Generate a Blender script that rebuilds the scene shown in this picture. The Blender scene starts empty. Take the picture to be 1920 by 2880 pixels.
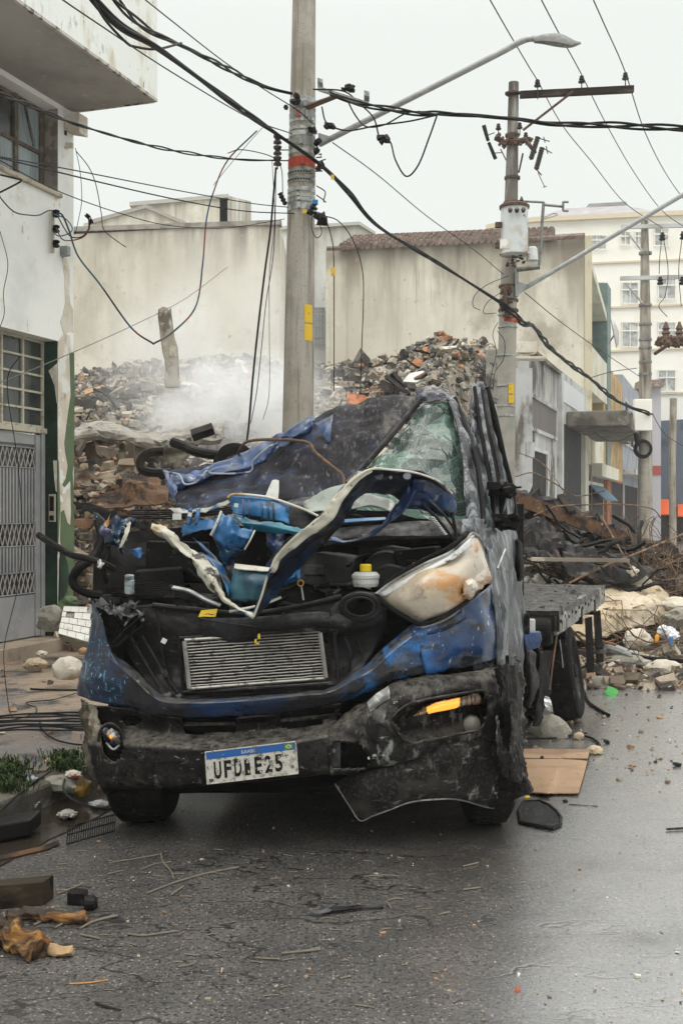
import bpy, bmesh, math, random
import numpy as np
from mathutils import Vector, Matrix, noise

C = bpy.context.scene.collection
SC = bpy.context.scene
# ------------------------------------------------------------------ camera
F = 3200.0; CXP = 960.0; CYP = 1440.0; EYE = 1.5
cd = bpy.data.cameras.new('camera'); cam = bpy.data.objects.new('camera', cd); C.objects.link(cam)
cam.location = (0, 0, EYE); cam.rotation_euler = (math.radians(90), 0, 0)
cd.sensor_fit = 'HORIZONTAL'; cd.sensor_width = 24; cd.lens = 40.0; cd.clip_end = 2000; cd.clip_start = 0.05
SC.camera = cam
# ------------------------------------------------------------------ sky: overcast, brighter overhead
SUN_EL, SUN_AZ = 58, 200
w = bpy.data.worlds.new('World'); SC.world = w; w.use_nodes = True
nt = w.node_tree; nt.nodes.clear()
out = nt.nodes.new('ShaderNodeOutputWorld'); bg = nt.nodes.new('ShaderNodeBackground')
sky = nt.nodes.new('ShaderNodeTexSky'); sky.sky_type = 'NISHITA'; sky.sun_disc = False
sky.sun_elevation = math.radians(SUN_EL); sky.sun_rotation = math.radians(SUN_AZ)
tc = nt.nodes.new('ShaderNodeTexCoord'); sep = nt.nodes.new('ShaderNodeSeparateXYZ')
nt.links.new(tc.outputs['Generated'], sep.inputs[0])
rp = nt.nodes.new('ShaderNodeValToRGB'); nt.links.new(sep.outputs['Z'], rp.inputs[0])
rp.color_ramp.interpolation = 'EASE'
e = rp.color_ramp.elements
e[0].position = 0.36; e[0].color = (.865, .90, .86, 1); e[1].position = 1.0; e[1].color = (1, .965, .91, 1)
e2 = e.new(0.55); e2.color = (.92, .93, .90, 1)
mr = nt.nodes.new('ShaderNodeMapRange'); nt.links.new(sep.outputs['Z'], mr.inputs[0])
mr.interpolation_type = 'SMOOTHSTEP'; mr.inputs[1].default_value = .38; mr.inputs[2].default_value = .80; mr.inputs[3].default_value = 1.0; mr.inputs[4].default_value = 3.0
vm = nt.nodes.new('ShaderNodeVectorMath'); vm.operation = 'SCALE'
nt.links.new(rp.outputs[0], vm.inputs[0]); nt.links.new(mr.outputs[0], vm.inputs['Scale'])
s2 = nt.nodes.new('ShaderNodeVectorMath'); s2.operation = 'SCALE'; s2.inputs['Scale'].default_value = 0.004
nt.links.new(sky.outputs[0], s2.inputs[0])
ad = nt.nodes.new('ShaderNodeVectorMath'); ad.operation = 'ADD'
nt.links.new(vm.outputs[0], ad.inputs[0]); nt.links.new(s2.outputs[0], ad.inputs[1])
nt.links.new(ad.outputs[0], bg.inputs[0]); bg.inputs[1].default_value = 1.0
nt.links.new(bg.outputs[0], out.inputs[0])
sl = bpy.data.lights.new('sun', 'SUN'); sl.energy = 0.5; sl.angle = math.radians(25); sl.color = (1, .97, .92)
so = bpy.data.objects.new('sun', sl); C.objects.link(so)
so.rotation_euler = (math.radians(90 - SUN_EL), 0, math.radians(180 - SUN_AZ) + math.radians(0))
so.location = (0, 0, 30)
SC.view_settings.view_transform = 'Standard'; SC.view_settings.look = 'None'
SC.view_settings.exposure = 0.0; SC.view_settings.gamma = 1.0
SC.cycles.volume_step_rate = 2.0; SC.cycles.volume_bounces = 4
SC.cycles.volume_max_steps = 128

# ------------------------------------------------------------------ helpers
rnd = random.Random(7)
def U(a, b): return rnd.uniform(a, b)
def P(px, py, Z): return Vector(((px - CXP) * Z / F, Z, EYE - (py - CYP) * Z / F))
def G(px, py, h=0.0):
    Z = (EYE - h) * F / (py - CYP); return P(px, py, Z)
# street frame
D = Vector((.3223, .9466, 0)); N = Vector((.9466, -.3223, 0)); UPV = Vector((0, 0, 1))

class MB:
    def __init__(s): s.v = []; s.f = []; s.c = []; s.col = None
    def add(s, vs, fs):
        o = len(s.v); s.v += [tuple(v) for v in vs]; s.f += [tuple(i + o for i in f) for f in fs]
        if s.col is not None: s.c += [s.col] * len(vs)
        return s
    def boxf(s, o, ax, ay, az):      # corner + three edge vectors
        o, ax, ay, az = map(Vector, (o, ax, ay, az))
        vs = [o, o+ax, o+ax+ay, o+ay, o+az, o+ax+az, o+ax+ay+az, o+ay+az]
        fs = [(0,3,2,1),(4,5,6,7),(0,1,5,4),(1,2,6,5),(2,3,7,6),(3,0,4,7)]
        if ax.cross(ay).dot(az) < 0: fs = [f[::-1] for f in fs]
        return s.add(vs, fs)
    def box(s, c, sz, rot=None):
        c = Vector(c); X, Y, Z_ = Vector((sz[0],0,0)), Vector((0,sz[1],0)), Vector((0,0,sz[2]))
        if rot is not None: X, Y, Z_ = rot @ X, rot @ Y, rot @ Z_
        return s.boxf(c - X/2 - Y/2 - Z_/2, X, Y, Z_)
    def tube(s, pts, r, n=8, cap=True):
        pts = [Vector(p) for p in pts]; k = len(pts)
        rs = r if isinstance(r, (list, tuple)) else [r] * k
        rings = []; up = None
        for i, p in enumerate(pts):
            t = (pts[min(i+1, k-1)] - pts[max(i-1, 0)])
            if t.length < 1e-9: t = Vector((0,0,1))
            t.normalize()
            if up is None:
                up = Vector((0,0,1)) if abs(t.z) < .9 else Vector((1,0,0))
            a = t.cross(up)
            if a.length < 1e-6: a = t.cross(Vector((0,1,0)))
            a.normalize(); b = a.cross(t).normalized(); up = b
            rings.append([p + (a*math.cos(2*math.pi*j/n) + b*math.sin(2*math.pi*j/n)) * rs[i] for j in range(n)])
        vs = [v for rg in rings for v in rg]; fs = []
        for i in range(k-1):
            for j in range(n):
                fs.append((i*n+j, i*n+(j+1)%n, (i+1)*n+(j+1)%n, (i+1)*n+j))
        if cap: fs.append(tuple(range(n))[::-1]); fs.append(tuple((k-1)*n+j for j in range(n)))
        return s.add(vs, fs)
    def lathe(s, c, axis, prof, n=24, cap=True):   # prof: (radius, height along axis)
        c = Vector(c); axis = Vector(axis).normalized()
        a = axis.orthogonal().normalized(); b = axis.cross(a)
        vs = []; fs = []; k = len(prof)
        for r, h in prof:
            for j in range(n):
                t = 2*math.pi*j/n; vs.append(c + axis*h + (a*math.cos(t) + b*math.sin(t))*r)
        for i in range(k-1):
            for j in range(n):
                fs.append((i*n+j, i*n+(j+1)%n, (i+1)*n+(j+1)%n, (i+1)*n+j))
        if cap: fs.append(tuple(range(n))[::-1]); fs.append(tuple((k-1)*n+j for j in range(n)))
        return s.add(vs, fs)
    def prism(s, pts, d):            # outline extruded along d
        pts = [Vector(p) for p in pts]; d = Vector(d); n = len(pts)
        vs = pts + [p + d for p in pts]
        fs = [tuple(range(n)), tuple(range(2*n-1, n-1, -1))]
        for i in range(n): fs.append((i, i+n, (i+1)%n+n, (i+1)%n))
        return s.add(vs, fs)
    def chunk(s, c, sz, seed, flat=1.0, nz=.28, kind=0):
        r = random.Random(seed)
        base, faces = (ICO if kind in (0, 3) else CUB)
        R = Matrix.Rotation(r.uniform(0, 6.28), 3, Vector((r.uniform(-1,1), r.uniform(-1,1), r.uniform(-1,1))).normalized())
        if kind >= 2: R = Matrix.Rotation(r.uniform(0, 6.28) if kind == 2 else r.uniform(-.5,.5), 3, 'Z') @ Matrix.Rotation(r.uniform(-.5,.5) if kind == 2 else r.uniform(-.12,.12), 3, 'X')
        vs = []
        for b in base:
            q = Vector((b[0]*sz[0], b[1]*sz[1], b[2]*sz[2])) * (1 + r.uniform(-nz, nz))
            q = R @ q; q.z *= flat; vs.append(Vector(c) + q)
        return s.add(vs, faces)

def rockmesh(mb, c, sz, seed, rough=.22, det=3, tilt=.3):
    bm = bmesh.new(); bmesh.ops.create_icosphere(bm, subdivisions=det, radius=.5); c = Vector(c); r = random.Random(seed); off = Vector((seed*1.37, seed*.71, seed*.29))
    Rm = Matrix.Rotation(r.uniform(-.6,.6), 3, 'Z') @ Matrix.Rotation(r.uniform(-tilt,tilt), 3, 'X')
    vs = []
    for v in bm.verts:
        d = v.co.normalized(); q = d*1.4 + off; k = 1 - rough*1.6*(noise.voronoi(q)[0][0]-.35) + rough*.5*noise.noise(d*4+off) + rough*.25*noise.noise(d*11+off)
        p = Vector((v.co.x*sz[0], v.co.y*sz[1], v.co.z*sz[2]))*k; p.z = max(p.z, -sz[2]*.42); vs.append(c + Rm @ p)
    fs = [tuple(x.index for x in f.verts) for f in bm.faces]; bm.free(); return mb.add(vs, fs)
def _ico():
    bm = bmesh.new(); bmesh.ops.create_icosphere(bm, subdivisions=1, radius=.5)
    v = [tuple(x.co) for x in bm.verts]; f = [tuple(x.index for x in q.verts) for q in bm.faces]; bm.free(); return v, f
ICO = _ico()
CUB = ([(-.5,-.5,-.5),(.5,-.5,-.5),(.5,.5,-.5),(-.5,.5,-.5),(-.5,-.5,.5),(.5,-.5,.5),(.5,.5,.5),(-.5,.5,.5)],
       [(0,3,2,1),(4,5,6,7),(0,1,5,4),(1,2,6,5),(2,3,7,6),(3,0,4,7)])

ORG = {}
def build(mb, name, mt, parent=None, smooth=False, solid=0, bevel=0, sub=0, disp=None, at=None):
    me = bpy.data.meshes.new(name)
    V = np.array([tuple(v) for v in mb.v], dtype=float)
    if parent is not None: org = ORG[parent.name]
    elif at is not None: org = Vector(at)
    else: org = Vector(((V[:,0].min()+V[:,0].max())/2, (V[:,1].min()+V[:,1].max())/2, V[:,2].min()))
    V = V - np.array(org)
    me.from_pydata(V.tolist(), [], mb.f); me.update()
    if mb.c:
        ca = me.color_attributes.new('Col', 'FLOAT_COLOR', 'POINT')
        arr = np.array([(c[0], c[1], c[2], 1.0) for c in mb.c], dtype=np.float32).ravel(); ca.data.foreach_set('color', arr)
    if smooth:
        me.polygons.foreach_set('use_smooth', [True]*len(me.polygons)); me.set_sharp_from_angle(angle=math.radians(32))
    o = bpy.data.objects.new(name, me); C.objects.link(o)
    me.materials.append(mt)
    if parent is not None: o.parent = parent
    else: o.location = org
    if sub: m = o.modifiers.new('s', 'SUBSURF'); m.levels = m.render_levels = sub
    if solid: m = o.modifiers.new('t', 'SOLIDIFY'); m.thickness = solid; m.offset = 0
    if bevel: m = o.modifiers.new('b', 'BEVEL'); m.width = bevel; m.segments = 2; m.limit_method = 'ANGLE'
    ORG[o.name] = org
    return o
def thing(name, label, cat, loc, group=None):
    o = bpy.data.objects.new(name, None); C.objects.link(o); o.location = loc
    o['label'] = label; o['category'] = cat
    if group: o['group'] = group
    ORG[o.name] = Vector(loc); o.empty_display_size = .2
    return o
def tag(o, label, cat, group=None):
    o['label'] = label; o['category'] = cat
    if group: o['group'] = group
    return o
def struct(o, kind='structure', label=None, cat=None):
    o['kind'] = kind
    if label: o['label'] = label
    if cat: o['category'] = cat
    return o

def crs(A, seg):       # Catmull-Rom along axis 0 of array (k, ..., 3)
    k = A.shape[0]
    if k == 2: ts = np.linspace(0, 1, seg+1); return np.array([A[0]*(1-t)+A[1]*t for t in ts])
    out = []
    for i in range(k-1):
        p0 = A[i-1] if i > 0 else 2*A[0]-A[1]; p1 = A[i]; p2 = A[i+1]; p3 = A[i+2] if i+2 < k else 2*A[-1]-A[-2]
        for j in range(seg):
            t = j/seg
            out.append(.5*((2*p1)+(-p0+p2)*t+(2*p0-5*p1+4*p2-p3)*t*t+(-p0+3*p1-3*p2+p3)*t**3))
    out.append(A[-1]); return np.array(out)
def curve(pts, seg=6): return [Vector(p) for p in crs(np.array([tuple(p) for p in pts], dtype=float), seg)]
def inpoly(x, y, poly):
    r = False; n = len(poly); j = n-1
    for i in range(n):
        xi, yi = poly[i]; xj, yj = poly[j]
        if (yi > y) != (yj > y) and x < (xj-xi)*(y-yi)/(yj-yi)+xi: r = not r
        j = i
    return r
def patch(rows, nu=6, nv=6, crumple=0, cs=6, stretch=(1,1,1), holes=(), seed=0, mb=None, jag=0, sharp=False):
    A = np.array([[tuple(P(*p)) for p in row] for row in rows], dtype=float)
    A = crs(A, nv); A = np.transpose(crs(np.transpose(A, (1,0,2)), nu), (1,0,2))
    R, K = A.shape[:2]
    if crumple or jag:
        du = np.gradient(A, axis=1); dv = np.gradient(A, axis=0); nn = np.cross(du, dv)
        nn /= (np.linalg.norm(nn, axis=2, keepdims=True)+1e-9)
        for i in range(R):
            for j in range(K):
                p = Vector(A[i,j]); q = Vector((p.x*stretch[0], p.y*stretch[1], p.z*stretch[2]))*cs + Vector((seed*7.3, seed*3.1, 0))
                d = noise.noise(q)
                if sharp: d = abs(d)*2.2-.5 + .9*abs(noise.noise(q*2.3+Vector((3,9,1)))) + .35*abs(noise.noise(q*5.3))
                else: d += .5*abs(noise.noise(q*2.7))*1.6-.2 + .2*noise.noise(q*6.1)
                d += (1.5 if sharp else 1.0)*(noise.voronoi(q*1.3 + Vector((1,4,2)))[0][0]-.4) + .35*(noise.voronoi(q*3.1)[0][0]-.4)
                A[i,j] += nn[i,j]*d*crumple
                if jag and (i in (0, R-1) or j in (0, K-1)):
                    A[i,j] += np.array([U(-jag,jag), 0, U(-jag,jag)])
    mb = mb or MB(); vs = [tuple(A[i,j]) for i in range(R) for j in range(K)]; fs = []
    for i in range(R-1):
        for j in range(K-1):
            if holes:
                c = (A[i,j]+A[i+1,j+1]+A[i+1,j]+A[i,j+1])/4; x = CXP+c[0]/c[1]*F; y = CYP-(c[2]-EYE)/c[1]*F
                if any(inpoly(x, y, h) for h in holes): continue
            fs.append((i*K+j, (i+1)*K+j, (i+1)*K+j+1, i*K+j+1))
    return mb.add(vs, fs)

# ------------------------------------------------------------------ materials
def M(name, base, layers=(), rough=.7, metal=0, bump=0, bs=30, coat=0, vcol=False, spec=.3, emit=None, estr=0, trans=0,
      rvar=0, bstretch=(1,1,1), rnd_hue=0, alpha=1, dust=None):
    """layers: (colour, scale, lo, hi, stretch, detail) noise masks, painted over the base one after the other"""
    if max(base) < .07 and not coat and not trans and name not in ('water',):      # soot and black plastic: barely any sheen
        base = tuple(v*.6 for v in base); layers = [((tuple(v*.6 for v in l[0]) if max(l[0]) < .07 else l[0]),) + tuple(l[1:]) for l in layers]; spec = min(spec, .12) if rough > .3 else spec
    m = bpy.data.materials.new(name); m.use_nodes = True; nt = m.node_tree; b = nt.nodes['Principled BSDF']; L = nt.links
    tc = nt.nodes.new('ShaderNodeTexCoord')
    def nz(scale, stretch=(1,1,1), detail=6, off=0, rgh=.6):
        mp = nt.nodes.new('ShaderNodeMapping'); mp.inputs['Scale'].default_value = stretch; mp.inputs['Location'].default_value = (off, off*1.7, off*.3)
        L.new(tc.outputs['Object'], mp.inputs[0]); n = nt.nodes.new('ShaderNodeTexNoise'); L.new(mp.outputs[0], n.inputs['Vector'])
        n.inputs['Scale'].default_value = scale; n.inputs['Detail'].default_value = detail; n.inputs['Roughness'].default_value = rgh
        return n.outputs['Fac']
    if vcol:
        at = nt.nodes.new('ShaderNodeAttribute'); at.attribute_name = 'Col'; cur = at.outputs['Color']
    else:
        rg = nt.nodes.new('ShaderNodeRGB'); rg.outputs[0].default_value = (*base, 1); cur = rg.outputs[0]
    for i, ly in enumerate(layers):
        col, sc, lo, hi = ly[:4]; st = ly[4] if len(ly) > 4 else (1,1,1); dt = ly[5] if len(ly) > 5 else 6
        f = nz(sc, st, dt, off=i*3.7+len(name)*1.3)
        mr = nt.nodes.new('ShaderNodeMapRange'); L.new(f, mr.inputs[0]); mr.inputs[1].default_value = lo; mr.inputs[2].default_value = hi
        mr.interpolation_type = 'SMOOTHSTEP'
        fac = mr.outputs[0]
        if len(ly) > 6 and ly[6]:      # limit to a height band (object z): (z0, z1) fades in from z0 to z1
            sp = nt.nodes.new('ShaderNodeSeparateXYZ'); L.new(tc.outputs['Object'], sp.inputs[0])
            m2 = nt.nodes.new('ShaderNodeMapRange'); ax = ly[6][2] if len(ly[6]) > 2 else 'Z'
            L.new(sp.outputs[ax], m2.inputs[0]); m2.inputs[1].default_value = ly[6][0]; m2.inputs[2].default_value = ly[6][1]
            mm = nt.nodes.new('ShaderNodeMath'); mm.operation = 'MULTIPLY'; L.new(fac, mm.inputs[0]); L.new(m2.outputs[0], mm.inputs[1]); fac = mm.outputs[0]
        mx = nt.nodes.new('ShaderNodeMix'); mx.data_type = 'RGBA'; L.new(fac, mx.inputs[0]); L.new(cur, mx.inputs[6]); mx.inputs[7].default_value = (*col, 1)
        cur = mx.outputs[2]
    if dust:      # settled dust: on faces that look up, broken by noise; (colour, start, full, amount)
        ge = nt.nodes.new('ShaderNodeNewGeometry'); sp = nt.nodes.new('ShaderNodeSeparateXYZ'); L.new(ge.outputs['Normal'], sp.inputs[0])
        m1 = nt.nodes.new('ShaderNodeMapRange'); L.new(sp.outputs['Z'], m1.inputs[0]); m1.inputs[1].default_value = dust[1]; m1.inputs[2].default_value = dust[2]; m1.inputs[4].default_value = dust[3]
        n_ = nz(22, detail=8, off=17, rgh=.75); m2 = nt.nodes.new('ShaderNodeMapRange'); L.new(n_, m2.inputs[0]); m2.inputs[1].default_value = .38; m2.inputs[2].default_value = .60
        mm = nt.nodes.new('ShaderNodeMath'); mm.operation = 'MULTIPLY'; L.new(m1.outputs[0], mm.inputs[0]); L.new(m2.outputs[0], mm.inputs[1])
        mx = nt.nodes.new('ShaderNodeMix'); mx.data_type = 'RGBA'; L.new(mm.outputs[0], mx.inputs[0]); L.new(cur, mx.inputs[6]); mx.inputs[7].default_value = (*dust[0], 1); cur = mx.outputs[2]
    if rnd_hue:
        oi = nt.nodes.new('ShaderNodeObjectInfo'); hs = nt.nodes.new('ShaderNodeHueSaturation')
        mr = nt.nodes.new('ShaderNodeMapRange'); L.new(oi.outputs['Random'], mr.inputs[0]); mr.inputs[3].default_value = 1-rnd_hue; mr.inputs[4].default_value = 1+rnd_hue
        L.new(mr.outputs[0], hs.inputs['Value']); L.new(cur, hs.inputs['Color']); cur = hs.outputs[0]
    L.new(cur, b.inputs['Base Color'])
    b.inputs['Roughness'].default_value = rough; b.inputs['Metallic'].default_value = metal
    b.inputs['Specular IOR Level'].default_value = spec
    b.inputs['Coat Weight'].default_value = coat; b.inputs['Coat Roughness'].default_value = .12
    b.inputs['Transmission Weight'].default_value = trans; b.inputs['Alpha'].default_value = alpha
    if rvar:
        f = nz(7, detail=5, off=11); mr = nt.nodes.new('ShaderNodeMapRange'); L.new(f, mr.inputs[0]); mr.inputs[1].default_value = .35; mr.inputs[2].default_value = .65
        mr.inputs[3].default_value = max(.04, rough-rvar); mr.inputs[4].default_value = min(1, rough+rvar); L.new(mr.outputs[0], b.inputs['Roughness'])
    if bump:
        f = nz(bs, bstretch, 8, off=5); bp = nt.nodes.new('ShaderNodeBump'); bp.inputs['Strength'].default_value = min(1, bump); bp.inputs['Distance'].default_value = .35/bs
        L.new(f, bp.inputs['Height']); L.new(bp.outputs[0], b.inputs['Normal'])
    if emit: b.inputs['Emission Color'].default_value = (*emit, 1); b.inputs['Emission Strength'].default_value = estr
    m['_'] = 1
    return m
# ------------------------------------------------------------------ setting: road, pavement, lot
def asphalt():
    m = bpy.data.materials.new('asphalt'); m.use_nodes = True; nt = m.node_tree; L = nt.links; b = nt.nodes['Principled BSDF']
    geo = nt.nodes.new('ShaderNodeTexCoord'); co = geo.outputs['Object']
    def noi(sc, det=4, rg=.6, st=None, off=0):
        n = nt.nodes.new('ShaderNodeTexNoise'); mp = nt.nodes.new('ShaderNodeMapping'); mp.inputs['Scale'].default_value = st or (1,1,1); mp.inputs['Location'].default_value = (off, off, 0)
        L.new(co, mp.inputs[0]); L.new(mp.outputs[0], n.inputs[0]); n.inputs['Scale'].default_value = sc; n.inputs['Detail'].default_value = det; n.inputs['Roughness'].default_value = rg; return n.outputs['Fac']
    def mra(x, a, b_, c=0, d=1):
        q = nt.nodes.new('ShaderNodeMapRange'); L.new(x, q.inputs[0]); q.inputs[1].default_value = a; q.inputs[2].default_value = b_; q.inputs[3].default_value = c; q.inputs[4].default_value = d; q.interpolation_type = 'SMOOTHSTEP'; return q.outputs[0]
    def mth(op, a, b_):
        q = nt.nodes.new('ShaderNodeMath'); q.operation = op
        for k, x in enumerate((a, b_)):
            if isinstance(x, (int, float)): q.inputs[k].default_value = x
            else: L.new(x, q.inputs[k])
        return q.outputs[0]
    def mix(f, a, b_):
        q = nt.nodes.new('ShaderNodeMix'); q.data_type = 'RGBA'; L.new(f, q.inputs[0])
        for k, x in ((6, a), (7, b_)):
            if isinstance(x, tuple): q.inputs[k].default_value = (*x, 1)
            else: L.new(x, q.inputs[k])
        return q.outputs[2]
    vo = nt.nodes.new('ShaderNodeTexVoronoi'); L.new(co, vo.inputs[0]); vo.inputs['Scale'].default_value = 80
    vo2 = nt.nodes.new('ShaderNodeTexVoronoi'); L.new(co, vo2.inputs[0]); vo2.inputs['Scale'].default_value = 120
    sp = nt.nodes.new('ShaderNodeSeparateColor'); L.new(vo.outputs['Color'], sp.inputs[0])
    sp2 = nt.nodes.new('ShaderNodeSeparateColor'); L.new(vo2.outputs['Color'], sp2.inputs[0])
    stone = mth('MULTIPLY', mra(sp.outputs[0], .80, .84), mra(vo.outputs['Distance'], .42, .28))
    stone2 = mth('MULTIPLY', mra(sp2.outputs[1], .5, .9), mra(vo2.outputs['Distance'], .5, .2))
    c = mix(mra(noi(3), .35, .7), (.045, .043, .041), (.086, .081, .076))
    c = mix(mth('MULTIPLY', stone2, .85), c, (.17, .155, .14))
    c = mix(mth('MULTIPLY', stone, .75), c, (.27, .245, .20))
    c = mix(mra(noi(60, 6), .52, .60), c, (.014, .012, .012))
    # brown mud, more of it near the rubble
    mud = mra(noi(1.1, 6, off=4), .5, .7)
    c = mix(mth('MULTIPLY', mud, .28), c, (.075, .058, .045))
    # cracks = narrow contour of a warped noise
    n1 = noi(.55, 5, .55, (1, 2.2, 1), 9); cr = mra(mth('ABSOLUTE', mth('SUBTRACT', n1, .5), 0), .0055, .001)
    n2 = noi(.9, 5, .55, (1, 2, 1), 31); cr2 = mra(mth('ABSOLUTE', mth('SUBTRACT', n2, .47), 0), .0035, .0006)
    gate = mra(noi(.5, 2, .5, None, 15), .52, .57)
    cr = mth('MULTIPLY', mth('MAXIMUM', cr, cr2), gate)
    c = mix(cr, c, (.008, .007, .007))
    L.new(c, b.inputs['Base Color'])
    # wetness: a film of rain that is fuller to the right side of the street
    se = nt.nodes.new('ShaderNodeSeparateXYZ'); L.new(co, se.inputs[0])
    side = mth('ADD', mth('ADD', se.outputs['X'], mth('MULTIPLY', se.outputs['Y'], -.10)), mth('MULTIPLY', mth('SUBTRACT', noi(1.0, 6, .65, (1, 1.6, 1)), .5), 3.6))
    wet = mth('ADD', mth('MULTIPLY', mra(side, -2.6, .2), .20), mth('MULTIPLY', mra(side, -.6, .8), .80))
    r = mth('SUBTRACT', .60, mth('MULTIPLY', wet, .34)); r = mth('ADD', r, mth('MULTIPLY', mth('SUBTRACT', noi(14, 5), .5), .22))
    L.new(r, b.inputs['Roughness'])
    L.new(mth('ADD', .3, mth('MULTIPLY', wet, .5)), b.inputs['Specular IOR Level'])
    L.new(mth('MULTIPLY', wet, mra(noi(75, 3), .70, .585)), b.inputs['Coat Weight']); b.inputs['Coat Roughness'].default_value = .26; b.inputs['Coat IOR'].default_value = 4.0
    hgt = mth('ADD', mth('MULTIPLY', noi(110, 4), 1.0), mth('MULTIPLY', vo.outputs['Distance'], -.5)); hgt = mth('SUBTRACT', hgt, mth('MULTIPLY', cr, 1.5))
    bp = nt.nodes.new('ShaderNodeBump'); bp.inputs['Distance'].default_value = .006; L.new(mth('SUBTRACT', .8, mth('MULTIPLY', wet, .62)), bp.inputs['Strength']); L.new(hgt, bp.inputs['Height']); L.new(bp.outputs[0], b.inputs['Normal'])
    bp2 = nt.nodes.new('ShaderNodeBump'); bp2.inputs['Distance'].default_value = .006; bp2.inputs['Strength'].default_value = .06; L.new(hgt, bp2.inputs['Height']); L.new(bp2.outputs[0], b.inputs['Coat Normal'])
    return m
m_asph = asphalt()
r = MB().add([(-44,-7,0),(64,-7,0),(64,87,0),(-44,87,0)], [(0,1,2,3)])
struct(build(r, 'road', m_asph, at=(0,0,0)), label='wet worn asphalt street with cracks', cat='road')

c0 = Vector((-1.69, 5.65, 0))
def kp(s, o, h=0): return c0 + D*s + N*o + UPV*h      # kerb frame
m_side = M('pavement_mud', (.12,.11,.105), [((.27,.20,.14), 1.3, .34,.55,(1,1,1),6,(1.5,3.5,'Y')), ((.33,.27,.21), 2.6, .5,.72,(.5,2,1),6,(2.5,5.5,'Y')), ((.05,.045,.042), 3, .5,.62), ((.2,.19,.18), 22, .55,.75)],
           rough=.55, rvar=.2, bump=.8, bs=18)
sw = MB()
sw.prism([kp(-9,0,.12), kp(60,0,.12), kp(60,-24,.12), kp(-9,-24,.12)], (0,0,-.14))
struct(build(sw, 'pavement', m_side, at=(-2, 5, 0), bevel=.02), label='muddy raised pavement beside the kerb', cat='pavement')
m_kerb = M('kerb_concrete', (.13,.12,.105), [((.05,.045,.038), 4,.42,.58), ((.09,.08,.05), 9,.5,.66), ((.25,.24,.22), 6,.6,.7)], bump=.7, bs=25, rough=.8)
kb = MB(); s = -9.0
while s < 9:
    Lk = U(.75,.95)
    a, b2 = kp(s+.01, .14, U(.10,.135)), kp(s+Lk, .14, U(.10,.135))
    kb.prism([kp(s+.01,0.002,.137), kp(s+Lk,0.002,.137), kp(s+Lk,.15,.13+U(-.02,0)), kp(s+.01,.15,.13)], (0,0,-.2)); s += Lk
struct(build(kb, 'kerb', m_kerb, bevel=.02), label='stone kerb along the muddy pavement', cat='kerb')
# puddle in the gutter
m_wat = M('water', (.03,.024,.018), rough=.04, bump=.12, bs=9, spec=.7)
pu = MB(); e1 = []; e2_ = []
for i in range(60):
    s = -3.2 + i*.08; e1.append(kp(s, .10)); wd = .34 + .05*noise.noise(Vector((s*1.1, 2, 0))) + .03*noise.noise(Vector((s*5, 7, 0))); wd *= min(1, max(.1, (1.5-s)/.9)); e2_.append(kp(s, .15+wd))
vs = [p + UPV*.006 for p in e1 + e2_]
pu.add(vs, [(i, 60+i, 61+i, i+1) for i in range(59)])
struct(build(pu, 'puddle', m_wat), label='brown gutter puddle beside the kerb', cat='puddle')

# ------------------------------------------------------------------ rubble lot (height field + loose pieces)
def lot_h(x, y):
    t = min(1, max(0, (y - 14.2) / 12.0)); base = 4.95 * (t**.75)
    base += .30*noise.noise(Vector((x*.45, y*.45, 1))) + .35*noise.noise(Vector((x*.18, y*.18, 5))) + .14*noise.noise(Vector((x*1.5, y*1.5, 3)))
    xe = 3.72 + .3406*(y-23.4) - .9
    k = min(1, max(0, (x - xe + .3)/1.5)); base += .55*math.exp(-((x-2.2)/.9)**2) * t
    base -= .2*math.exp(-((x+1.2)/1.0)**2)*t + .45*math.exp(-((x+6.5)/2.0)**2)*t
    return max(-.14, base*(1-k) - k*.12) + .02
# back ruin face: the left part has a broken slab with a dark hollow under it
lm = MB(); nx, ny = 90, 90; X0, X1, Y0, Y1 = -11.0, 5.4, 12.6, 31.0
for j in range(ny):
    for i in range(nx):
        x = X0 + (X1-X0)*i/(nx-1) + (Y0 + (Y1-Y0)*j/(ny-1) - 12)*.12; y = Y0 + (Y1-Y0)*j/(ny-1); h = lot_h(x, y) + .05*noise.noise(Vector((x*6, y*6, 0)))
        lm.v.append((x, y, h + .02))
for j in range(ny-1):
    for i in range(nx-1):
        k = j*nx+i; lm.f.append((k, k+1, k+nx+1, k+nx))
m_heap = M('rubble_soil', (.25,.215,.165), [((.035,.035,.036), .55, .47,.58), ((.42,.39,.33), 4,.5,.62), ((.05,.045,.04), 9,.5,.6), ((.30,.14,.08), 7,.62,.7), ((.5,.47,.4), 24,.55,.65), ((.04,.04,.04), 30,.56,.62)], bump=1, bs=9, rough=.95)
struct(build(lm, 'rubble_slope', m_heap, smooth=False), label='slope of burnt rubble behind the truck', cat='rubble slope')
PAL = [((.38,.33,.26), 30), ((.55,.52,.46), 8), ((.25,.215,.165), 30), ((.10,.09,.078), 16), ((.045,.04,.036), 16), ((.40,.18,.09), 7), ((.44,.26,.14), 6), ((.20,.19,.175), 12)]
def pal(x, y, r=rnd):
    blk = noise.noise(Vector((x*.35, y*.35, 9))) + .15
    while True:
        c, w_ = r.choices(PAL, [p[1] for p in PAL])[0]
        if sum(c) > .5 and blk > .12 and r.random() < .65: continue
        if c[0] > c[2]*1.8 and x < .0 and r.random() < .6: continue
        k = r.uniform(.75, 1.2); return tuple(v*k for v in c)
ch = MB(); ch.col = (1,1,1)
rr = random.Random(3)
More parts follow.
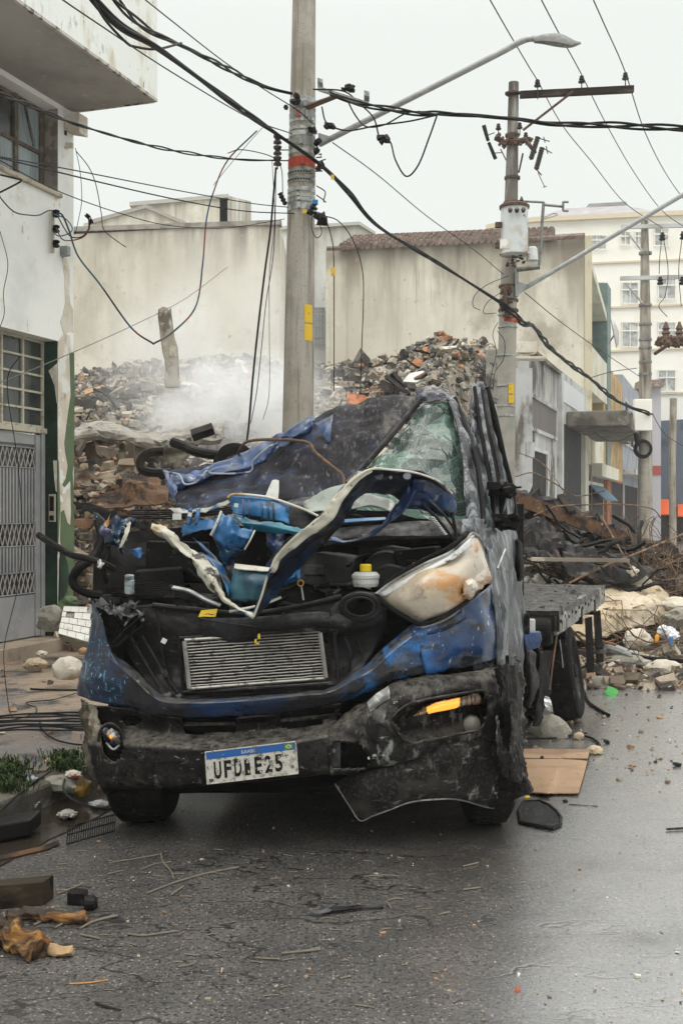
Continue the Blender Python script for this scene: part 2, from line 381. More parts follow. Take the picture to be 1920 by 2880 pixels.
for i in range(26000):
    y = 13.2 + 15.5*rr.random()**1.0; t = rr.uniform(-.36, .17)
    x = t*y; cl = noise.noise(Vector((x*1.1, y*1.1, 4)))
    if cl < -.05 and rr.random() < .75: continue
    h = lot_h(x, y)
    if h < .0 or (h < .12 and rr.random() < .85): continue
    s = .03 + .13*rr.random()**4.5 + (.15 if rr.random() < .010 else 0)
    ch.col = pal(x, y, rr); k = rr.choice((0,0,1,1,2))
    ch.chunk((x, y, h+.10+s*.15), (s*rr.uniform(.7,1.9), s*rr.uniform(.7,1.4), s*rr.uniform(.35,.9)), rr.random()*1e6, kind=k)
m_rub = M('rubble_pieces', (1,1,1), [((.05,.048,.045), 5,.56,.68), ((.5,.47,.42), 14,.62,.72)], vcol=True, rough=.95, bump=.6, bs=30)
struct(build(ch, 'rubble', m_rub), 'stuff', 'loose broken masonry covering the burnt heap', 'rubble')

def scatter(name, label, n, seed, region, smin, smax, pals, pw=2.5, hfun=None, kinds=(0,1,2), cat='rubble'):
    r = random.Random(seed); mb = MB(); mb.col = (1,1,1)
    for i in range(n):
        x, y, h = region(r); s = smin + (smax-smin)*r.random()**pw; c = r.choice(pals); k = r.uniform(.7,1.2)
        mb.col = tuple(v*k for v in c)
        mb.chunk((x, y, h+s*.2), (s*r.uniform(.7,1.7), s*r.uniform(.7,1.3), s*r.uniform(.35,.8)), r.random()*1e6, kind=r.choice(kinds))
    return struct(build(mb, name, m_rub), 'stuff', label, cat)
TAN = [(.36,.28,.20), (.42,.33,.24), (.30,.24,.18), (.50,.44,.36), (.34,.20,.12), (.22,.175,.14), (.14,.11,.09)]
# pile against the corner building end, left of the truck
def reg_left(r):
    s = r.uniform(.35, 3.2); o = r.uniform(-2.6, .25); p = AF + D*s + N*o
    h = max(0, 2.2*math.exp(-((s-2.1)/1.2)**2)*max(0, 1-max(0, o+.35)/.75)) * r.uniform(.3, 1)
    return p.x, p.y, .12 + h
AF = Vector((-2.864, 11.5, 0))
def reg_left2(r):
    s = r.uniform(-.15, 1.8); o = r.uniform(.02, 1.3)*r.random()**.4; p = AF + D*s + N*o
    return p.x, p.y, .12 + max(0, (.42 - .3*o))*r.random()*(1 if s > .1 else .35)
scatter('brick_rubble', 'tan brick rubble piled behind the green corner of the building', 1700, 5, reg_left, .04, .16, TAN)
scatter('brick_rubble', 'tan broken brick at the foot of the building corner', 260, 6, reg_left2, .04, .17, TAN)
BRN = [(.20,.16,.12), (.30,.25,.19), (.11,.09,.075), (.40,.35,.28), (.06,.05,.045), (.35,.22,.14)]
def reg_right(r):
    y = r.uniform(9.6, 15.5); x = r.uniform(.10, .36)*y + r.uniform(-.2,.2)
    if y > 11.4 and .155 < x/y < .292: y = r.uniform(9.6, 11.4); x = r.uniform(.155, .35)*y
    h = (.35 if x/y > .29 else .16)*max(0, min(1, (y-9.9)/3))*r.random()
    return x, y, h
scatter('street_rubble', 'brown broken rubble lying across the street behind the truck', 2300, 8, reg_right, .015, .13, BRN, 3.2, kinds=(0,0,1,2))
def reg_grit(r):
    y = r.uniform(6.3, 10.5)**1; x = r.uniform(.13, .33)*y; return x, y, 0
scatter('gravel', 'small grit and crumbs scattered over the wet road', 420, 9, reg_grit, .006, .035, BRN+TAN, 4, cat='gravel')
def reg_grit2(r):
    y = 3.2 + 4.5*r.random()**1.3; x = r.uniform(-.31, .31)*y; return x, y, 0
scatter('gravel', 'fine grit sprinkled on the asphalt in front of the truck', 520, 10, reg_grit2, .003, .014, BRN+TAN+[(.6,.58,.5)], 3, cat='gravel')
def reg_pv(r):
    s = r.uniform(-2.5, 7); o = -3.1*r.random(); p = kp(s, o, .12); return p.x, p.y, .12
scatter('gravel', 'grit and crumbs strewn over the muddy pavement', 500, 12, reg_pv, .006, .05, BRN+TAN, 4, cat='gravel')

# ------------------------------------------------------------------ corner building on the left
def fp(s, o, h): return AF + D*s + N*o + UPV*h
def fbox(mb, s0, s1, o0, o1, h0, h1): return mb.boxf(fp(s0,o0,h0), D*(s1-s0), N*(o1-o0), UPV*(h1-h0))
m_wallw = M('white_render', (.84,.84,.80), [((.60,.57,.49), 2.2,.56,.75), ((.62,.63,.60), .8,.4,.7), ((.40,.36,.29), 6,.66,.74,(1,1,.4))], rough=.9, bump=.25, bs=40)
m_box = M('white_flaky_render', (.78,.80,.76), [((.60,.54,.42), 3,.55,.68,(1,1,.45)), ((.50,.49,.45), 7,.58,.7,(1,1,.6)), ((.33,.27,.2), 16,.64,.70,(1,1,.4)), ((.24,.23,.21), 60,.66,.72)], rough=.9, bump=.4, bs=30)
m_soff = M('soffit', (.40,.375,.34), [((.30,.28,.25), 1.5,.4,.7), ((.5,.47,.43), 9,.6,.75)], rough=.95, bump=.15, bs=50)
m_peel = M('peeling_plaster', (.58,.52,.43), [((.66,.62,.54), 3,.45,.6), ((.38,.31,.23), 8,.58,.68,(1,1,.5)), ((.72,.72,.68), 5,.55,.6)], rough=.95, bump=.5, bs=25)
m_grn = M('dark_green_paint', (.034,.058,.042), [((.04,.085,.055), 2,.4,.7), ((.30,.30,.25), 14,.70,.74), ((.02,.045,.03), 5,.5,.7)], rough=.6, bump=.15, bs=40)
m_grl = M('green_paint', (.11,.155,.08), [((.07,.12,.06), 3,.4,.7), ((.5,.47,.38), 10,.66,.70)], rough=.7, bump=.2, bs=40)
m_frame = M('cream_window_frame', (.46,.43,.34), [((.24,.2,.15), 12,.5,.7)], rough=.7)
m_brown = M('brown_frame', (.10,.075,.055), [((.2,.16,.12), 10,.5,.7)], rough=.6)
m_gldk = M('dark_pane', (.035,.038,.036), [((.07,.075,.07), 1.5,.4,.7)], rough=.25, spec=.6)
m_glrb = M('ribbed_pane', (.20,.25,.26), [((.1,.12,.13), 1.2,.4,.65), ((.34,.4,.4), 26,.45,.6,(9,9,.05),1)], rough=.22, spec=.6)
m_gate = M('grey_gate_paint', (.29,.29,.29), [((.20,.205,.215), 2,.4,.7), ((.36,.36,.36), 9,.6,.75), ((.15,.12,.1), 22,.68,.74)], rough=.5, bump=.1, bs=60)
m_blk = M('black_parts', (.015,.014,.014), [((.05,.05,.05), 30,.5,.7)], rough=.45)
m_gry = M('grey_plastic', (.27,.29,.27), [((.15,.15,.14), 14,.55,.7)], rough=.6)

cb = thing('corner_building', 'white corner building with peeling green plinth, grey gate and overhanging upper floor', 'building', tuple(fp(-1.5,-1,0.12)))
wl = MB()
S0, S1 = -9.0, .29; WT = .22
fbox(wl, 0, S1, -WT, 0, 1.45+.0, 5.66)                 # pier beside the openings (upper, painted parts below are separate)
fbox(wl, S0, -1.45, -WT, 0, .12, 5.66)             # wall to the left, out of frame
fbox(wl, -1.449, -.001, -WT, 0, 3.23, 4.72)            # band between openings
fbox(wl, -1.449, -.001, -WT, 0, 5.58, 5.66)
fbox(wl, S0, S1-.002, -7, -WT-.3, .12, 5.66)             # body behind
wall = build(wl, 'wall', m_wallw, cb)
pl = MB(); fbox(pl, 0.0, S1-.003, -WT, -.003, .12, 1.449); build(pl, 'plinth', m_grl, cb)
# peeling plaster patches standing proud of the pier: traced ragged shapes (px, py on the facade plane)
def onface(px, py, o=0):
    k = (px-CXP)/F; # point AF + D s + N o with X = k*Y
    s = (k*(AF.y + N.y*o) - (AF.x + N.x*o)) / (D.x - k*D.y); p = AF + D*s + N*o; p.z = EYE-(py-CYP)*p.y/F; return p
def facepoly(name, pts, mt, o, th=.006, parent=cb):
    mb = MB(); mb.prism([onface(x, y, o) for x, y in pts], -N*th); return build(mb, name, mt, parent)
facepoly('bare_plaster', [(163,978),(166,958),(182,935),(196,945),(203,1000),(207,1080),(207,1100),(203,1180),(192,1232),(186,1250),(187,1285),(196,1310),(196,1340),(203,1400),(205,1440),(200,1462),(196,1520),(196,1555),(204,1600),(203,1650),(186,1660),(180,1620),(176,1560),(166,1570),(164,1640),(163,1700),(163,1560),(168,1450),(165,1380),(163,1200)], m_peel, .006)
facepoly('bare_plaster', [(176,700),(186,716),(196,760),(197,850),(206,870),(207,935),(200,930),(180,940),(170,905),(178,880),(184,850),(182,780),(176,730)], m_peel, .005)
facepoly('green_paint_strip', [(196,992),(209,992),(210,1110),(209,1240),(209,1290),(205,1330),(209,1420),(209,1560),(208,1640),(190,1668),(181,1610),(178,1560),(170,1520),(172,1440),(180,1434),(190,1470),(199,1478),(201,1440),(199,1350),(182,1370),(176,1362),(186,1346),(192,1310),(184,1270),(182,1245),(190,1180),(200,1110),(198,1040)], m_grl, .011)
facepoly('green_paint_strip', [(163,1290),(166,1300),(170,1430),(163,1560)], m_grl, .009)
facepoly('green_paint_strip', [(168,1530),(178,1545),(192,1590),(196,1640),(180,1680),(168,1690),(170,1600)], m_grn, .012)
# dark green reveal and its torn plaster edges
rv = MB(); fbox(rv, -.004, .0-.001, -WT+.0, -.002, .12, 3.229); build(rv, 'green_reveal', m_grn, cb)
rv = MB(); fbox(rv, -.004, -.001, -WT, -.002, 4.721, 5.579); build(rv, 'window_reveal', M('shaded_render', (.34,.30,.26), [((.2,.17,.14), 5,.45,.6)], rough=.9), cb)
pz = MB()
def rev(o, h): return fp(-.010, o, h)
pz.prism([rev(-.004,3.0), rev(-.10,2.93), rev(-.075,2.88), rev(-.03,2.78), rev(-.004,2.6)], -D*.008)
pz.prism([rev(-.004,2.02), rev(-.045,2.02), rev(-.035,1.86), rev(-.018,1.72), rev(-.004,1.70)], -D*.008)
build(pz, 'bare_plaster', m_peel, cb)
# lintel soffit and window ledges
ld = MB(); fbox(ld, -1.449, 0.02, -WT+.01, .045, 4.675, 4.719); build(ld, 'window_ledge', M('ledge', (.5,.44,.35), [((.3,.25,.19), 9,.5,.65)], rough=.9, bump=.3), cb, bevel=.008)
# upper window: brown frame, ribbed panes
uw = MB(); oq = -.16
for s in (-.004-.06, -.50, -.93, -1.40): fbox(uw, s-.03, s+.03, oq-.03, oq+.02, 4.722, 5.578)
for h in (4.74, 5.12, 5.55): fbox(uw, -1.44, -.01, oq-.025, oq+.015, h-.02, h+.02)
uo = build(uw, 'window_frame', m_brown, cb, bevel=.004)
pn = MB(); fbox(pn, -1.44, -.02, oq-.012, oq-.004, 4.735, 5.10); fbox(pn, -.47, -.09, oq-.012, oq-.004, 5.14, 5.54); build(pn, 'pane', m_glrb, cb)
pn = MB(); fbox(pn, -1.44, -.49, oq-.016, oq-.010, 5.14, 5.54); pn.boxf(fp(-.42,oq+.03,5.52), D*.04, N*.01, Vector((.07,.1,-.40))); build(pn, 'broken_pane', m_gldk, cb)
# lower window
lw = MB(); oq = -.17
for i in range(5): fbox(lw, -.03-.345*i-.014, -.03-.345*i+.014, oq-.02, oq+.02, 2.345, 3.229)
for i in range(6): fbox(lw, -1.44, -.02, oq-.017, oq+.017, 2.36+.171*i-.011, 2.36+.171*i+.011)
lo = build(lw, 'window_grid', m_frame, cb, bevel=.003)
pn = MB(); fbox(pn, -1.44, -.02, oq-.010, oq-.004, 2.35, 3.225); build(pn, 'pane', m_gldk, cb)
sl_ = MB(); fbox(sl_, -1.44, .0-.006, oq-.04, oq+.05, 2.29, 2.345); build(sl_, 'transom_sill', m_frame, cb, bevel=.005)
# gate
gt = MB(); og = -.15; g0, g1 = -1.40, -.115; GB, GT = .26, 2.27
fbox(gt, g0, g1, og-.04, og-.03, GB, GT)                                # sheet
gate = build(gt, 'gate', m_gate, cb)
fr = MB()
for s0, s1 in ((g1-.075, g1), (g0, g0+.07)): fbox(fr, s0, s1, og-.029, og+.02, GB, GT)
for h0, h1 in ((GT-.10, GT), (GB, .68), (1.16,1.17),(1.38,1.39),(1.93,1.94),(2.13,2.14),(.69,.70),(.90,.91)): fbox(fr, g0+.071, g1-.076, og-.029, og+(.012 if h1-h0 < .05 else .004), h0, h1)
build(fr, 'frame', m_gate, gate, bevel=.004)
bars = MB(); s = g0+.1
while s < g1-.09:
    for h0, h1 in ((.915, 1.155), (1.395,1.925)): fbox(bars, s, s+.022, og-.028, og+.016, h0, h1)
    s += .052
build(bars, 'bars', m_gate, gate)
m_latt = M('lattice_metal', (.35,.33,.30), rough=.6)
for h0, h1 in ((.70,.90), (1.17,1.38), (1.94,2.13)):
    lat = MB()
    s = g0+.08
    while s < g1-.14:
        for q in (0, 1):
            a, b2 = (h0, h1) if q == 0 else (h1, h0)
            lat.tube([fp(s, og+.004*q, a), fp(s+.075, og+.004*q, b2)], .006, 5); lat.tube([fp(s+.075, og+.004*q, b2), fp(s+.15, og+.004*q, a)], .006, 5)
        s += .15
    build(lat, 'lattice', m_latt, gate)
    dk = MB(); fbox(dk, g0+.08, g1-.085, og-.0285, og-.026, h0, h1); build(dk, 'dark_panel', m_gldk, gate)
jm = MB(); fbox(jm, g1+.012, g1+.075, og-.05, og+.03, .25, 2.288); fbox(jm, g1+.08, -.006, og-.05, og-.0, .25, 2.288); build(jm, 'gate_post', m_gate, cb, bevel=.006)
st = MB(); fbox(st, -4, .0, -.5, .16, .11, .245); build(st, 'doorstep', M('step', (.33,.27,.21), [((.2,.16,.12), 4,.45,.65)], rough=.9, bump=.4), cb, bevel=.01)
ic = MB(); ic.boxf(rev(-.09,1.40), -D*.02, N*.075, UPV*.28); ico = build(ic, 'intercom', M('intercom_beige', (.42,.38,.29), rough=.6), cb, bevel=.004)
ic = MB(); ic.boxf(fp(-.032,-.078,1.51), -D*.004, N*.05, UPV*.15); ic.boxf(fp(-.032,-.078,1.415), -D*.004, N*.05, UPV*.05); build(ic, 'screen', m_blk, ico)
# overhanging upper floor
OV = .975
ov = MB(); fbox(ov, S0, S1-.01, -6, OV, 5.66, 9.5); build(ov, 'upper_floor', m_box, cb)
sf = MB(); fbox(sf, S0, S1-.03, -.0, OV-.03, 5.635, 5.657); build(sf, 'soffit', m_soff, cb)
dr = MB(); fbox(dr, S0, S1-.01, OV-.028, OV+.002, 5.63, 5.658); fbox(dr, S1-.028, S1-.008, .0, OV-.03, 5.625, 5.658); build(dr, 'drip_edge', M('drip', (.5,.47,.42), [((.1,.08,.07), 8,.5,.62)], rough=.9), cb)
bm_ = MB(); bm_.prism([fp(.10,.002,5.40), fp(.285,.002,5.40), fp(.285,.17,5.36), fp(.12,.17,5.36)], UPV*.20); build(bm_, 'beam_end', m_peel, cb)
hl = MB(); hl.boxf(onface(181,350,.003), D*.04, N*.004, -UPV*.10); build(hl, 'hole', m_blk, cb)
# insulator rack, service box
rk = MB(); a = onface(143, 590, .02); b2 = onface(143, 710, .02); rk.boxf(b2, D*.035, N*.02, UPV*(a.z-b2.z)); ro = build(rk, 'insulator_rack', m_frame, cb)
for i, y in enumerate((600, 643, 685)):
    q = MB(); c = onface(158, y, .07); q.lathe(c - UPV*.03, UPV, [(.012,-.01),(.035,0),(.035,.015),(.018,.03),(.035,.045),(.035,.06),(.012,.07)], 12)
    q.tube([onface(146, y, .03), c], .008, 6); build(q, 'insulator', m_blk, ro, smooth=False)
jb = MB(); c = onface(184, 706, .045); jb.box(c, (.085,.07,.10), Matrix.Rotation(-.33, 3, 'Z')); build(jb, 'junction_box', m_gry, cb, bevel=.01)
br = MB(); br.tube([fp(.0,-.15,5.22), onface(190,415,.02)], .014, 7); br.box(onface(196,408,.03), (.07,.05,.045)); build(br, 'wire_bracket', m_peel, cb)
# ------------------------------------------------------------------ walls behind the lot
def stain_wall(name, base, top, seed=0):
    return M(name, base, [((base[0]*.82, base[1]*.80, base[2]*.74), .35,.42,.65), ((base[0]*1.08, base[1]*1.08, base[2]*1.06), .5,.5,.7),
        ((.20,.175,.145), 1.6,.30,.72,(1,1,.16),6,(top-1.5, top)), ((.30,.27,.23), .5,.5,.66,(1,1,.35),6,(top-4.5, top-.4)), ((.47,.44,.37), .8,.50,.70,(2.5,2.5,.15),6,(top-5, top-.3)), ((.36,.32,.26), 2.0,.62,.72,(3,3,.10),6,(top-5, top-.3)), ((.42,.38,.31), 5,.6,.72)], rough=.95, bump=.2, bs=12)
def wallbox(x0, x1, y, depth, h, px=True):    # fronto-parallel wall: x from pixels at distance y
    mb = MB(); a = (x0-CXP)/F*y; b = (x1-CXP)/F*y
    mb.boxf((a, y, 0), (b-a,0,0), (0,depth,0), (0,0,h)); return mb
def hz(py, Z): return EYE-(py-CYP)*Z/F
YL = 33.0
lwall = thing('warehouse', 'large blank beige building with sooty top edge behind the smoking rubble on the left', 'building', (-5, YL, 0))
mb = MB(); xa, xb = (150-CXP)/F*YL, (786-CXP)/F*YL
mb.prism([(xa-6,YL,0),(xb,YL,0),(xb,YL,hz(627,YL)),(xa+.5,YL,hz(658,YL)),(xa-6,YL,hz(668,YL))], (0,9,0))
build(mb, 'wall', stain_wall('warehouse_wall', (.66,.63,.54), hz(640,YL)), lwall)
mb = MB(); mb.prism([(xa-6,YL-.06,hz(668,YL)-.05),(xb+.05,YL-.06,hz(627,YL)-.05),(xb+.05,YL-.06,hz(627,YL)+.09),(xa-6,YL-.06,hz(668,YL)+.09)], (0,.4,0)); build(mb, 'coping', M('coping_grey', (.33,.31,.27), [((.2,.18,.16), 3,.45,.65)], rough=.95), lwall)
def ppx(pts, Z): return [P(x, y, Z) for x, y in pts]
gb = thing('gabled_house', 'pale gable behind the top of the large beige wall on the left', 'building', (-7, 36, 0))
Zg = 36
mb = MB(); mb.prism(ppx([(235,800),(235,628),(262,620),(410,580),(520,628),(520,800)], Zg), (0,7,0)); build(mb, 'wall', stain_wall('gable_wall', (.66,.65,.59), 11), gb)
mb = MB(); mb.prism(ppx([(255,617),(410,574),(525,624),(525,634),(410,584),(258,627)], Zg-.1), (0,7.2,0)); build(mb, 'roof_edge', M('roof_edge', (.34,.32,.30), rough=.9), gb)
bx = thing('rooftop_block', 'small flat-topped pale block rising highest behind the left beige wall', 'building', (-5, 42, 0))
Zb = 42
mb = MB(); mb.prism(ppx([(368,800),(368,572),(640,549),(640,800)], Zb), (0,5,0)); build(mb, 'wall', stain_wall('block_wall', (.72,.71,.65), 13.0), bx)
mb = MB(); mb.prism([P(640.5,800,Zb),P(640.5,549,Zb),P(706,566,Zb+5),P(706,800,Zb+5)], (-.3,0,0)); build(mb, 'side_wall', stain_wall('block_side', (.62,.61,.55), 13.0), bx)
mb = MB(); mb.prism(ppx([(364,567),(642,544),(642,554),(364,578)], Zb-.1), (0,5,0)); build(mb, 'coping', M('block_cop', (.42,.41,.38), rough=.9), bx)
# faded house between, with barred window
mh = thing('pale_house', 'faded grey-white house with a tall gridded window behind the near pole', 'building', (0, 40, 0))
Zm = 40
mb = MB(); mb.prism(ppx([(770,1400),(770,640),(1010,627),(1054,655),(1054,1400)], Zm), (0,8,0)); build(mb, 'wall', stain_wall('pale_wall', (.66,.68,.66), 11.6), mh)
mb = MB(); mb.prism(ppx([(770,636),(1011,622),(1056,651),(1056,659),(1010,631),(770,646)], Zm-.1), (0,8,0)); build(mb, 'coping', M('pale_cop', (.45,.45,.43), rough=.9), mh)
mb = MB(); mb.prism(ppx([(884,866),(912,866),(912,968),(884,968)], Zm-.04), (0,.03,0)); wn = build(mb, 'window', M('pale_window', (.16,.18,.20), rough=.4), mh)
mb = MB()
for x in (884, 893, 902, 912): mb.box(P(x, 917, Zm-.08), (.05,.05,1.3))
for y in (866,882,899,916,933,950,968): mb.box(P(898, y, Zm-.08), (.38,.05,.05))
build(mb, 'bars', m_gry, wn)

YR = 35.0
rw = thing('beige_house', 'big beige house wall with soot-stained top and red tiled roof on the right', 'building', (4, YR, 0))
topR = hz(684, YR); xa, xb = (916-CXP)/F*YR, (1643-CXP)/F*YR
mb = MB(); mb.prism([(xa,YR,0),(xb,YR,0),(xb,YR,hz(668,YR)),(xa,YR,hz(702,YR))], (.3*0,9,0))
build(mb, 'wall', M('beige_wall', (.66,.63,.53), [((.57,.53,.43), .35,.42,.65), ((.72,.69,.60), .6,.5,.7), ((.15,.125,.10), 1.3,.26,.62,(1,1,.12),6,(topR-1.1, topR+.1)), ((.26,.225,.18), .9,.42,.62,(1,1,.2),6,(topR-3.2, topR-.5)), ((.40,.36,.29), .35,.52,.62,(1,1,.8)), ((.47,.43,.35), .8,.50,.70,(2.5,2.5,.15),6,(topR-5, topR-.3)), ((.34,.30,.23), 2.0,.60,.70,(3,3,.10),6,(topR-5, topR-.3)), ((.4,.34,.26), 5,.62,.72)], rough=.95, bump=.2, bs=12), rw)
mb = MB(); mb.prism([(xb+.002,YR-.06,0),(xb+.22,YR-.06,0),(xb+.22,YR-.06,hz(664,YR)),(xb+.002,YR-.06,hz(664,YR))], (0,.3,0)); build(mb, 'corner_trim', M('yellow_trim', (.55,.50,.37), [((.4,.35,.27), 2,.5,.7)], rough=.9), rw)
m_tile = M('clay_tiles', (.25,.19,.165), [((.16,.12,.10), 3,.45,.6), ((.42,.3,.24), 6,.55,.7), ((.1,.09,.08), 9,.6,.7)], rough=.95, bump=.4, bs=10)
rf = MB(); nT = 34
a0, a1 = P(955, 697, YR-.25), P(1560, 668, YR-.25); b0, b1 = P(1000, 668, YR+3.2), P(1560, 645, YR+3.2)
for i in range(nT):
    t0, t1 = i/nT, (i+.82)/nT
    for j in range(5):
        u0, u1 = j/5, (j+1.12)/5
        q = [a0.lerp(a1, t0).lerp(b0.lerp(b1, t0), u0), a0.lerp(a1, t1).lerp(b0.lerp(b1, t1), u0), a0.lerp(a1, t1).lerp(b0.lerp(b1, t1), u1), a0.lerp(a1, t0).lerp(b0.lerp(b1, t0), u1)]
        rf.tube([(q[0]+q[1])/2+UPV*.05, (q[3]+q[2])/2-UPV*.02], .125, 6)
build(rf, 'tiled_roof', m_tile, rw)
rf = MB(); rf.tube([P(918,699,YR-.2), P(1000,694,YR-.2)], .07, 6); rf.tube([P(1400,676,YR-.2), P(1643,662,YR-.2)], .09, 6); build(rf, 'ridge_tiles', m_tile, rw)
# teal side of the house, along the street
th = thing('teal_house', 'teal-green narrow house front with cream balcony strips beside the big beige wall', 'building', tuple(P(1650, 1500, YR)))
m_teal = M('teal_render', (.17,.22,.205), [((.09,.15,.14), 1.2,.42,.65), ((.2,.29,.26), 3,.5,.7)], rough=.9)
m_creamb = M('cream_render', (.60,.58,.48), [((.48,.45,.36), 1.2,.42,.65)], rough=.9)
tb = (1652-CXP)/F*YR; TB = Vector((xb+.24, YR, 0))
def tq(s, o, h): return TB + D*s + N*o + UPV*h
def tbox(mb, s0, s1, o0, o1, h0, h1): return mb.boxf(tq(s0,o0,h0), D*(s1-s0), N*(o1-o0), UPV*(h1-h0))
mb = MB(); tbox(mb, 0, 5.6, -6, -.55, 0, 9.9); build(mb, 'wall', m_teal, th)
mb = MB(); tbox(mb, 4.4, 5.6, -.549, .02, 0, 9.4); build(mb, 'pier', m_teal, th)
mb = MB(); mb.prism([tq(0,.0,9.2), tq(5.6,.0,8.1), tq(5.6,.0,7.85), tq(0,.0,8.95)], -N*.6); build(mb, 'roof_slab', m_creamb, th)
mb = MB(); tbox(mb, 0, 4.4, -.548, .0, 5.2, 6.6); build(mb, 'balcony', m_creamb, th)
mb = MB(); tbox(mb, 0, 5.6, -.56, .3, 2.6, 3.0); build(mb, 'floor_slab', m_creamb, th)
# white apartment block far away
ap = thing('apartment_block', 'faded cream apartment block with grey tiled roof and shuttered windows, farthest right', 'building', (12, 62, 0))
ZA = 62.0
m_apt = M('apartment_cream', (.84,.82,.75), [((.78,.75,.67), .5,.45,.7)], rough=.9)
m_aptw = M('apartment_window', (.42,.44,.43), [((.62,.62,.58), .9,.45,.6), ((.3,.31,.31), 3,.5,.6)], rough=.4)
m_trim = M('apartment_trim', (.62,.54,.40), rough=.9)
mb = MB(); mb.prism(ppx([(1370,1560),(1370,632),(1500,612),(2100,585),(2100,1560)], ZA), (0,14,0)); build(mb, 'wall', m_apt, ap)
mb = MB()
for y in (735, 862, 985, 1110): mb.prism(ppx([(1560,y+6),(2090,y-16),(2090,y-11),(1560,y+11)], ZA-.12), (0,.12,0))
mb.prism(ppx([(1368,630),(1500,609),(2102,582),(2102,594),(1500,622),(1368,642)], ZA-.3), (0,.3,0)); build(mb, 'cornice', m_trim, ap)
mb = MB(); mb.prism([P(1500,611,ZA),P(1590,585,ZA+5),P(1760,577,ZA+5),P(1840,594,ZA)], (0,.3,0)); mb.prism([P(1650,585,ZA+5),P(1655,572,ZA+5),P(1760,566,ZA+5),P(1765,580,ZA+5)], (0,3,0)); build(mb, 'roof', M('grey_roof', (.27,.26,.27), [((.36,.35,.36), 1.5,.45,.6,(1,1,6))], rough=.9), ap)
for (x0, x1, y0, y1) in ((1745,1773,650,688),(1786,1806,650,688),(1650,1705,660,700),(1748,1795,793,852),(1840,1880,640,690),(1748,1795,905,975),(1850,1900,780,840),(1850,1900,905,970),(1650,1700,792,850),(1850,1900,1040,1100)):
    mb = MB(); mb.prism(ppx([(x0,y1),(x1,y1),(x1,y0),(x0,y0)], ZA-.03), (0,.03,0)); wn = build(mb, 'window', m_aptw, ap)
    mb = MB()
    for (a, b_) in ((x0, x0+2), (x1-2, x1), ((x0+x1)/2-1, (x0+x1)/2+1)): mb.prism(ppx([(a,y1),(b_,y1),(b_,y0),(a,y0)], ZA-.1), (0,.07,0))
    for y in (y0, y1, y0+(y1-y0)*.35): mb.prism(ppx([(x0-2,y+1.5),(x1+2,y+1.5),(x1+2,y-1.5),(x0-2,y-1.5)], ZA-.14), (0,.04,0))
    build(mb, 'frame', m_apt, wn)

# ------------------------------------------------------------------ row of low buildings along the street
BF = Vector((3.72, 23.4, 0))
def q_(s, o, h): return BF + D*s + N*o + UPV*h
def qbox(mb, s0, s1, o0, o1, h0, h1): return mb.boxf(q_(s0,o0,h0), D*(s1-s0), N*(o1-o0), UPV*(h1-h0))
def s_of(px, o=0):
    k = (px-CXP)/F; return (k*(BF.y+N.y*o) - (BF.x+N.x*o)) / (D.x - k*D.y)
def h_of(px, py, o=0):
    p = q_(s_of(px, o), o, 0); return EYE-(py-CYP)*p.y/F
m_g1 = M('stained_grey_render', (.42,.42,.40), [((.55,.55,.52), 1.1,.45,.65), ((.17,.155,.14), 2.2,.42,.62,(1,1,.25),6,(2.6,5.1)), ((.1,.09,.08), 1.2,.5,.6,(1,1,.4))], rough=.95, bump=.3, bs=14)
m_g2 = M('pale_render', (.50,.51,.51), [((.38,.37,.35), 1.2,.45,.65), ((.16,.14,.12), 2,.56,.68,(1,1,.3))], rough=.95, bump=.2)
m_conc = M('dark_concrete', (.17,.155,.13), [((.08,.07,.06), 2,.45,.6), ((.27,.26,.22), 3,.55,.7)], rough=.95, bump=.4)
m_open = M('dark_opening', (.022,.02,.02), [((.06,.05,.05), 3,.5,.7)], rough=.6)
m_shut = M('brown_shutter', (.10,.085,.08), [((.16,.14,.13), 2,.4,.6,(14,14,.1),1)], rough=.6)
m_ora = M('ochre_render', (.40,.29,.15), [((.30,.19,.08), 1.4,.45,.6), ((.6,.5,.3), 2,.55,.7)], rough=.9)
m_brk = M('orange_brickwork', (.28,.12,.06), [((.22,.08,.04), 4,.45,.6), ((.45,.2,.1), 9,.55,.7)], rough=.9)
m_blu = M('bluegrey_render', (.30,.32,.36), [((.22,.23,.25), 1.2,.45,.65)], rough=.9)
def house(name, label, s0, s1, h, mt, deep=5, tilt=0):
    t = thing(name, label, 'building', tuple(q_((s0+s1)/2, 0, 0)))
    mb = MB(); mb.prism([q_(s0,0,0), q_(s1,0,0), q_(s1,0,h-tilt), q_(s0,0,h)], -N*deep); build(mb, 'wall', mt, t)
    return t
def opening(t, name, s0, s1, h0, h1, mt, proud=.02, fr=None):
    mb = MB(); qbox(mb, s0, s1, 0, proud, h0, h1); o = build(mb, name, mt, t)
    if fr:
        f = MB()
        for a, b_ in ((s0-.08, s0), (s1, s1+.08)): qbox(f, a, b_, 0, .06, h0-.06, h1+.06)
        for a, b_ in ((h0-.08, h0), (h1, h1+.08)): qbox(f, s0, s1, 0, .07, a, b_)
        build(f, 'surround', fr, o)
    return o
sA = s_of(1486); sB = s_of(1572); hA = h_of(1486, 990)
b1 = house('grey_shopfront', 'low grey building with black-streaked parapet and dark shutter strip, nearest behind the transformer pole', sA, sB, hA, m_g1, .9)
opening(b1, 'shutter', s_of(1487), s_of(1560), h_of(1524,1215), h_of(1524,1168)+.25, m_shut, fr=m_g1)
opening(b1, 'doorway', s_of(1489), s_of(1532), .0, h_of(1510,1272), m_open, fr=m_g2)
mb = MB(); qbox(mb, sB-.35, sB-.02, 0.0, .12, 0, hA+.05); build(mb, 'pilaster', m_g2, b1)
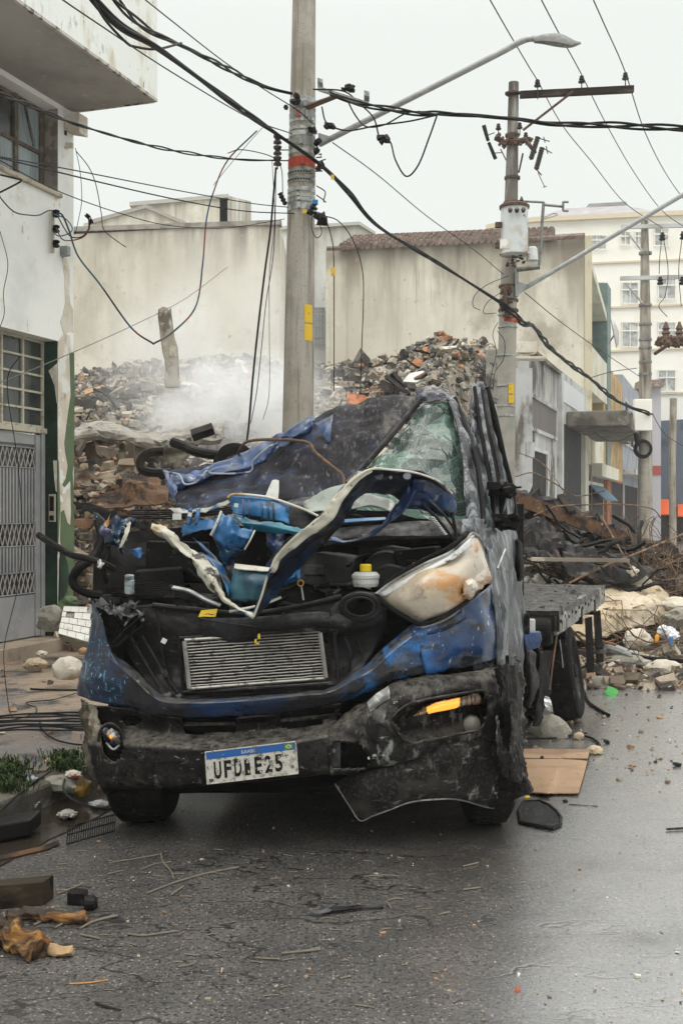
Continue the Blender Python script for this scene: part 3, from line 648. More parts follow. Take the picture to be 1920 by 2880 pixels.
mb = MB(); qbox(mb, sA, sB, -.3, .10, hA+.002, hA+.09); build(mb, 'coping', m_conc, b1)
mb = MB(); mb.boxf(q_(sA+.02,.11,0)+Vector((-.05,-.1,0)), Vector((-.95,0,0)), Vector((0,.25,0)), UPV*(hA-.35)); build(mb, 'end_pillar', m_g2, b1)
mb = MB(); mb.box(P(1476,978,23), (.42,.35,.22)); mb.box(P(1480,1008,23), (.75,.4,.05)); build(mb, 'pillar_cap', m_peel, b1)
mb = MB(); mb.box(P(1490,1265,22.6), (.16,.12,.30)); build(mb, 'meter_box', m_g2, b1)
sC = s_of(1647); hB = h_of(1576, 1040)
b2o = house('white_shopfront', 'white-grey low building under a projecting concrete canopy slab', sB+.02, sC, hB, m_g2, 1.2)
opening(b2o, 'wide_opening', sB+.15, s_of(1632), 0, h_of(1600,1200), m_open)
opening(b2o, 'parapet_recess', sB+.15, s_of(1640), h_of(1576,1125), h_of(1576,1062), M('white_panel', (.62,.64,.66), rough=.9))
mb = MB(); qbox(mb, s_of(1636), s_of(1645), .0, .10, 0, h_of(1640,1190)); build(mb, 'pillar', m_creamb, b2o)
cs0, cs1 = sB+.05, sC-.1; ch0 = h_of(1576, 1190)
mb = MB(); qbox(mb, cs0+1.2, cs1+2.5, .021, 1.55, 3.72, 4.12); build(mb, 'canopy', m_conc, b2o, bevel=.03)
sD = s_of(1697)
b3 = house('beige_shop', 'narrow beige shop with blue cloth awning behind the concrete canopy', sC+.02, sD, 4.6, m_creamb)
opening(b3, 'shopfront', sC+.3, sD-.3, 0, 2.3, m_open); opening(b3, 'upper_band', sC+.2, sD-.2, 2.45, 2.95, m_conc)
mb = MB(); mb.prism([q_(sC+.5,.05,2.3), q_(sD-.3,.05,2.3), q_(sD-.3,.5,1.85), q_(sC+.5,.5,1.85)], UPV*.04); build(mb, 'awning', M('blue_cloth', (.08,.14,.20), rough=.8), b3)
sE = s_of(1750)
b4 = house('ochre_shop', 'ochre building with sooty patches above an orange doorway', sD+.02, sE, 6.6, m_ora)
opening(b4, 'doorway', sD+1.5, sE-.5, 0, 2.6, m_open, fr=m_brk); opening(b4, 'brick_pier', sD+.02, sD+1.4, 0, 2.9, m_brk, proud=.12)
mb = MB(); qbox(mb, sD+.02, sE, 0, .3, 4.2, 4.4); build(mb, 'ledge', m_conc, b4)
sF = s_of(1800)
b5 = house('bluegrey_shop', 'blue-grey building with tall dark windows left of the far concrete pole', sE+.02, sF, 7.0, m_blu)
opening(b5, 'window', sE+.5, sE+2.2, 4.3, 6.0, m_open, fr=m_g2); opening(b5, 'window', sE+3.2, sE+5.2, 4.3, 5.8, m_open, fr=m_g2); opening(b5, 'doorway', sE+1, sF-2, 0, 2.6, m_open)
mb = MB(); qbox(mb, sE+.02, sF, 0, .5, 3.0, 3.2); build(mb, 'ledge', m_g2, b5)
ZQ = 58
b6 = thing('awning_shop', 'dark blue-grey distant building with bright orange awning right of the far pole', 'building', (16, ZQ, 0))
mb = MB(); mb.prism(ppx([(1826,1520),(2150,1520),(2150,1165),(1826,1185)], ZQ), (0,8,0)); build(mb, 'wall', M('slate_wall', (.09,.115,.15), [((.05,.06,.08), .6,.45,.6)], rough=.9), b6)
mb = MB(); mb.prism(ppx([(1826,1425),(2000,1425),(2000,1520),(1826,1520)], ZQ-.1), (0,.09,0)); build(mb, 'shop_opening', m_open, b6)
mb = MB(); mb.prism([P(1828,1404,ZQ-.2), P(1892,1404,ZQ-.2), P(1892,1445,ZQ-1.5), P(1828,1445,ZQ-1.5)], (0,0,-.06)); mb.prism([P(1905,1418,ZQ-.2), P(1990,1418,ZQ-.2), P(1990,1450,ZQ-1.5), P(1905,1450,ZQ-1.5)], (0,0,-.06)); build(mb, 'awning', M('orange_cloth', (.62,.10,.02), rough=.7), b6)
b7 = thing('pink_shop', 'narrow pinkish building with red tile edge directly right of the far pole', 'building', (17, 64, 0))
ZP = 56
mb = MB(); mb.prism(ppx([(1800,1520),(1858,1520),(1858,1085),(1800,1090)], ZP), (0,8,0)); build(mb, 'wall', M('pinkish_wall', (.45,.43,.46), [((.5,.3,.28), .5,.55,.7)], rough=.9), b7)
mb = MB(); mb.prism(ppx([(1796,1092),(1866,1087),(1870,1065),(1800,1070)], ZP-.4), (0,1,0)); build(mb, 'tile_edge', m_tile, b7)
mb = MB(); mb.prism(ppx([(1828,1310),(1858,1310),(1858,1336),(1828,1336)], ZP-.05), (0,.04,0)); build(mb, 'sign_panel', M('red_panel', (.35,.08,.06), rough=.8), b7)

# ------------------------------------------------------------------ utility poles
m_pole = M('pole_concrete', (.35,.325,.275), [((.25,.23,.19), 2.2,.42,.62), ((.12,.09,.06), 1.8,.54,.66,(2,2,.18)), ((.20,.17,.13), 5,.50,.64,(3,3,.15)), ((.48,.47,.43), 2,.52,.72,(1,1,.1)), ((.18,.17,.15), 60,.58,.66), ((.12,.10,.08), 1.8,.5,.62,(4,4,.3),6,(8.2,9.0))], rough=.92, bump=.6, bs=55)
m_poledk = M('pole_weathered', (.20,.19,.165), [((.12,.11,.1), 2,.4,.62,(1,1,.2)), ((.36,.35,.31), 1.5,.5,.7,(1,1,.2),6,(7.2,5.0))], rough=.95, bump=.4, bs=40)
m_steel = M('galvanised_steel', (.42,.43,.42), [((.25,.25,.24), 14,.45,.62), ((.3,.18,.1), 20,.64,.72)], rough=.38, metal=.7)
m_steeldull = M('dull_steel', (.24,.245,.235), [((.15,.14,.13), 10,.5,.65)], rough=.55, metal=.4)
m_rust = M('rusty_steel', (.09,.06,.045), [((.18,.08,.04), 12,.5,.65), ((.03,.025,.022), 9,.55,.68)], rough=.85, bump=.3)
m_redband = M('red_band', (.33,.035,.015), [((.42,.13,.07), 9,.5,.66), ((.2,.1,.07), 20,.55,.68)], rough=.6)
m_yel = M('yellow_tag', (.65,.42,.02), [((.35,.22,.03), 16,.58,.68)], rough=.6)
m_porc = M('brown_insulator', (.035,.02,.016), rough=.25, spec=.6)
m_darkw = M('dark_weathered_wood', (.045,.032,.025), [((.09,.07,.055), 9,.5,.7,(.3,.3,1))], rough=.85, bump=.3)
m_cab = M('cable_rubber', (.012,.013,.013), rough=.5)
m_cabg = M('cable_grey', (.09,.09,.085), rough=.6)
def ring(mb, cx, cy, z0, z1, r, off=.0, n=28): mb.lathe((cx, cy, z0), UPV, [(r-.01, 0), (r+off, 0), (r+off, z1-z0), (r-.01, z1-z0)], n, cap=False)

ZP1 = 12.5
def p1c(py): return P(838 + (855-838)*(1190-py)/1190, py, ZP1)
def p1r(py): return (44 - (44-32.5)*(1190-py)/1190)/F*ZP1
pole1 = thing('utility_pole', 'thick concrete utility pole wrapped with steel bands directly behind the truck', 'pole', (p1c(1800).x, ZP1, .12))
mb = MB(); pts = [p1c(y) for y in (1820,1500,1190,900,600,300,0,-300)]; pts[0].z = .08; mb.tube(pts, [p1r(y) for y in (1820,1500,1190,900,600,300,0,-300)], 40); build(mb, 'shaft', m_pole, pole1, smooth=True)
bands = [(287,8,m_steel),(303,9,m_steeldull),(332,11,m_steeldull),(345,4,m_steel),(367,4,m_steel),(383,6,m_steel),(407,10,m_steeldull),(432,5,m_steel),(462,13,m_redband),(491,6,m_steeldull),(512,7,m_steeldull),(539,6,m_steel),(557,4,m_steel),(568,5,m_steel),(587,9,m_steel)]
for y, hh, mt in bands:
    c = p1c(y); z0, z1 = hz(y+hh, ZP1), hz(y-hh, ZP1); mb = MB(); r = p1r(y)
    ring(mb, c.x, c.y, z0, z1, r, .006); a_ = U(-.4, .9)
    for da in (0, 2.6): mb.box((c.x + math.sin(a_+da)*(r+.02), c.y - math.cos(a_+da)*(r+.02), (z0+z1)/2), (.035,.035,(z1-z0)*.9), Matrix.Rotation(a_+da, 3, 'Z'))
    if y in (491, 512):
        bo = build(mb, 'band', mt, pole1); h_ = MB()
        for k in range(14): an = -1.4 + k*.2; h_.box((c.x+math.sin(an)*(r+.0065), c.y-math.cos(an)*(r+.0065), (z0+z1)/2), (.018,.004,.018), Matrix.Rotation(an, 3, 'Z'))
        build(h_, 'slots', m_blk, bo)
    else: build(mb, 'band', mt, pole1)
mb = MB(); c = p1c(890)
for y0, y1 in ((862, 912), (916, 962)):
    pts = []
    r = p1r(900) + .002
    for k in range(6):
        an = .38 + k*.13; pts.append((math.sin(an)*r, -math.cos(an)*r))
    vs = [(c.x+x, c.y+yy, hz(y1, ZP1)) for x, yy in pts] + [(c.x+x, c.y+yy, hz(y0, ZP1)) for x, yy in pts]
    mb.add(vs, [(k, k+1, k+7, k+6) for k in range(5)])
build(mb, 'yellow_plate', m_yel, pole1, solid=.003)
mb = MB(); mb.box(P(896,473,ZP1-.16), (.05,.02,.05)); mb.box(P(935,497,ZP1-.3), (.035,.01,.05)); mb.box(P(857,594,ZP1-.2), (.045,.01,.045)); build(mb, 'cable_tag', m_yel, pole1)
# crooked steel channel and its strut
mb = MB(); a, b_ = P(893,240,ZP1-.2), P(1035,285,ZP1-.75); v = b_-a
mb.boxf(a, v, Vector((.01,.02,0)), UPV*-.055); mb.boxf(a, v*.11, Vector((0,-.10,.01)), UPV*.04); mb.boxf(b_-v*.08, v*.10, Vector((0,-.10,.02)), UPV*.05)
build(mb, 'bent_channel', m_steel, pole1)
mb = MB(); mb.tube([P(865,300,ZP1-.13), P(950,268,ZP1-.42)], [.035,.028], 4); build(mb, 'rusty_strut', m_rust, pole1)
for i, y in enumerate((390, 421, 451)):
    q = MB(); c = P(780, y, ZP1-.05); q.lathe(c-UPV*.05, UPV, [(.018,-.005),(.045,0),(.045,.02),(.025,.045),(.045,.07),(.045,.09),(.018,.095)], 14); q.tube([c, P(812, y, ZP1)], .007, 5); build(q, 'insulator', m_porc, pole1)
q = MB(); q.tube([P(780,375,ZP1-.05), P(780,475,ZP1-.05)], .008, 6); build(q, 'insulator_rod', m_rust, pole1)
q = MB(); q.lathe(P(787,543,ZP1-.1), P(803,575,ZP1-.1)-P(787,543,ZP1-.1), [(.03,0),(.02,.02),(.032,.04),(.02,.06),(.032,.08),(.02,.10),(.03,.12),(.015,.14)], 10); build(q, 'insulator', m_blk, pole1)
q = MB()
for (x, y, sx) in ((905,462,.06),(897,475,.05),(893,423,.05),(880,365,.06),(893,398,.05),(835,270,.05),(830,285,.07),(892,605,.08),(905,618,.10),(882,582,.05),(870,596,.05),(805,302,.035)):
    for k in range(4): q.chunk(P(x+U(-5,5), y+U(-5,5), ZP1-.2+U(-.05,.05)), (sx*U(.5,1.1), .04, sx*U(.5,1)), rnd.random()*1e5, kind=1)
build(q, 'clamp', m_blk, pole1)
q = MB(); q.tube(curve([P(890,522,ZP1-.1), P(914,538,ZP1-.25), P(910,562,ZP1-.3), P(912,568,ZP1-.3)],4), .007, 5); q.tube([P(890,548,ZP1-.1), P(905,558,ZP1-.25), P(916,568,ZP1-.3)], .007, 5); q.tube([P(897,434,ZP1-.1), P(903,432,ZP1-.2), P(903,441,ZP1-.2), P(890,442,ZP1-.1)], .008, 5); q.tube([P(885,481,ZP1-.1), P(906,480,ZP1-.2)], .008, 5); q.tube([P(893,455,ZP1-.1), P(915,447,ZP1-.2)], .007, 5); build(q, 'bracket', m_rust, pole1)
q = MB(); q.box(P(886,568,ZP1-.17), (.06,.05,.045)); build(q, 'blue_clamp', M('blue_plastic', (.02,.16,.42), rough=.4), pole1)
q = MB(); q.lathe(P(838,325,ZP1-.18), UPV, [(.02,0),(.022,.01),(.014,.02),(.022,.03),(.014,.045),(.02,.055)], 10); build(q, 'orange_insulator', M('orange_glaze', (.38,.09,.05), rough=.3), pole1)

# street lamps
m_galv = M('lamp_arm_metal', (.34,.35,.34), [((.45,.46,.45), 6,.5,.7), ((.2,.2,.19), 12,.58,.7)], rough=.55, metal=.3)
sl1 = thing('street_lamp', 'galvanised street lamp arm rising right from the near pole to a flat lamp head', 'street lamp', tuple(P(893, 402, ZP1)))
mb = MB(); mb.tube(curve([P(898,405,ZP1-.02), P(1180,262,ZP1-.5), P(1400,150,ZP1-.82), P(1455,120,ZP1-.9), P(1485,108,ZP1-.94), P(1512,107,ZP1-.97)], 6), .033, 14); build(mb, 'arm', m_galv, sl1, smooth=True)
mb = MB(); mb.prism([P(894,372,ZP1-.15), P(930,383,ZP1-.2), P(896,408,ZP1-.15)], (0,.05,0)); build(mb, 'gusset', m_galv, sl1)
ZL = ZP1-1.05
mb = patch([[(1500,106,ZL),(1530,96,ZL),(1575,96,ZL+.1),(1612,112,ZL+.1),(1632,118,ZL+.1)],[(1500,107,ZL-.12),(1528,98,ZL-.22),(1575,97,ZL-.22),(1612,114,ZL-.2),(1632,119,ZL-.1)],[(1502,118,ZL-.15),(1528,120,ZL-.25),(1570,127,ZL-.27),(1605,130,ZL-.22),(1632,121,ZL-.12)],[(1502,118,ZL),(1528,120,ZL),(1570,129,ZL+.1),(1605,131,ZL+.12),(1632,121,ZL+.1)]], 3, 3)
hd = build(mb, 'lamp_head', M('lamp_head_paint', (.13,.13,.125), [((.22,.22,.21), 9,.5,.7)], rough=.5), sl1, smooth=True, solid=.012)
mb = MB(); mb.prism([P(1575,124,ZL-.23), P(1612,123,ZL-.2), P(1600,129,ZL-.05), P(1568,129,ZL-.05)], (0,0,-.008)); build(mb, 'lens', M('lamp_lens', (.35,.33,.27), rough=.3), hd)

ZP2 = 19.0
def p2(px, py, dz=0): return P(px, py, ZP2+dz)
pole2 = thing('utility_pole', 'slimmer concrete utility pole with crossarm and fuse cut-outs right of the wreck', 'pole', (2.73, ZP2, 0))
cl = [(1418,1700),(1421,1250),(1428,860),(1437,560),(1441,400),(1444,231)]; rads = [28,26.5,24.5,18.5,16,14]
pts = [p2(x, y) for x, y in cl]; pts[0].z = 0
mb = MB(); mb.tube(pts, [r_/F*ZP2 for r_ in rads], 30); build(mb, 'shaft', m_poledk if 0 else M('pole2_concrete', (.33,.31,.265), [((.26,.25,.22), 2,.42,.6), ((.08,.07,.06), 2.2,.35,.6,(1,1,.25),6,(5.6,7.4)), ((.45,.44,.4), 2,.55,.7,(1,1,.15)), ((.13,.10,.08), 2,.56,.7,(1,1,.2))], rough=.95, bump=.4, bs=40), pole2, smooth=True)
mb = MB(); a, b_ = p2(1463,262,-.2), p2(1783,246,-.5); mb.boxf(a+UPV*.05, b_-a, Vector((0,.09,0)), UPV*-.11); mb.tube([p2(1420,262,-.1), p2(1463,260,-.1)], .03, 6); arm2 = build(mb, 'crossarm', m_darkw, pole2, bevel=.006)
for x, y in ((1511,232),(1635,221),(1758,212)):
    q = MB(); c = p2(x, y, -.35); q.lathe(c-UPV*.06, UPV, [(.02,-.01),(.055,0),(.058,.02),(.03,.04),(.045,.05),(.045,.065),(.028,.08),(.038,.09),(.038,.10),(.02,.12)], 14); q.tube([c-UPV*.06, c-UPV*.27], .010, 6); build(q, 'insulator', m_porc, arm2)
mb = MB(); mb.tube([p2(1612,255,-.42), p2(1470,365,-.15)], .022, 5); build(mb, 'brace', m_rust, pole2)
for y in (262, 380, 395, 500, 570, 805, 845, 873): 
    mb = MB(); c = p2(1440 if y < 600 else 1429, y); ring(mb, c.x, c.y, c.z-.02, c.z+.02, (15+ (y-260)*.017)/F*ZP2+.006, .012); build(mb, 'band', m_rust, pole2)
for y in (885, 920, 1000, 1085, 1142, 1170):
    mb = MB(); c = p2(1427 if y < 1000 else 1422, y); ring(mb, c.x, c.y, c.z-.012, c.z+.012, 26/F*ZP2, .010); build(mb, 'steel_band', m_steel, pole2)
mb = MB(); c = p2(1429, 897); ring(mb, c.x, c.y, c.z-.06, c.z+.06, .147, .006); build(mb, 'red_band', m_redband, pole2)
mb = MB(); mb.box(p2(1437,1092,-.17), (.085,.02,.17)); mb.box(p2(1437,1122,-.17), (.085,.02,.14)); build(mb, 'yellow_plate', m_yel, pole2)
def cutout(pa, pb, name, r=.045):
    q = MB(); v = pb-pa; L_ = v.length; prof = []; k = 9
    for i in range(k): prof += [(r, L_*i/k), (r, L_*(i+.45)/k), (r*.55, L_*(i+.55)/k), (r*.55, L_*(i+.95)/k)]
    q.lathe(pa, v, prof, 10); return build(q, name, m_porc, pole2)
cutout(p2(1512,385,-.3), p2(1492,448,-.3), 'fuse_cutout'); cutout(p2(1524,415,-.4), p2(1507,477,-.4), 'fuse_cutout')
q = MB(); q.tube([p2(1360,352,-.3), p2(1372,395,-.3)], [.035,.028], 8); q.tube([p2(1374,400,-.3), p2(1393,446,-.3)], [.028,.032], 8); build(q, 'fuse_tube', m_blk, pole2)
q = MB()
for (x, y) in ((1401,355),(1461,352),(1478,380)): q.lathe(p2(x,y,-.2)-UPV*.05, UPV, [(.02,-.01),(.045,0),(.05,.02),(.025,.04),(.04,.05),(.025,.07),(.035,.08),(.02,.10)], 10); q.tube([p2(x,y,-.2)-UPV*.05, p2(x, y+28,-.2)], .009, 5)
build(q, 'insulator', m_porc, pole2)
q = MB(); q.tube([p2(1392,385,-.12), p2(1420,400,-.1), p2(1478,392,-.25), p2(1505,430,-.3)], [.05,.045,.045,.03], 6)
for k in range(18): q.chunk(p2(1400+U(-8,90), 395+U(-14,16), -.2+U(-.1,.1)), (.09*U(.4,1.1), .07, .08*U(.4,1)), k*7+1, kind=rnd.choice((0,1)))
q.tube([p2(1470,430,-.1), p2(1458,485,-.05)], .016, 5); q.tube([p2(1407,418,-.1), p2(1423,450,-.05)], .01, 5); q.tube([p2(1510,478,-.4), p2(1522,492,-.4)], .012, 5); q.tube([p2(1512,485,-.4), p2(1532,527,-.4)], .007, 5); q.tube([p2(1526,526,-.4), p2(1538,522,-.4)], .006, 4)
for (x0,y0,x1,y1) in ((1515,388,1545,397),(1528,384,1532,400),(1530,418,1552,430),(1535,410,1540,432),(1370,380,1390,372),(1386,430,1412,428)): q.tube([p2(x0,y0,-.3), p2(x1,y1,-.3)], .009, 5)
build(q, 'hardware', m_rust, pole2)
# transformer tank
tr = thing('transformer', 'white rusting cylindrical transformer tank mounted on the slimmer pole', 'transformer', tuple(p2(1446, 715, -.45)))
m_tank = M('tank_paint', (.55,.58,.58), [((.45,.40,.34), 3,.52,.66), ((.25,.10,.05), 4,.60,.68), ((.20,.1,.06), 5,.45,.6,(1,1,.6),6,(.22,-.05)), ((.25,.12,.07), 5,.48,.62,(1,1,.5),6,(.6,.8))], rough=.5, bump=.15)
c = p2(1446, 711, -.45); hT = (711-582)/F*(ZP2-.45); rT = 38/F*(ZP2-.45)
mb = MB(); mb.lathe(c, UPV, [(rT*1.10,-.03),(rT*1.10,0),(rT*1.0,.005),(rT,.0+hT*.97)], 36); build(mb, 'tank', m_tank, tr, smooth=False)
mb = MB(); mb.lathe(c+UPV*hT*.97, UPV, [(rT*1.1,0),(rT*1.12,.04),(rT*.95,.07),(.02,.10)], 36); build(mb, 'lid', m_rust, tr)
for x in (1434, 1453, 1471): q = MB(); q.lathe(p2(x, 592, -.72), (0,-.5,1), [(.02,-.03),(.035,0),(.04,.03),(.02,.05)], 10); build(q, 'bushing', m_porc, tr)
q = MB(); q.lathe(p2(1466, 576, -.5), UPV, [(.05,-.03),(.05,0),(.025,.02),(.045,.04),(.02,.06),(.035,.08),(.012,.14)], 12); build(q, 'bushing', m_porc, tr)
q = MB(); q.box(p2(1419,686,-.85), (.15,.05,.15)); build(q, 'name_plate', m_peel, tr)
q = MB()
for y in (632, 690): q.box(p2(1401,y,-.5), (.10,.10,.08))
for k in range(8): q.chunk(p2(1420+U(-6,30), 570+U(-6,6), -.5), (.09,.08,.06), k, kind=0)
build(q, 'lug', m_rust, tr)
q = MB(); q.tube([p2(1468,565,-.3), p2(1530,568,-.3)], .02, 4); q.tube([p2(1528,568,-.3), p2(1516,745,-.3)], .026, 4); q.tube([p2(1530,575,-.3), p2(1583,580,-.3)], .024, 4); q.tube([p2(1583,566,-.3), p2(1583,592,-.3)], .02, 4); q.tube([p2(1583,567,-.3), p2(1598,567,-.3)], .02, 4); q.tube([p2(1583,592,-.3), p2(1598,592,-.3)], .02, 4); q.tube(curve([p2(1528,612,-.3), p2(1555,600,-.3), p2(1566,604,-.3), p2(1528,616,-.3)],4), .008, 5); q.tube([p2(1452,758,-.2), p2(1518,750,-.3)], .04, 4)
build(q, 'metal_bracket', m_steeldull, pole2)
q = MB(); q.lathe(p2(1496,732,-.45), UPV, [(.10,0),(.095,.03),(.08,.20),(.06,.22)], 18); build(q, 'sensor_cover', m_tank, pole2)
q = MB()
for k in range(30): q.chunk(p2(1437+U(-16,38), 725+U(-18,24), -.35+U(-.1,.1)), (.08*U(.3,1), .06, .07*U(.3,1)), k*11, kind=0)
for k in range(22): q.chunk(p2(1424+U(-14,14), 850+U(-40,40), -.2), (.07*U(.3,1), .06, .08*U(.3,1)), k*13, kind=1)
q.tube(curve([p2(1424,800,-.2),p2(1419,840,-.25),p2(1424,890,-.2)],3), .03, 6)
build(q, 'clamp', m_rust, pole2)
sl2 = thing('street_lamp', 'straight galvanised lamp arm rising right from the slimmer pole out of the picture', 'street lamp', tuple(p2(1460, 815)))
mb = MB(); mb.tube([p2(1458,820,-.1), p2(2100,440,-1.3)], .038, 12); build(mb, 'arm', m_galv, sl2, smooth=True)
mb = MB(); mb.prism([p2(1452,790,-.2), p2(1485,800,-.2), p2(1458,830,-.2)], (0,.08,0)); mb.box(p2(1452,800,-.15), (.05,.1,.4)); build(mb, 'gusset', m_galv, sl2)

ZP3 = 30.0
def p3(px, py, dz=0): return P(px, py, ZP3+dz)
pole3 = thing('utility_pole', 'pale concrete utility pole with meter box and two steel crossarms near the right edge', 'pole', (8, ZP3, 0))
pts = [p3(1814,1610), p3(1814,1250), p3(1814,900), p3(1812,620)]; pts[0].z = 0
mb = MB(); mb.tube(pts, [21/F*ZP3, 19/F*ZP3, 15/F*ZP3, 10/F*ZP3], 24); build(mb, 'shaft', m_pole, pole3, smooth=True)
mb = MB(); mb.box(p3(1806,1167,-.25), (.46,.2,.82)); build(mb, 'meter_box', m_apt, pole3, bevel=.02)
for y, x0, x1 in ((642,1748,1990),(787,1745,1990)):
    mb = MB(); a, b_ = p3(x0,y,-.15), p3(x1,y-6,-.3); mb.boxf(a, b_-a, Vector((0,.08,0)), UPV*.10); build(mb, 'crossarm', m_g2, pole3)
mb = MB(); mb.tube([p3(1765,655,-.1), p3(1810,712,-.1)], .03, 4); mb.tube([p3(1758,795,-.1), p3(1806,852,-.1)], .03, 4); build(mb, 'brace', m_g2, pole3)
for y in (712, 858, 912, 955, 978, 1018, 1052): mb = MB(); c = p3(1814, y); ring(mb, c.x, c.y, c.z-.03, c.z+.03, .15, .02); build(mb, 'band', m_steeldull, pole3)
for x, y0, y1 in ((1862,655,675),(1920,650,672),(1856,770,800),(1918,770,800)):
    q = MB(); q.lathe(p3(x,y1,-.3), UPV, [(.07,0),(.09,.03),(.05,.08),(.08,.12),(.04,.17),(.05,.2)], 10); build(q, 'insulator', m_blk, pole3)
q = MB()
for x in (1872, 1910): 
    q.lathe(p3(x,950,-.5), UPV, [(.10,-.05),(.13,0),(.08,.08),(.12,.12),(.07,.2),(.10,.24),(.05,.34),(.03,.42)], 12)
for k in range(46): q.chunk(p3(1848+U(0,80), 962+U(-12,10), -.5+U(-.2,.2)), (.16*U(.3,1), .12, .14*U(.3,1)), k*5, kind=1)
q.tube([p3(1840,995,-.1), p3(1885,965,-.5)], .05, 4)
build(q, 'switch_gear', m_rust, pole3)
q = MB()
for k in range(7): 
    r_ = .17+.012*k; c = p3(1809,1262,-.28); q.tube([c+Vector((math.cos(t)*r_, .01*k, math.sin(t)*r_)) for t in np.linspace(0, 6.283, 20)], .014, 5)
q.tube([p3(1787,1218,-.2), p3(1792,1255,-.2)], .06, 6)
cc = tag(build(q, 'cable_coil', m_blk), 'black coiled cable hanging under the meter box on the pale far pole', 'cable coil')
q = MB(); q.tube([P(1892,1560,46), P(1890,1300,46), P(1893,1120,46)], .14, 10); pf = tag(build(q, 'utility_pole', m_pole), 'thin distant concrete pole in front of the orange awning', 'pole')
sd = thing('satellite_dish', 'small pale satellite dish beside the teal house', 'dish', tuple(P(1728, 960, 38)))
q = MB(); q.lathe(P(1730,935,38), (1,-.25,.2), [(.03,.10),(.22,.07),(.40,.02),(.5,-.06)], 20, cap=False); build(q, 'dish', m_g2, sd, solid=.02)
q = MB(); q.tube([P(1728,940,38.1), P(1712,965,38.5)], .03, 5); build(q, 'mount', m_g2, sd)

# ------------------------------------------------------------------ cables
def cable(label, pts, r, mt=m_cab, seg=7, sway=0, n=6, name='cable', group=None):
    A = curve([P(*p) for p in pts], seg)
    if sway:
        for i, p in enumerate(A): p.z += math.sin(i*1.3)*sway; p.x += math.cos(i*1.7)*sway
    q = MB(); q.tube(A, r, n); return tag(build(q, name, mt, smooth=True), label, 'cable', group)
def twisted(label, pts, r, k=3, tw=9, spread=1.4, mt=m_cab, seg=14):
    A = curve([P(*p) for p in pts], seg); q = MB(); L_ = 0; S = [0]
    for i in range(1, len(A)): L_ += (A[i]-A[i-1]).length; S.append(L_)
    for j in range(k):
        B = []
        for i, p in enumerate(A):
            a_ = S[i]*tw + j*6.283/k; rad = r*spread*(1+.5*math.sin(S[i]*2.1)); B.append(p + Vector((math.cos(a_)*rad, 0, math.sin(a_)*rad)))
        q.tube(B, r, 6)
    return tag(build(q, 'cable', mt, smooth=True), label, 'cable')
twisted('thick black main cable bundle sagging from the top left past both poles', [(215,-60,7.2),(330,65,8),(453,141,8.8),(661,294,10.6),(784,380,12.0),(900,462,12.25),(980,540,13.2),(1065,637,14.4),(1225,735,16.5),(1408,851,18.6)], .0125, 4, 1.3, 1.1)
twisted('black main cable between the slimmer pole and the pale far pole', [(1408,851,18.6),(1470,906,19.2),(1500,918,20.5),(1560,990,23),(1660,1065,26),(1740,1130,28.5),(1830,1165,29.7)], .022, 3, 2.5, 1.3)
twisted('twisted black cable pair from the top edge to the near pole', [(290,-40,7.5),(404,73,8.6),(527,135,9.8),(637,190,11),(735,239,12),(820,262,12.3)], .010, 3, 3, 1.5)
cable('black loop dropping off the main bundle at top left', [(262,0,7.4),(300,60,7.8),(355,118,8.2),(380,130,8.5),(440,137,8.8),(510,120,9.4)], .010)
cable('thin dark wire crossing the white upper floor to the near pole', [(150,-20,7),(260,55,7.8),(480,200,9.6),(700,330,11.5),(820,375,12.3)], .0055)
cable('thin wire entering at the top edge left of the pole', [(405,-5,9),(480,55,9.6),(620,165,11),(735,245,12),(838,310,12.3),(880,348,12.3)], .0055)
twisted('grey-black drop cable from the left edge above the window to the pole insulators', [(-20,255,7.5),(110,305,8.4),(220,350,9.2),(429,410,10.6),(600,440,11.6),(700,449,12.1),(775,450,12.4)], .0075, 2, 6, 1.2)
cable('upper of two thin wires from left edge across the window', [(-10,438,7.5),(220,480,9),(480,531,10.6),(700,570,12),(810,582,12.4)], .005)
cable('lower of two thin wires from left edge across the window', [(-10,440,7.5),(220,497,9),(480,557,10.6),(680,592,12),(840,600,12.4)], .006)
cable('faint wire sloping from the left edge over the gabled house', [(-10,445,7.5),(160,535,8.6),(340,600,10),(480,634,11),(640,640,12),(800,615,12.4)], .004)
m_col = M('coloured_cable', (.018,.075,.13), [((.20,.045,.03), 3.2,.50,.54), ((.02,.02,.02), 4.1,.55,.58)], rough=.5)
cable('blue and red drop cable looping deep from the corner building up to the pole', [(160,600,11.3),(175,604,11.2),(195,650,11.2),(220,720,11.1),(282,800,11),(367,919,11),(425,962,11),(437,963,11),(490,930,11.2),(551,860,11.5),(570,740,11.8),(580,620,12),(600,540,12.1),(640,450,12.3),(722,367,12.5)], .009, m_col)
for i, (lb, pts, mt) in enumerate((('short blue loop of wire at the wall insulators', [(152,601,11.3),(185,615,11.2),(203,640,11.2),(195,655,11.2),(165,663,11.3),(148,650,11.3)], M('blue_wire', (.03,.17,.3), rough=.5)),
    ('short brown loop of wire at the wall insulators', [(158,640,11.3),(175,672,11.2),(205,675,11.1),(235,665,11),(250,645,11),(253,625,11)], M('brown_wire', (.14,.035,.025), rough=.5)),
    ('dark loop of wire between wall insulators and the small knob', [(165,612,11.3),(180,640,11.2),(200,665,11.1),(230,665,11),(248,645,11),(250,620,11)], m_cab))):
    cable(lb, pts, .006, mt)
cable('loose thin wire hanging down the corner of the white building', [(-5,540,9.5),(5,560,9.6),(40,595,9.9),(80,604,10.4),(110,604,10.8),(135,592,11.2),(150,592,11.3)], .006)
cable('black stub of cable bent at the left edge under the window', [(-10,488,9.5),(40,500,9.7),(60,507,9.8),(30,525,9.7),(-10,545,9.5)], .008)
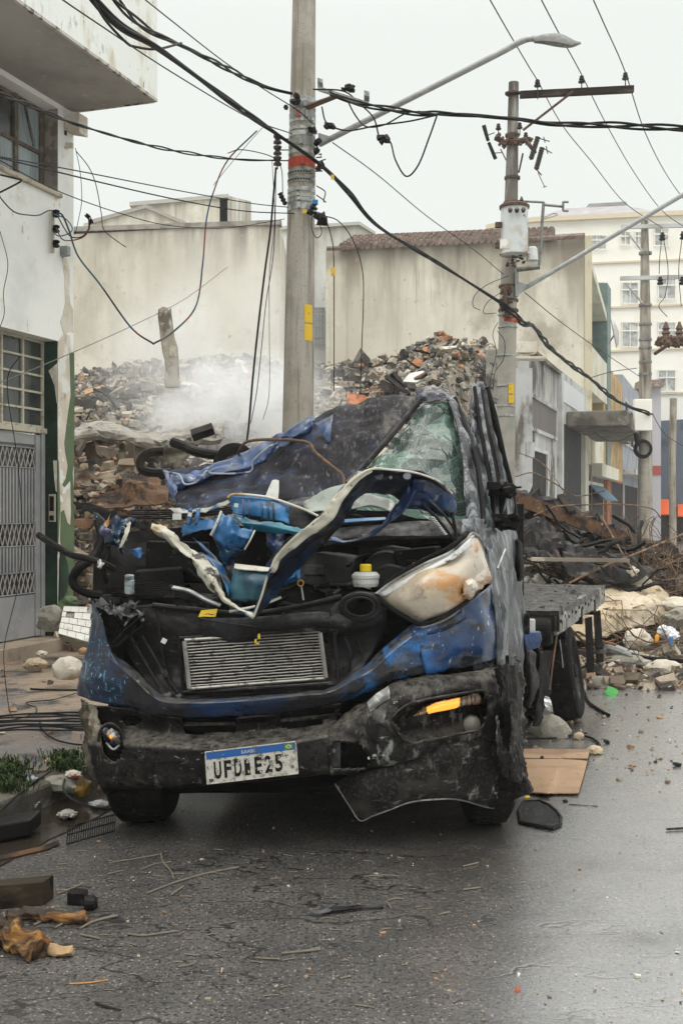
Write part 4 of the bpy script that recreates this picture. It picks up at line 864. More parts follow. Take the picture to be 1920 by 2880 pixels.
cable('straight grey stay wire rising from the left edge past the broken column', [(-10,1080,9),(160,1010,11),(367,918,14),(520,840,16),(640,750,18)], .0045, m_cabg)
cable('brown dangling wire stub beside the white building', [(215,425,11),(250,470,11),(270,520,11.1),(285,600,11.2),(292,645,11.3),(330,678,11.5),(354,694,11.6)], .005, m_rust)
cable('faint wire hanging beside the building corner', [(212,415,11.3),(225,480,11.3),(230,560,11.3),(220,620,11.3),(212,655,11.3)], .0035)
cable('thin hair-like wire down the left wall to the pavement', [(0,650,9),(22,740,9),(10,820,9),(12,880,9),(0,920,9)], .003)
cable('thin wire hanging down over the gate to the pavement', [(55,1000,9),(20,1080,9),(50,1300,9),(62,1500,9),(50,1650,9),(15,1800,8.6),(12,1880,8),(25,1990,7.8),(35,2015,7.6)], .0035)
kb_ = thing('insulator_knob', 'small black insulator knob on the gable corner beside the white building', 'insulator', tuple(P(250,622,11)))
q = MB(); q.lathe(P(243,612,11), (.5,0,.6), [(.02,0),(.035,.01),(.02,.02),(.035,.03),(.02,.04)], 10); build(q, 'knob', m_blk, kb_)
q = MB(); q.lathe(P(250,624,11), (.7,0,.3), [(.02,0),(.035,.01),(.02,.02),(.035,.03),(.02,.04)], 10); build(q, 'knob', m_blk, kb_)
# near the pole
cable('thick hanging dark cable falling left of the pole to the rubble', [(776,470,12.3),(768,560,12.3),(760,650,12.3),(745,760,12.2),(728,900,12.1),(712,1050,12),(700,1190,11.9),(694,1240,11.8)], .012)
cable('thin hanging wire just right of the thick falling cable', [(776,480,12.4),(770,700,12.4),(748,850,12.4),(735,980,12.3),(722,1100,12.3),(705,1190,12.2)], .005)
cable('thinnest wire hanging between the falling cable and the pole', [(765,450,12.5),(772,620,12.6),(758,760,12.7),(757,900,12.8),(757,1100,12.8),(740,1180,12.6)], .0035)
cable('frayed wire curling above the left insulators', [(640,430,12.2),(680,420,12.2),(760,438,12.3),(790,470,12.3),(795,545,12.3)], .005)
cable('faint wire arcing up left of the pole', [(600,520,12.2),(640,470,12.2),(700,400,12.2),(745,350,12.2)], .003)
cable('straight wire hanging right of the pole with a yellow tag', [(915,612,12.2),(930,660,12.2),(938,720,12.2),(939,900,12.2),(939,1100,12.1)], .006)
q = MB(); q.box(P(936,763,12.18), (.045,.01,.09)); tag(build(q, 'wire_tag', m_yel), 'yellow tag on the straight wire hanging right of the near pole', 'tag')
cable('curved wire hanging farther right from the pole to the rubble', [(905,605,12.2),(950,620,12.2),(990,670,12.2),(1015,740,12.2),(1022,820,12.2),(1016,1000,12.2),(1013,1110,12.1)], .006)
cable('thin cable curling below the pole clamps', [(880,590,12.3),(876,640,12.2),(890,668,12.2),(904,655,12.2),(898,625,12.2)], .005)
twisted('twisted cables running right from the near pole across the sky to the right edge', [(930,262,12),(1000,288,11.8),(1100,306,11.5),(1180,318,11.3),(1240,318,11.1),(1433,332,10.6),(1560,348,10.2),(1700,350,9.8),(1960,362,9.2)], .011, 3, 4, 1.5)
cable('black cable from near pole dipping and rising to join the right-hand bundle', [(905,300,12.2),(915,340,12.1),(940,358,12),(985,366,11.9),(1060,352,11.7),(1150,340,11.4),(1230,322,11.1)], .009)
cable('slack black cable sagging in a deep loop right of the near pole', [(880,250,12.2),(965,255,12.1),(1010,290,12),(1050,330,11.9),(1065,380,11.8),(1080,395,11.8),(1098,400,11.8),(1112,450,11.7),(1142,495,11.6),(1175,465,11.5),(1205,390,11.4),(1228,325,11.3)], .0085)
cable('black cable branching from the steel channel down to the right', [(975,278,12),(1000,325,12),(1030,355,11.9),(1080,350,11.7),(1140,318,11.5),(1180,312,11.4)], .008)
for lb, x, y, z in (('black cable joint where the slack loop begins', 1080, 392, 11.8), ('black cable joint right of the near pole bands', 925, 354, 12), ('black cable connector above the steel channel', 981, 246, 12.1)):
    q = MB()
    for k in range(9): q.chunk(P(x+U(-12,12), y+U(-6,6), z+U(-.03,.03)), (.06,.04,.035), k+int(x), kind=1)
    tag(build(q, 'cable_joint', m_blk), lb, 'cable joint')
cable('thin sagging wire from the near pole toward the slimmer pole', [(935,400,12.3),(1060,490,14),(1200,607,16),(1330,700,17.8),(1420,775,19)], .006)
cable('thin wire from the slimmer pole down toward the far shops', [(1475,822,19),(1570,900,22),(1680,980,26),(1800,1060,30)], .008)
cable('leftmost of three overhead lines above the long crossarm', [(1370,-15,14),(1430,90,15.6),(1489,190,17.5),(1511,226,18.6),(1580,350,21),(1660,450,24),(1757,570,28),(1862,640,29.7)], .009)
cable('middle of three overhead lines above the long crossarm', [(1515,-15,14.4),(1570,90,15.8),(1633,205,18.2),(1700,340,21),(1780,480,25),(1860,590,28.5),(1935,645,29.7)], .009)
cable('rightmost of three overhead lines above the long crossarm', [(1662,-15,14.6),(1700,70,16),(1757,200,18.3),(1813,370,21),(1880,500,25),(1960,610,29)], .009)
for lb, pts in (('wire loop arcing left of the slimmer pole to a joint', [(1430,775,18.8),(1370,800,18.6),(1335,830,18.5),(1330,860,18.5),(1350,872,18.5)]), ('small wire loop left of the slimmer pole', [(1410,820,18.7),(1370,850,18.6),(1360,880,18.6),(1395,880,18.7)]),
    ('lower wire loop hugging the left side of the slimmer pole', [(1400,905,18.7),(1385,940,18.7),(1395,990,18.7),(1380,1060,18.6),(1378,1110,18.6),(1400,1125,18.7)]), ('thin vertical wire beside the slimmer pole', [(1398,930,18.7),(1418,960,18.6),(1415,1010,18.6),(1392,1045,18.7),(1385,1100,18.7)]),
    ('wire hanging from the upper crossarm of the pale far pole', [(1862,660,29.6),(1855,720,29.6),(1853,770,29.6)]), ('second wire hanging from the upper crossarm of the pale far pole', [(1866,672,29.6),(1878,760,29.6),(1870,830,29.6),(1852,860,29.5),(1875,890,29.5)]),
    ('wire hanging at the right edge from the pale far pole crossarm', [(1918,660,29.6),(1908,760,29.6),(1915,860,29.5)]),
    ('sagging wire between the low shops and the pale far pole', [(1660,1205,27),(1700,1235,28),(1740,1240,29),(1790,1215,29.6)]), ('upper wire from the far pole down across the ochre shop', [(1835,1165,29.7),(1860,1210,30),(1880,1230,31),(1930,1260,33)]),
    ('red cable between the pale far pole and the canopy', [(1660,1062,27),(1720,1045,28),(1790,1035,29.6)])):
    cable(lb, pts, .010 if pts[0][2] > 25 else .006)
# ------------------------------------------------------------------ the wrecked truck
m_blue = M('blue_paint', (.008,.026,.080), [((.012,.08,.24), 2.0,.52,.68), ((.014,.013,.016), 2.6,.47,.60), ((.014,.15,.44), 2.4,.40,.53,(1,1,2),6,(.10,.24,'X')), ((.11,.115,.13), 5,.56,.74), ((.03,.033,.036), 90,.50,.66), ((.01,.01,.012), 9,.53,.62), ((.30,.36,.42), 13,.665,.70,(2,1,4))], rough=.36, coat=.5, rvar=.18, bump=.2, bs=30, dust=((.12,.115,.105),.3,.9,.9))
m_blued = M('blue_paint_dark', (.008,.026,.085), [((.012,.07,.20), 3,.52,.66), ((.012,.012,.015), 5,.48,.60), ((.10,.13,.17), 22,.62,.68)], rough=.36, coat=.5, rvar=.15, bump=.2)
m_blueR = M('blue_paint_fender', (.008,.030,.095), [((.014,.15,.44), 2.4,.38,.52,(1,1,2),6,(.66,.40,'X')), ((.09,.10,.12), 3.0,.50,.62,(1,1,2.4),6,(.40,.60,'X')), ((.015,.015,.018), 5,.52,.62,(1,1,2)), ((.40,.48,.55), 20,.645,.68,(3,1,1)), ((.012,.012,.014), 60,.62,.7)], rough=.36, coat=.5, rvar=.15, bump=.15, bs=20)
m_blueL = M('blue_paint_scratched', (.008,.018,.045), [((.010,.045,.12), 4,.5,.66), ((.015,.015,.018), 6,.52,.62), ((.04,.16,.26), 60,.60,.64,(1,1,.18),4), ((.05,.20,.28), 55,.62,.66,(.2,1,1.2),4), ((.20,.36,.42), 80,.64,.68,(.5,1,.3),4)], rough=.38, coat=.4, bump=.1)
m_bright = M('bright_inner_blue', (.010,.085,.22), [((.02,.17,.38), 4,.5,.68), ((.008,.025,.055), 4,.50,.60), ((.02,.17,.22), 6,.58,.7), ((.012,.012,.014), 9,.60,.66), ((.10,.30,.42), 60,.64,.7)], rough=.32, coat=.4, bump=.1)
m_cream = M('cream_primer', (.44,.42,.34), [((.54,.54,.49), 4,.45,.65), ((.36,.25,.10), 6,.56,.68), ((.05,.045,.04), 8,.60,.66), ((.01,.04,.11), 5,.62,.67), ((.03,.03,.03), 28,.62,.68)], rough=.55, bump=.15)
m_sooty = M('sooty_panel', (.020,.018,.019), [((.045,.045,.050), 3,.50,.66), ((.10,.095,.09), 9,.60,.76), ((.012,.012,.013), 5,.52,.64), ((.035,.033,.03), 80,.48,.66), ((.14,.135,.125), 7,.62,.70,(1,1,2))], rough=.55, rvar=.2, bump=.35, bs=24, dust=((.10,.10,.10),.3,.85,.9))
m_plas = M('dark_bumper_plastic', (.017,.015,.0155), [((.036,.032,.031), 3,.46,.68), ((.13,.12,.105), 11,.60,.78), ((.035,.032,.028), 90,.46,.64), ((.085,.078,.067), 3.5,.52,.70,(1,1,3)), ((.15,.14,.125), 7,.56,.68,(3,1,.8)), ((.008,.007,.007), 4,.54,.64), ((.20,.19,.175), 13,.635,.69,(1.2,1,4)), ((.012,.011,.011), 34,.52,.60)], rough=.6, rvar=.15, bump=.8, bs=24, dust=((.13,.12,.105),.25,.8,.9))
m_plasR = M('scraped_bumper_plastic', (.017,.0155,.016), [((.038,.035,.034), 3,.46,.66), ((.24,.25,.24), 6,.58,.70,(1.5,1,.6)), ((.035,.032,.028), 90,.46,.64), ((.09,.085,.075), 3,.50,.66,(3,1,1)), ((.20,.20,.19), 9,.55,.66,(2.6,1,.9)), ((.008,.007,.007), 4,.50,.60), ((.36,.37,.35), 10,.625,.68,(1,1,3)), ((.012,.011,.011), 34,.52,.60)], rough=.5, rvar=.2, bump=.8, bs=22, dust=((.13,.12,.105),.25,.8,.9))
m_torn = M('torn_liner', (.014,.012,.012), [((.055,.05,.046), 6,.48,.64), ((.30,.30,.28), 8,.57,.68,(2.6,1,.8),6,(.35,.75,'X')), ((.16,.155,.14), 16,.58,.68,(1,1,2.5)), ((.008,.008,.008), 4,.5,.62), ((.06,.055,.048), 60,.48,.66)], rough=.6, bump=.6, bs=22)
m_tornL = M('scraped_corner', (.10,.085,.06), [((.26,.235,.18), 5,.46,.62,(1.6,1,.5)), ((.03,.026,.022), 7,.50,.62,(2,1,.5)), ((.40,.38,.32), 20,.62,.7)], rough=.8, bump=1, bs=14)
m_roof = M('dusty_dark_roof', (.020,.019,.026), [((.035,.045,.085), 2.2,.50,.64), ((.14,.135,.125), 15,.56,.74,(2.2,1,.8)), ((.17,.16,.145), 26,.50,.68,(2.4,1,.9),8,(-.2,1.0,'X')), ((.30,.28,.25), 5,.52,.70,(1.6,1,1),8,(.1,.9,'X')), ((.010,.010,.012), 4,.54,.66)], rough=.55, bump=.3, bs=16)
m_fold = M('folded_roof_edge', (.015,.040,.115), [((.07,.10,.18), 4,.45,.62), ((.02,.07,.22), 3,.55,.68), ((.35,.38,.42), 24,.62,.70), ((.015,.015,.02), 6,.58,.66)], rough=.35, coat=.4, bump=.2)
m_side = M('scuffed_door', (.020,.023,.030), [((.15,.165,.18), 4,.47,.58,(4,4,.3)), ((.010,.010,.012), 5,.50,.58,(4,4,.3)), ((.26,.28,.29), 16,.60,.68,(5,5,.2)), ((.01,.01,.012), 22,.60,.66)], rough=.45, coat=.3, bump=.3, bs=12, bstretch=(3,3,.4))
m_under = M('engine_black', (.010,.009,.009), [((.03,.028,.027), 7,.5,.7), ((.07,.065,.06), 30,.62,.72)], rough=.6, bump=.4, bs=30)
m_eng = M('engine_grey', (.035,.033,.034), [((.07,.068,.068), 6,.5,.7), ((.015,.014,.014), 9,.5,.65)], rough=.5, bump=.3, bs=30)
m_tyre = M('tyre_rubber', (.012,.011,.010), [((.035,.03,.026), 6,.50,.70), ((.07,.06,.05), 26,.60,.72)], rough=.9, spec=.2, bump=.4, bs=50)
m_alu = M('intercooler_aluminium', (.30,.29,.26), [((.16,.15,.14), 2.6,.45,.62), ((.09,.08,.075), 26,.52,.66), ((.5,.5,.48), 2,.60,.7)], rough=.48, metal=.55, bump=.25, bs=60)
m_gap = M('intercooler_gap', (.022,.019,.018), [((.06,.055,.05), 90,.5,.6)], rough=.8)
m_lens = M('melted_lens', (.42,.36,.28), [((.60,.44,.22), 1.6,.40,.60,(1,1,2.2),3,(.35,.50,'X')), ((.40,.20,.06), 4,.52,.64,(1,1,2),4,(.40,.52,'X')), ((.66,.65,.61), 2.3,.38,.58,(1,1,1),4,(.60,.70,'X')), ((.06,.04,.03), 8,.60,.68,(1,1,1),6,(.38,.5,'X')), ((.25,.22,.18), 22,.60,.70)], rough=.10, coat=.9, bump=.3, bs=9, trans=.0)
m_lensrim = M('lens_rim', (.11,.11,.11), [((.42,.43,.42), 4,.46,.62), ((.02,.02,.02), 8,.56,.66)], rough=.4, bump=.3)
m_glassb = M('broken_lens', (.10,.10,.10), [((.42,.44,.43), 9,.54,.64), ((.015,.015,.015), 11,.50,.58)], rough=.2, coat=.5, bump=.6, bs=16)
m_white = M('white_plastic', (.52,.53,.50), [((.34,.33,.30), 8,.52,.66)], rough=.4)
m_ylw = M('yellow_cap', (.75,.52,.01), rough=.4)
m_chrome = M('chrome_spring', (.5,.5,.5), rough=.25, metal=.9)
def glass_mat():
    m = bpy.data.materials.new('cracked_glass'); m.use_nodes = True; nt = m.node_tree; L = nt.links; b = nt.nodes['Principled BSDF']
    tc = nt.nodes.new('ShaderNodeTexCoord'); mp = nt.nodes.new('ShaderNodeMapping'); mp.inputs['Scale'].default_value = (1,.4,.8); L.new(tc.outputs['Object'], mp.inputs[0])
    nz_ = nt.nodes.new('ShaderNodeTexNoise'); nz_.inputs['Scale'].default_value = 6; L.new(mp.outputs[0], nz_.inputs[0])
    sc_ = nt.nodes.new('ShaderNodeVectorMath'); sc_.operation = 'SCALE'; sc_.inputs['Scale'].default_value = .07; L.new(nz_.outputs['Color'], sc_.inputs[0])
    ad_ = nt.nodes.new('ShaderNodeVectorMath'); L.new(mp.outputs[0], ad_.inputs[0]); L.new(sc_.outputs[0], ad_.inputs[1])
    def vor(s, feat):
        v = nt.nodes.new('ShaderNodeTexVoronoi'); v.feature = feat; v.inputs['Scale'].default_value = s; L.new(ad_.outputs[0], v.inputs[0]); return v
    v1, v1e, v2e, v3e = vor(7,'F1'), vor(7,'DISTANCE_TO_EDGE'), vor(22,'DISTANCE_TO_EDGE'), vor(75,'DISTANCE_TO_EDGE')
    r = nt.nodes.new('ShaderNodeValToRGB'); s = nt.nodes.new('ShaderNodeSeparateColor'); L.new(v1.outputs['Color'], s.inputs[0]); L.new(s.outputs[0], r.inputs[0])
    r.color_ramp.elements[0].color = (.020,.030,.027,1); r.color_ramp.elements[1].color = (.11,.19,.15,1); x = r.color_ramp.elements.new(.5); x.color = (.045,.080,.066,1)
    def edge(v, w_, k):
        q = nt.nodes.new('ShaderNodeMapRange'); L.new(v.outputs['Distance'], q.inputs[0]); q.inputs[1].default_value = w_; q.inputs[2].default_value = 0; q.inputs[4].default_value = k; return q.outputs[0]
    c = r.outputs[0]
    for v, w_, k in ((v1e,.007,.55),(v2e,.014,.38),(v3e,.05,.25)):
        mx = nt.nodes.new('ShaderNodeMix'); mx.data_type = 'RGBA'; L.new(edge(v,w_,k), mx.inputs[0]); L.new(c, mx.inputs[6]); mx.inputs[7].default_value = (.42,.52,.47,1); c = mx.outputs[2]
    L.new(c, b.inputs['Base Color']); b.inputs['Roughness'].default_value = .22; b.inputs['Coat Weight'].default_value = .3
    bp = nt.nodes.new('ShaderNodeBump'); bp.inputs['Strength'].default_value = .8; bp.inputs['Distance'].default_value = .03; L.new(s.outputs[1], bp.inputs['Height'])
    L.new(bp.outputs[0], b.inputs['Normal']); return m
m_cglass = glass_mat()

truck = thing('truck', 'crushed dark blue flatbed truck with burnt front, torn bonnet and missing roof', 'truck', (-.1, 6.0, 0))
def zf(px): return 5.0 + .36*abs((px-820)/600.0)**3
def q3(x, y, dz=0): return (x, y, zf(x)+dz)
def R(lst, dz=0): return [q3(p[0], p[1], dz + (p[2] if len(p) > 2 else 0)) for p in lst]
def part(mb, name, mt, parent=truck, **k): return build(mb, name, mt, parent, **k)
def rim(pts, r, name, mt, parent=truck, seg=5): 
    q = MB(); q.tube(curve([P(*p) for p in pts], seg), r, 8); return part(q, name, mt, parent, smooth=True)

# --- dark interior shell so nothing shows through the engine bay
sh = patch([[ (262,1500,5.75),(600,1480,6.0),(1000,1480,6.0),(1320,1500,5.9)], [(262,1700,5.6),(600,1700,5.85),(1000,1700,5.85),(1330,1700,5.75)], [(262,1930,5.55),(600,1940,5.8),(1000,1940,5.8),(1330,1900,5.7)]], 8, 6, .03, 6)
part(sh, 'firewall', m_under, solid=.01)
# chassis, floor, undertray
q = MB(); o0 = Vector((-.95, 5.55, .36)); TD = Vector((.26,.9656,0)); TN = Vector((.9656,-.26,0))
for a in (.42, 1.25): q.boxf(o0 + TN*a + TD*.1 + UPV*.25, TD*5.2, TN*.08, UPV*.16)
part(q, 'chassis_rail', m_under)
q = MB(); q.boxf(o0 + TN*.30 + TD*.0 - UPV*.05, TD*1.7, TN*1.15, UPV*.20); q.boxf(o0 + TN*.25 + TD*.6 + UPV*.1, TD*.9, TN*1.4, UPV*.25); part(q, 'engine_block', m_under, bevel=.02)
q = MB(); q.boxf(Vector((-1.0,5.45,.60)), Vector((1.85,0,0)), Vector((.25,1.6,0)), UPV*.05); part(q, 'cab_floor', m_under)
q = MB(); q.boxf(Vector((-.60,7.05,.6)), Vector((1.72,-.05,0)), Vector((.01,.05,0)), UPV*.95); part(q, 'cab_back', m_under)
# suspended dark air dam behind the bumper
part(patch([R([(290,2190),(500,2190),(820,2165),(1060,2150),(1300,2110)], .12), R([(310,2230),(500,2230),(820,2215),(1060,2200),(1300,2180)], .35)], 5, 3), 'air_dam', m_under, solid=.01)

# --- radiator support with openings
IC = [(520,1802),(905,1776),(920,1908),(535,1938)]
def ell(cx, cy, rx, ry, n=24): return [(cx+rx*math.cos(6.283*i/n), cy+ry*math.sin(6.283*i/n)) for i in range(n)]
sup = patch([R([(318,1715),(430,1700),(560,1718),(700,1728),(840,1706),(960,1680),(1075,1672)], .12),
             R([(330,1770),(430,1770),(560,1780),(700,1780),(840,1768),(960,1755),(1085,1745)], .09),
             R([(372,1860),(440,1860),(560,1868),(700,1860),(840,1850),(960,1838),(1060,1815)], .12),
             R([(440,1958),(500,1975),(580,1975),(700,1970),(840,1960),(940,1945),(1010,1895)], .06)], 10, 9, .012, 9, holes=[IC, ell(1012,1707,40,26)], seed=2)
part(sup, 'radiator_support', m_sooty, smooth=True, solid=.012)
part(patch([R([(590,1742),(760,1735),(900,1722),(1000,1740)], .06), R([(600,1768),(760,1762),(900,1748),(985,1765)], .04), R([(608,1792),(740,1786),(880,1772),(960,1778)], .07)], 8, 4, .006, 12), 'crossmember', m_sooty, smooth=True, solid=.02)
part(patch([R([(560,1738),(640,1752),(625,1760)][:2]+[(720,1762)], .03), R([(565,1775),(640,1785),(720,1788)], .04), R([(600,1812),(650,1806),(720,1800)], .06)], 4, 4, .005), 'bracket_plate', m_sooty, solid=.008)
# round vent
def ringpx(cx, cy, rx, ry, dz, r, name, mt, parent, n=36, arc=1.0, rot=0):
    q = MB(); pts = []
    for i in range(int(n*arc)+1):
        t = 6.283*i/n; x = rx*math.cos(t); y = ry*math.sin(t); c_, s_ = math.cos(rot), math.sin(rot); pts.append(P(cx+x*c_-y*s_, cy+x*s_+y*c_, zf(cx)+dz))
    q.tube(pts, r, 8); return part(q, name, mt, parent, smooth=True)
vent = ringpx(1012, 1707, 52, 35, .05, .013, 'round_vent', m_sooty, truck)
ringpx(1012, 1707, 41, 27, .035, .006, 'vent_lip', m_eng, vent)
q = MB(); q.tube([P(985,1722,5.1), P(1028,1690,5.1)], .006, 6); q.lathe(P(1012,1707,5.12), (0,1,0), [(.075,0),(.07,.12),(.02,.13)], 24); part(q, 'vent_flap', m_under, vent)
# headlight-side shoulder plate
part(patch([R([(940,1700),(1000,1668),(1060,1668)], .10), R([(925,1735),(1010,1745),(1078,1730)], .055), R([(950,1790),(1010,1780),(1070,1760)], .09)], 7, 5, .006, 14, holes=[ell(1012,1707,48,32)]), 'shoulder_plate', m_sooty, smooth=True, solid=.012)

# --- intercooler
ic0, ic1, ic2, ic3 = [P(x, y, 5.08) for x, y in ((524,1806),(900,1781),(915,1903),(537,1932))]
icp = MB(); nrm = Vector((0,1,0)); icp.prism([ic0, ic1, ic2, ic3], nrm*.05); inter = part(icp, 'intercooler', m_gap)
fin = MB(); NF = 15
for i in range(NF):
    t = (i+.5)/NF; a = ic0.lerp(ic3, t); b_ = ic1.lerp(ic2, t); hgt = (ic3-ic0)/NF*.46
    v = []; K = 24
    for k in range(K+1):
        u = k/K; c = a.lerp(b_, u) + Vector((0, -.012 + .010*noise.noise(Vector((u*5, t*4, 2))), .0025*noise.noise(Vector((u*14, i*3, 0))))); v.append(c)
    fin.tube(v, hgt.length*.50, 6)
ff = part(fin, 'cooling_tubes', m_alu, inter)
fr = MB(); fr.tube([ic0+Vector((-.006,-.02,.006)), ic3+Vector((-.004,-.02,-.004))], .011, 6); fr.tube([ic1+Vector((.0,-.02,.004)), ic2+Vector((.002,-.02,-.002))], .011, 6); fr.tube([ic0+Vector((-.006,-.015,.01)), ic1+Vector((0,-.015,.01))], .007, 5); fr.tube([ic3+Vector((-.006,-.015,-.006)), ic2+Vector((0,-.015,-.006))], .007, 5); part(fr, 'end_tank', m_alu, inter)
q = MB(); q.prism([P(904,1779,5.1), P(935,1778,5.12), P(950,1898,5.12), P(919,1902,5.1)], nrm*.04); part(q, 'side_core', m_gap, inter)
q = MB(); q.boxf(P(716,1798,5.03), Vector((.008,0,0)), Vector((0,.004,0)), UPV*-.022); q.boxf(P(716,1808,5.03), Vector((.02,0,0)), Vector((0,.004,0)), UPV*-.007); q.boxf(P(725,1796,5.03), Vector((.01,0,0)), Vector((0,.004,0)), UPV*.02); part(q, 'yellow_hook', m_ylw)
for i in range(3):
    part(patch([R([(560,1944+i*9),(760,1936+i*9),(940,1926+i*7)], .055), R([(560,1949+i*9),(760,1941+i*9),(940,1930+i*7)], .055)], 6, 2), 'grille_strip', m_under, solid=.008)

# --- blue nose band, left lobe and right fender
part(patch([R([(300,1822),(389,1893),(452,1955),(546,1966),(703,1959),(860,1943),(928,1934),(991,1895),(1033,1868),(1085,1818),(1153,1762),(1184,1752)], .05),
            R([(298,1838),(382,1911),(450,1969),(546,1976),(703,1969),(860,1953),(928,1944),(993,1910),(1041,1884),(1094,1836),(1161,1784),(1194,1772)], -.03),
            R([(296,1850),(376,1922),(448,1976),(546,1983),(703,1976),(860,1960),(928,1952),(995,1922),(1045,1897),(1100,1852),(1165,1800),(1200,1785)], -.034),
            R([(290,1930),(350,1965),(440,2000),(546,1996),(703,1988),(860,1972),(928,1966),(993,1948),(1040,1925),(1100,1895),(1165,1868),(1210,1850)], -.02),
            R([(285,1976),(350,1985),(440,2013),(546,2018),(703,2012),(860,1993),(928,1984),(993,1966),(1038,1943),(1095,1917),(1160,1901),(1215,1892)], .02)], 5, 5, .006, 8, seed=4), 'nose_band', m_blue, smooth=True, solid=.006)
part(patch([R([(262,1690,.05),(285,1740,.0),(306,1822,.0)]), R([(250,1800),(272,1815),(316,1840,-.02)]), R([(232,1872),(268,1880,-.04),(345,1885,-.03)]), R([(219,1920),(270,1930,-.05),(400,1935,-.03)]), R([(219,1955,.03),(290,1978,-.02),(440,2000,-.01)])], 8, 7, .008, 7, seed=6), 'left_fender', m_blueL, smooth=True, solid=.006)
part(patch([R([(1178,1752),(1240,1736),(1300,1698),(1345,1672),(1385,1640,.1)], .02),
            R([(1180,1800),(1240,1785),(1310,1755),(1355,1740),(1392,1735,.1)], -.02),
            R([(1186,1850),(1250,1832),(1315,1812),(1362,1805),(1398,1800,.1)], -.035),
            R([(1196,1896),(1258,1886),(1318,1876),(1368,1866),(1402,1850,.1)], .01)], 7, 7, .010, 7, seed=8), 'right_fender', m_blueR, smooth=True, solid=.006)
part(patch([R([(1150,1764),(1240,1738),(1300,1700)], .0), R([(1160,1778),(1245,1754),(1306,1722)], -.045), R([(1150,1800),(1245,1775),(1310,1742)], -.02)], 6, 3, .003), 'fender_crease', m_blueR, smooth=True, solid=.004)

# --- bumper
slots = [[(500,2012),(660,2010),(665,2062),(520,2066)], [(782,2004),(960,1985),(900,2040),(790,2052)]]
part(patch([R([(232,1985),(300,1990),(370,1995),(440,2014),(560,2022),(700,2016),(840,2000),(960,1978)], .02),
            R([(235,2010),(300,2020),(372,2025),(450,2035),(560,2040),(700,2036),(840,2020),(955,2000)], .06),
            R([(240,2060),(305,2060),(375,2060),(470,2068),(560,2072),(700,2068),(840,2054),(940,2036)], .05),
            R([(247,2084),(311,2089),(384,2089),(470,2090),(560,2097),(700,2093),(840,2077),(923,2062)], -.06),
            R([(248,2094),(312,2099),(386,2099),(470,2100),(560,2107),(700,2103),(840,2087),(924,2071)], -.105),
            R([(256,2130),(318,2130),(400,2125),(470,2124),(560,2124),(700,2118),(840,2102),(926,2086)], -.11),
            R([(268,2180),(325,2175),(410,2170),(480,2168),(560,2166),(700,2158),(840,2142),(927,2132)], -.11),
            R([(290,2228),(330,2212),(415,2212),(490,2210),(560,2206),(700,2192),(840,2178),(927,2170)], -.08),
            R([(300,2232),(335,2222),(415,2218),(490,2216),(560,2212),(700,2198),(840,2184),(927,2176)], .05)], 8, 6, .006, 8, holes=slots + [ell(316,2092,34,55), ell(372,2026,28,17)], seed=3), 'bumper', m_plas, smooth=True, solid=.008)
for s_ in slots:
    part(patch([R([(s_[0][0]-8,s_[0][1]-8),(s_[1][0]+8,s_[1][1]-8)], .12), R([(s_[3][0]-8,s_[3][1]+8),(s_[2][0]+8,s_[2][1]+8)], .12)], 4, 3), 'grille_recess', m_under, solid=.005)
    part(patch([R([(s_[0][0],(s_[0][1]+s_[3][1])/2-4),(s_[1][0],(s_[1][1]+s_[2][1])/2-4)], .07), R([(s_[3][0],(s_[0][1]+s_[3][1])/2+5),(s_[2][0],(s_[1][1]+s_[2][1])/2+5)], .06)], 6, 2), 'grille_slat', m_plas, solid=.01)
rim([q3(515,2209,-.082), q3(512,2160,-.118), q3(507,2106,-.082)], .0015, 'seam', m_under)
rim([q3(420,2168,-.122), q3(436,2148,-.124), q3(460,2142,-.122), q3(515,2140,-.12)], .002, 'seam', m_under)
rim([q3(927,2178,-.07), q3(925,2130,-.117), q3(922,2075,-.07), q3(918,2056,-.02)], .003, 'seam', m_under)
# torn left corner
part(patch([R([(219,1969,.02),(240,1975,-.03),(270,1985,.0)]), R([(222,2045,.04),(250,2040,-.06),(282,2045,-.01)]), R([(233,2115,.06),(262,2110,-.05),(290,2120,-.02)]), R([(245,2175,.08),(280,2165,-.05),(320,2150,-.05)]), R([(285,2234,.06),(292,2215,-.02),(330,2190,-.07)])], 7, 7, .022, 11, seed=12, jag=.006, sharp=True), 'torn_corner', m_tornL, smooth=True, solid=.006)
lc = ringpx(316, 2092, 36, 56, -.02, .008, 'lamp_hole_rim', m_plas, truck, rot=-.25)
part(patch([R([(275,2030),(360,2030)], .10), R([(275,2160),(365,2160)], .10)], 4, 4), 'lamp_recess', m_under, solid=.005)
part(patch([R([(270,2036),(300,2045),(335,2062)], -.02), R([(280,2062),(310,2070,-.02),(343,2085)], -.02), R([(300,2080),(318,2100),(338,2098)], .0)], 5, 5, .012, 20, jag=.006), 'broken_lamp', m_glassb, smooth=True, solid=.004)
m_amb = M('amber_bulb', (.8,.25,.02), rough=.25, emit=(1,.28,.02), estr=1.2)
q = MB(); q.lathe(P(313,2072,zf(313)-.06), (0,-1,.2), [(.008,0),(.009,.010),(.005,.018)], 12); part(q, 'amber_bulb', m_amb, smooth=True)
rim([q3(300,2090,.0), q3(318,2108,-.02), q3(336,2096,.0)], .005, 'lamp_holder', m_white)

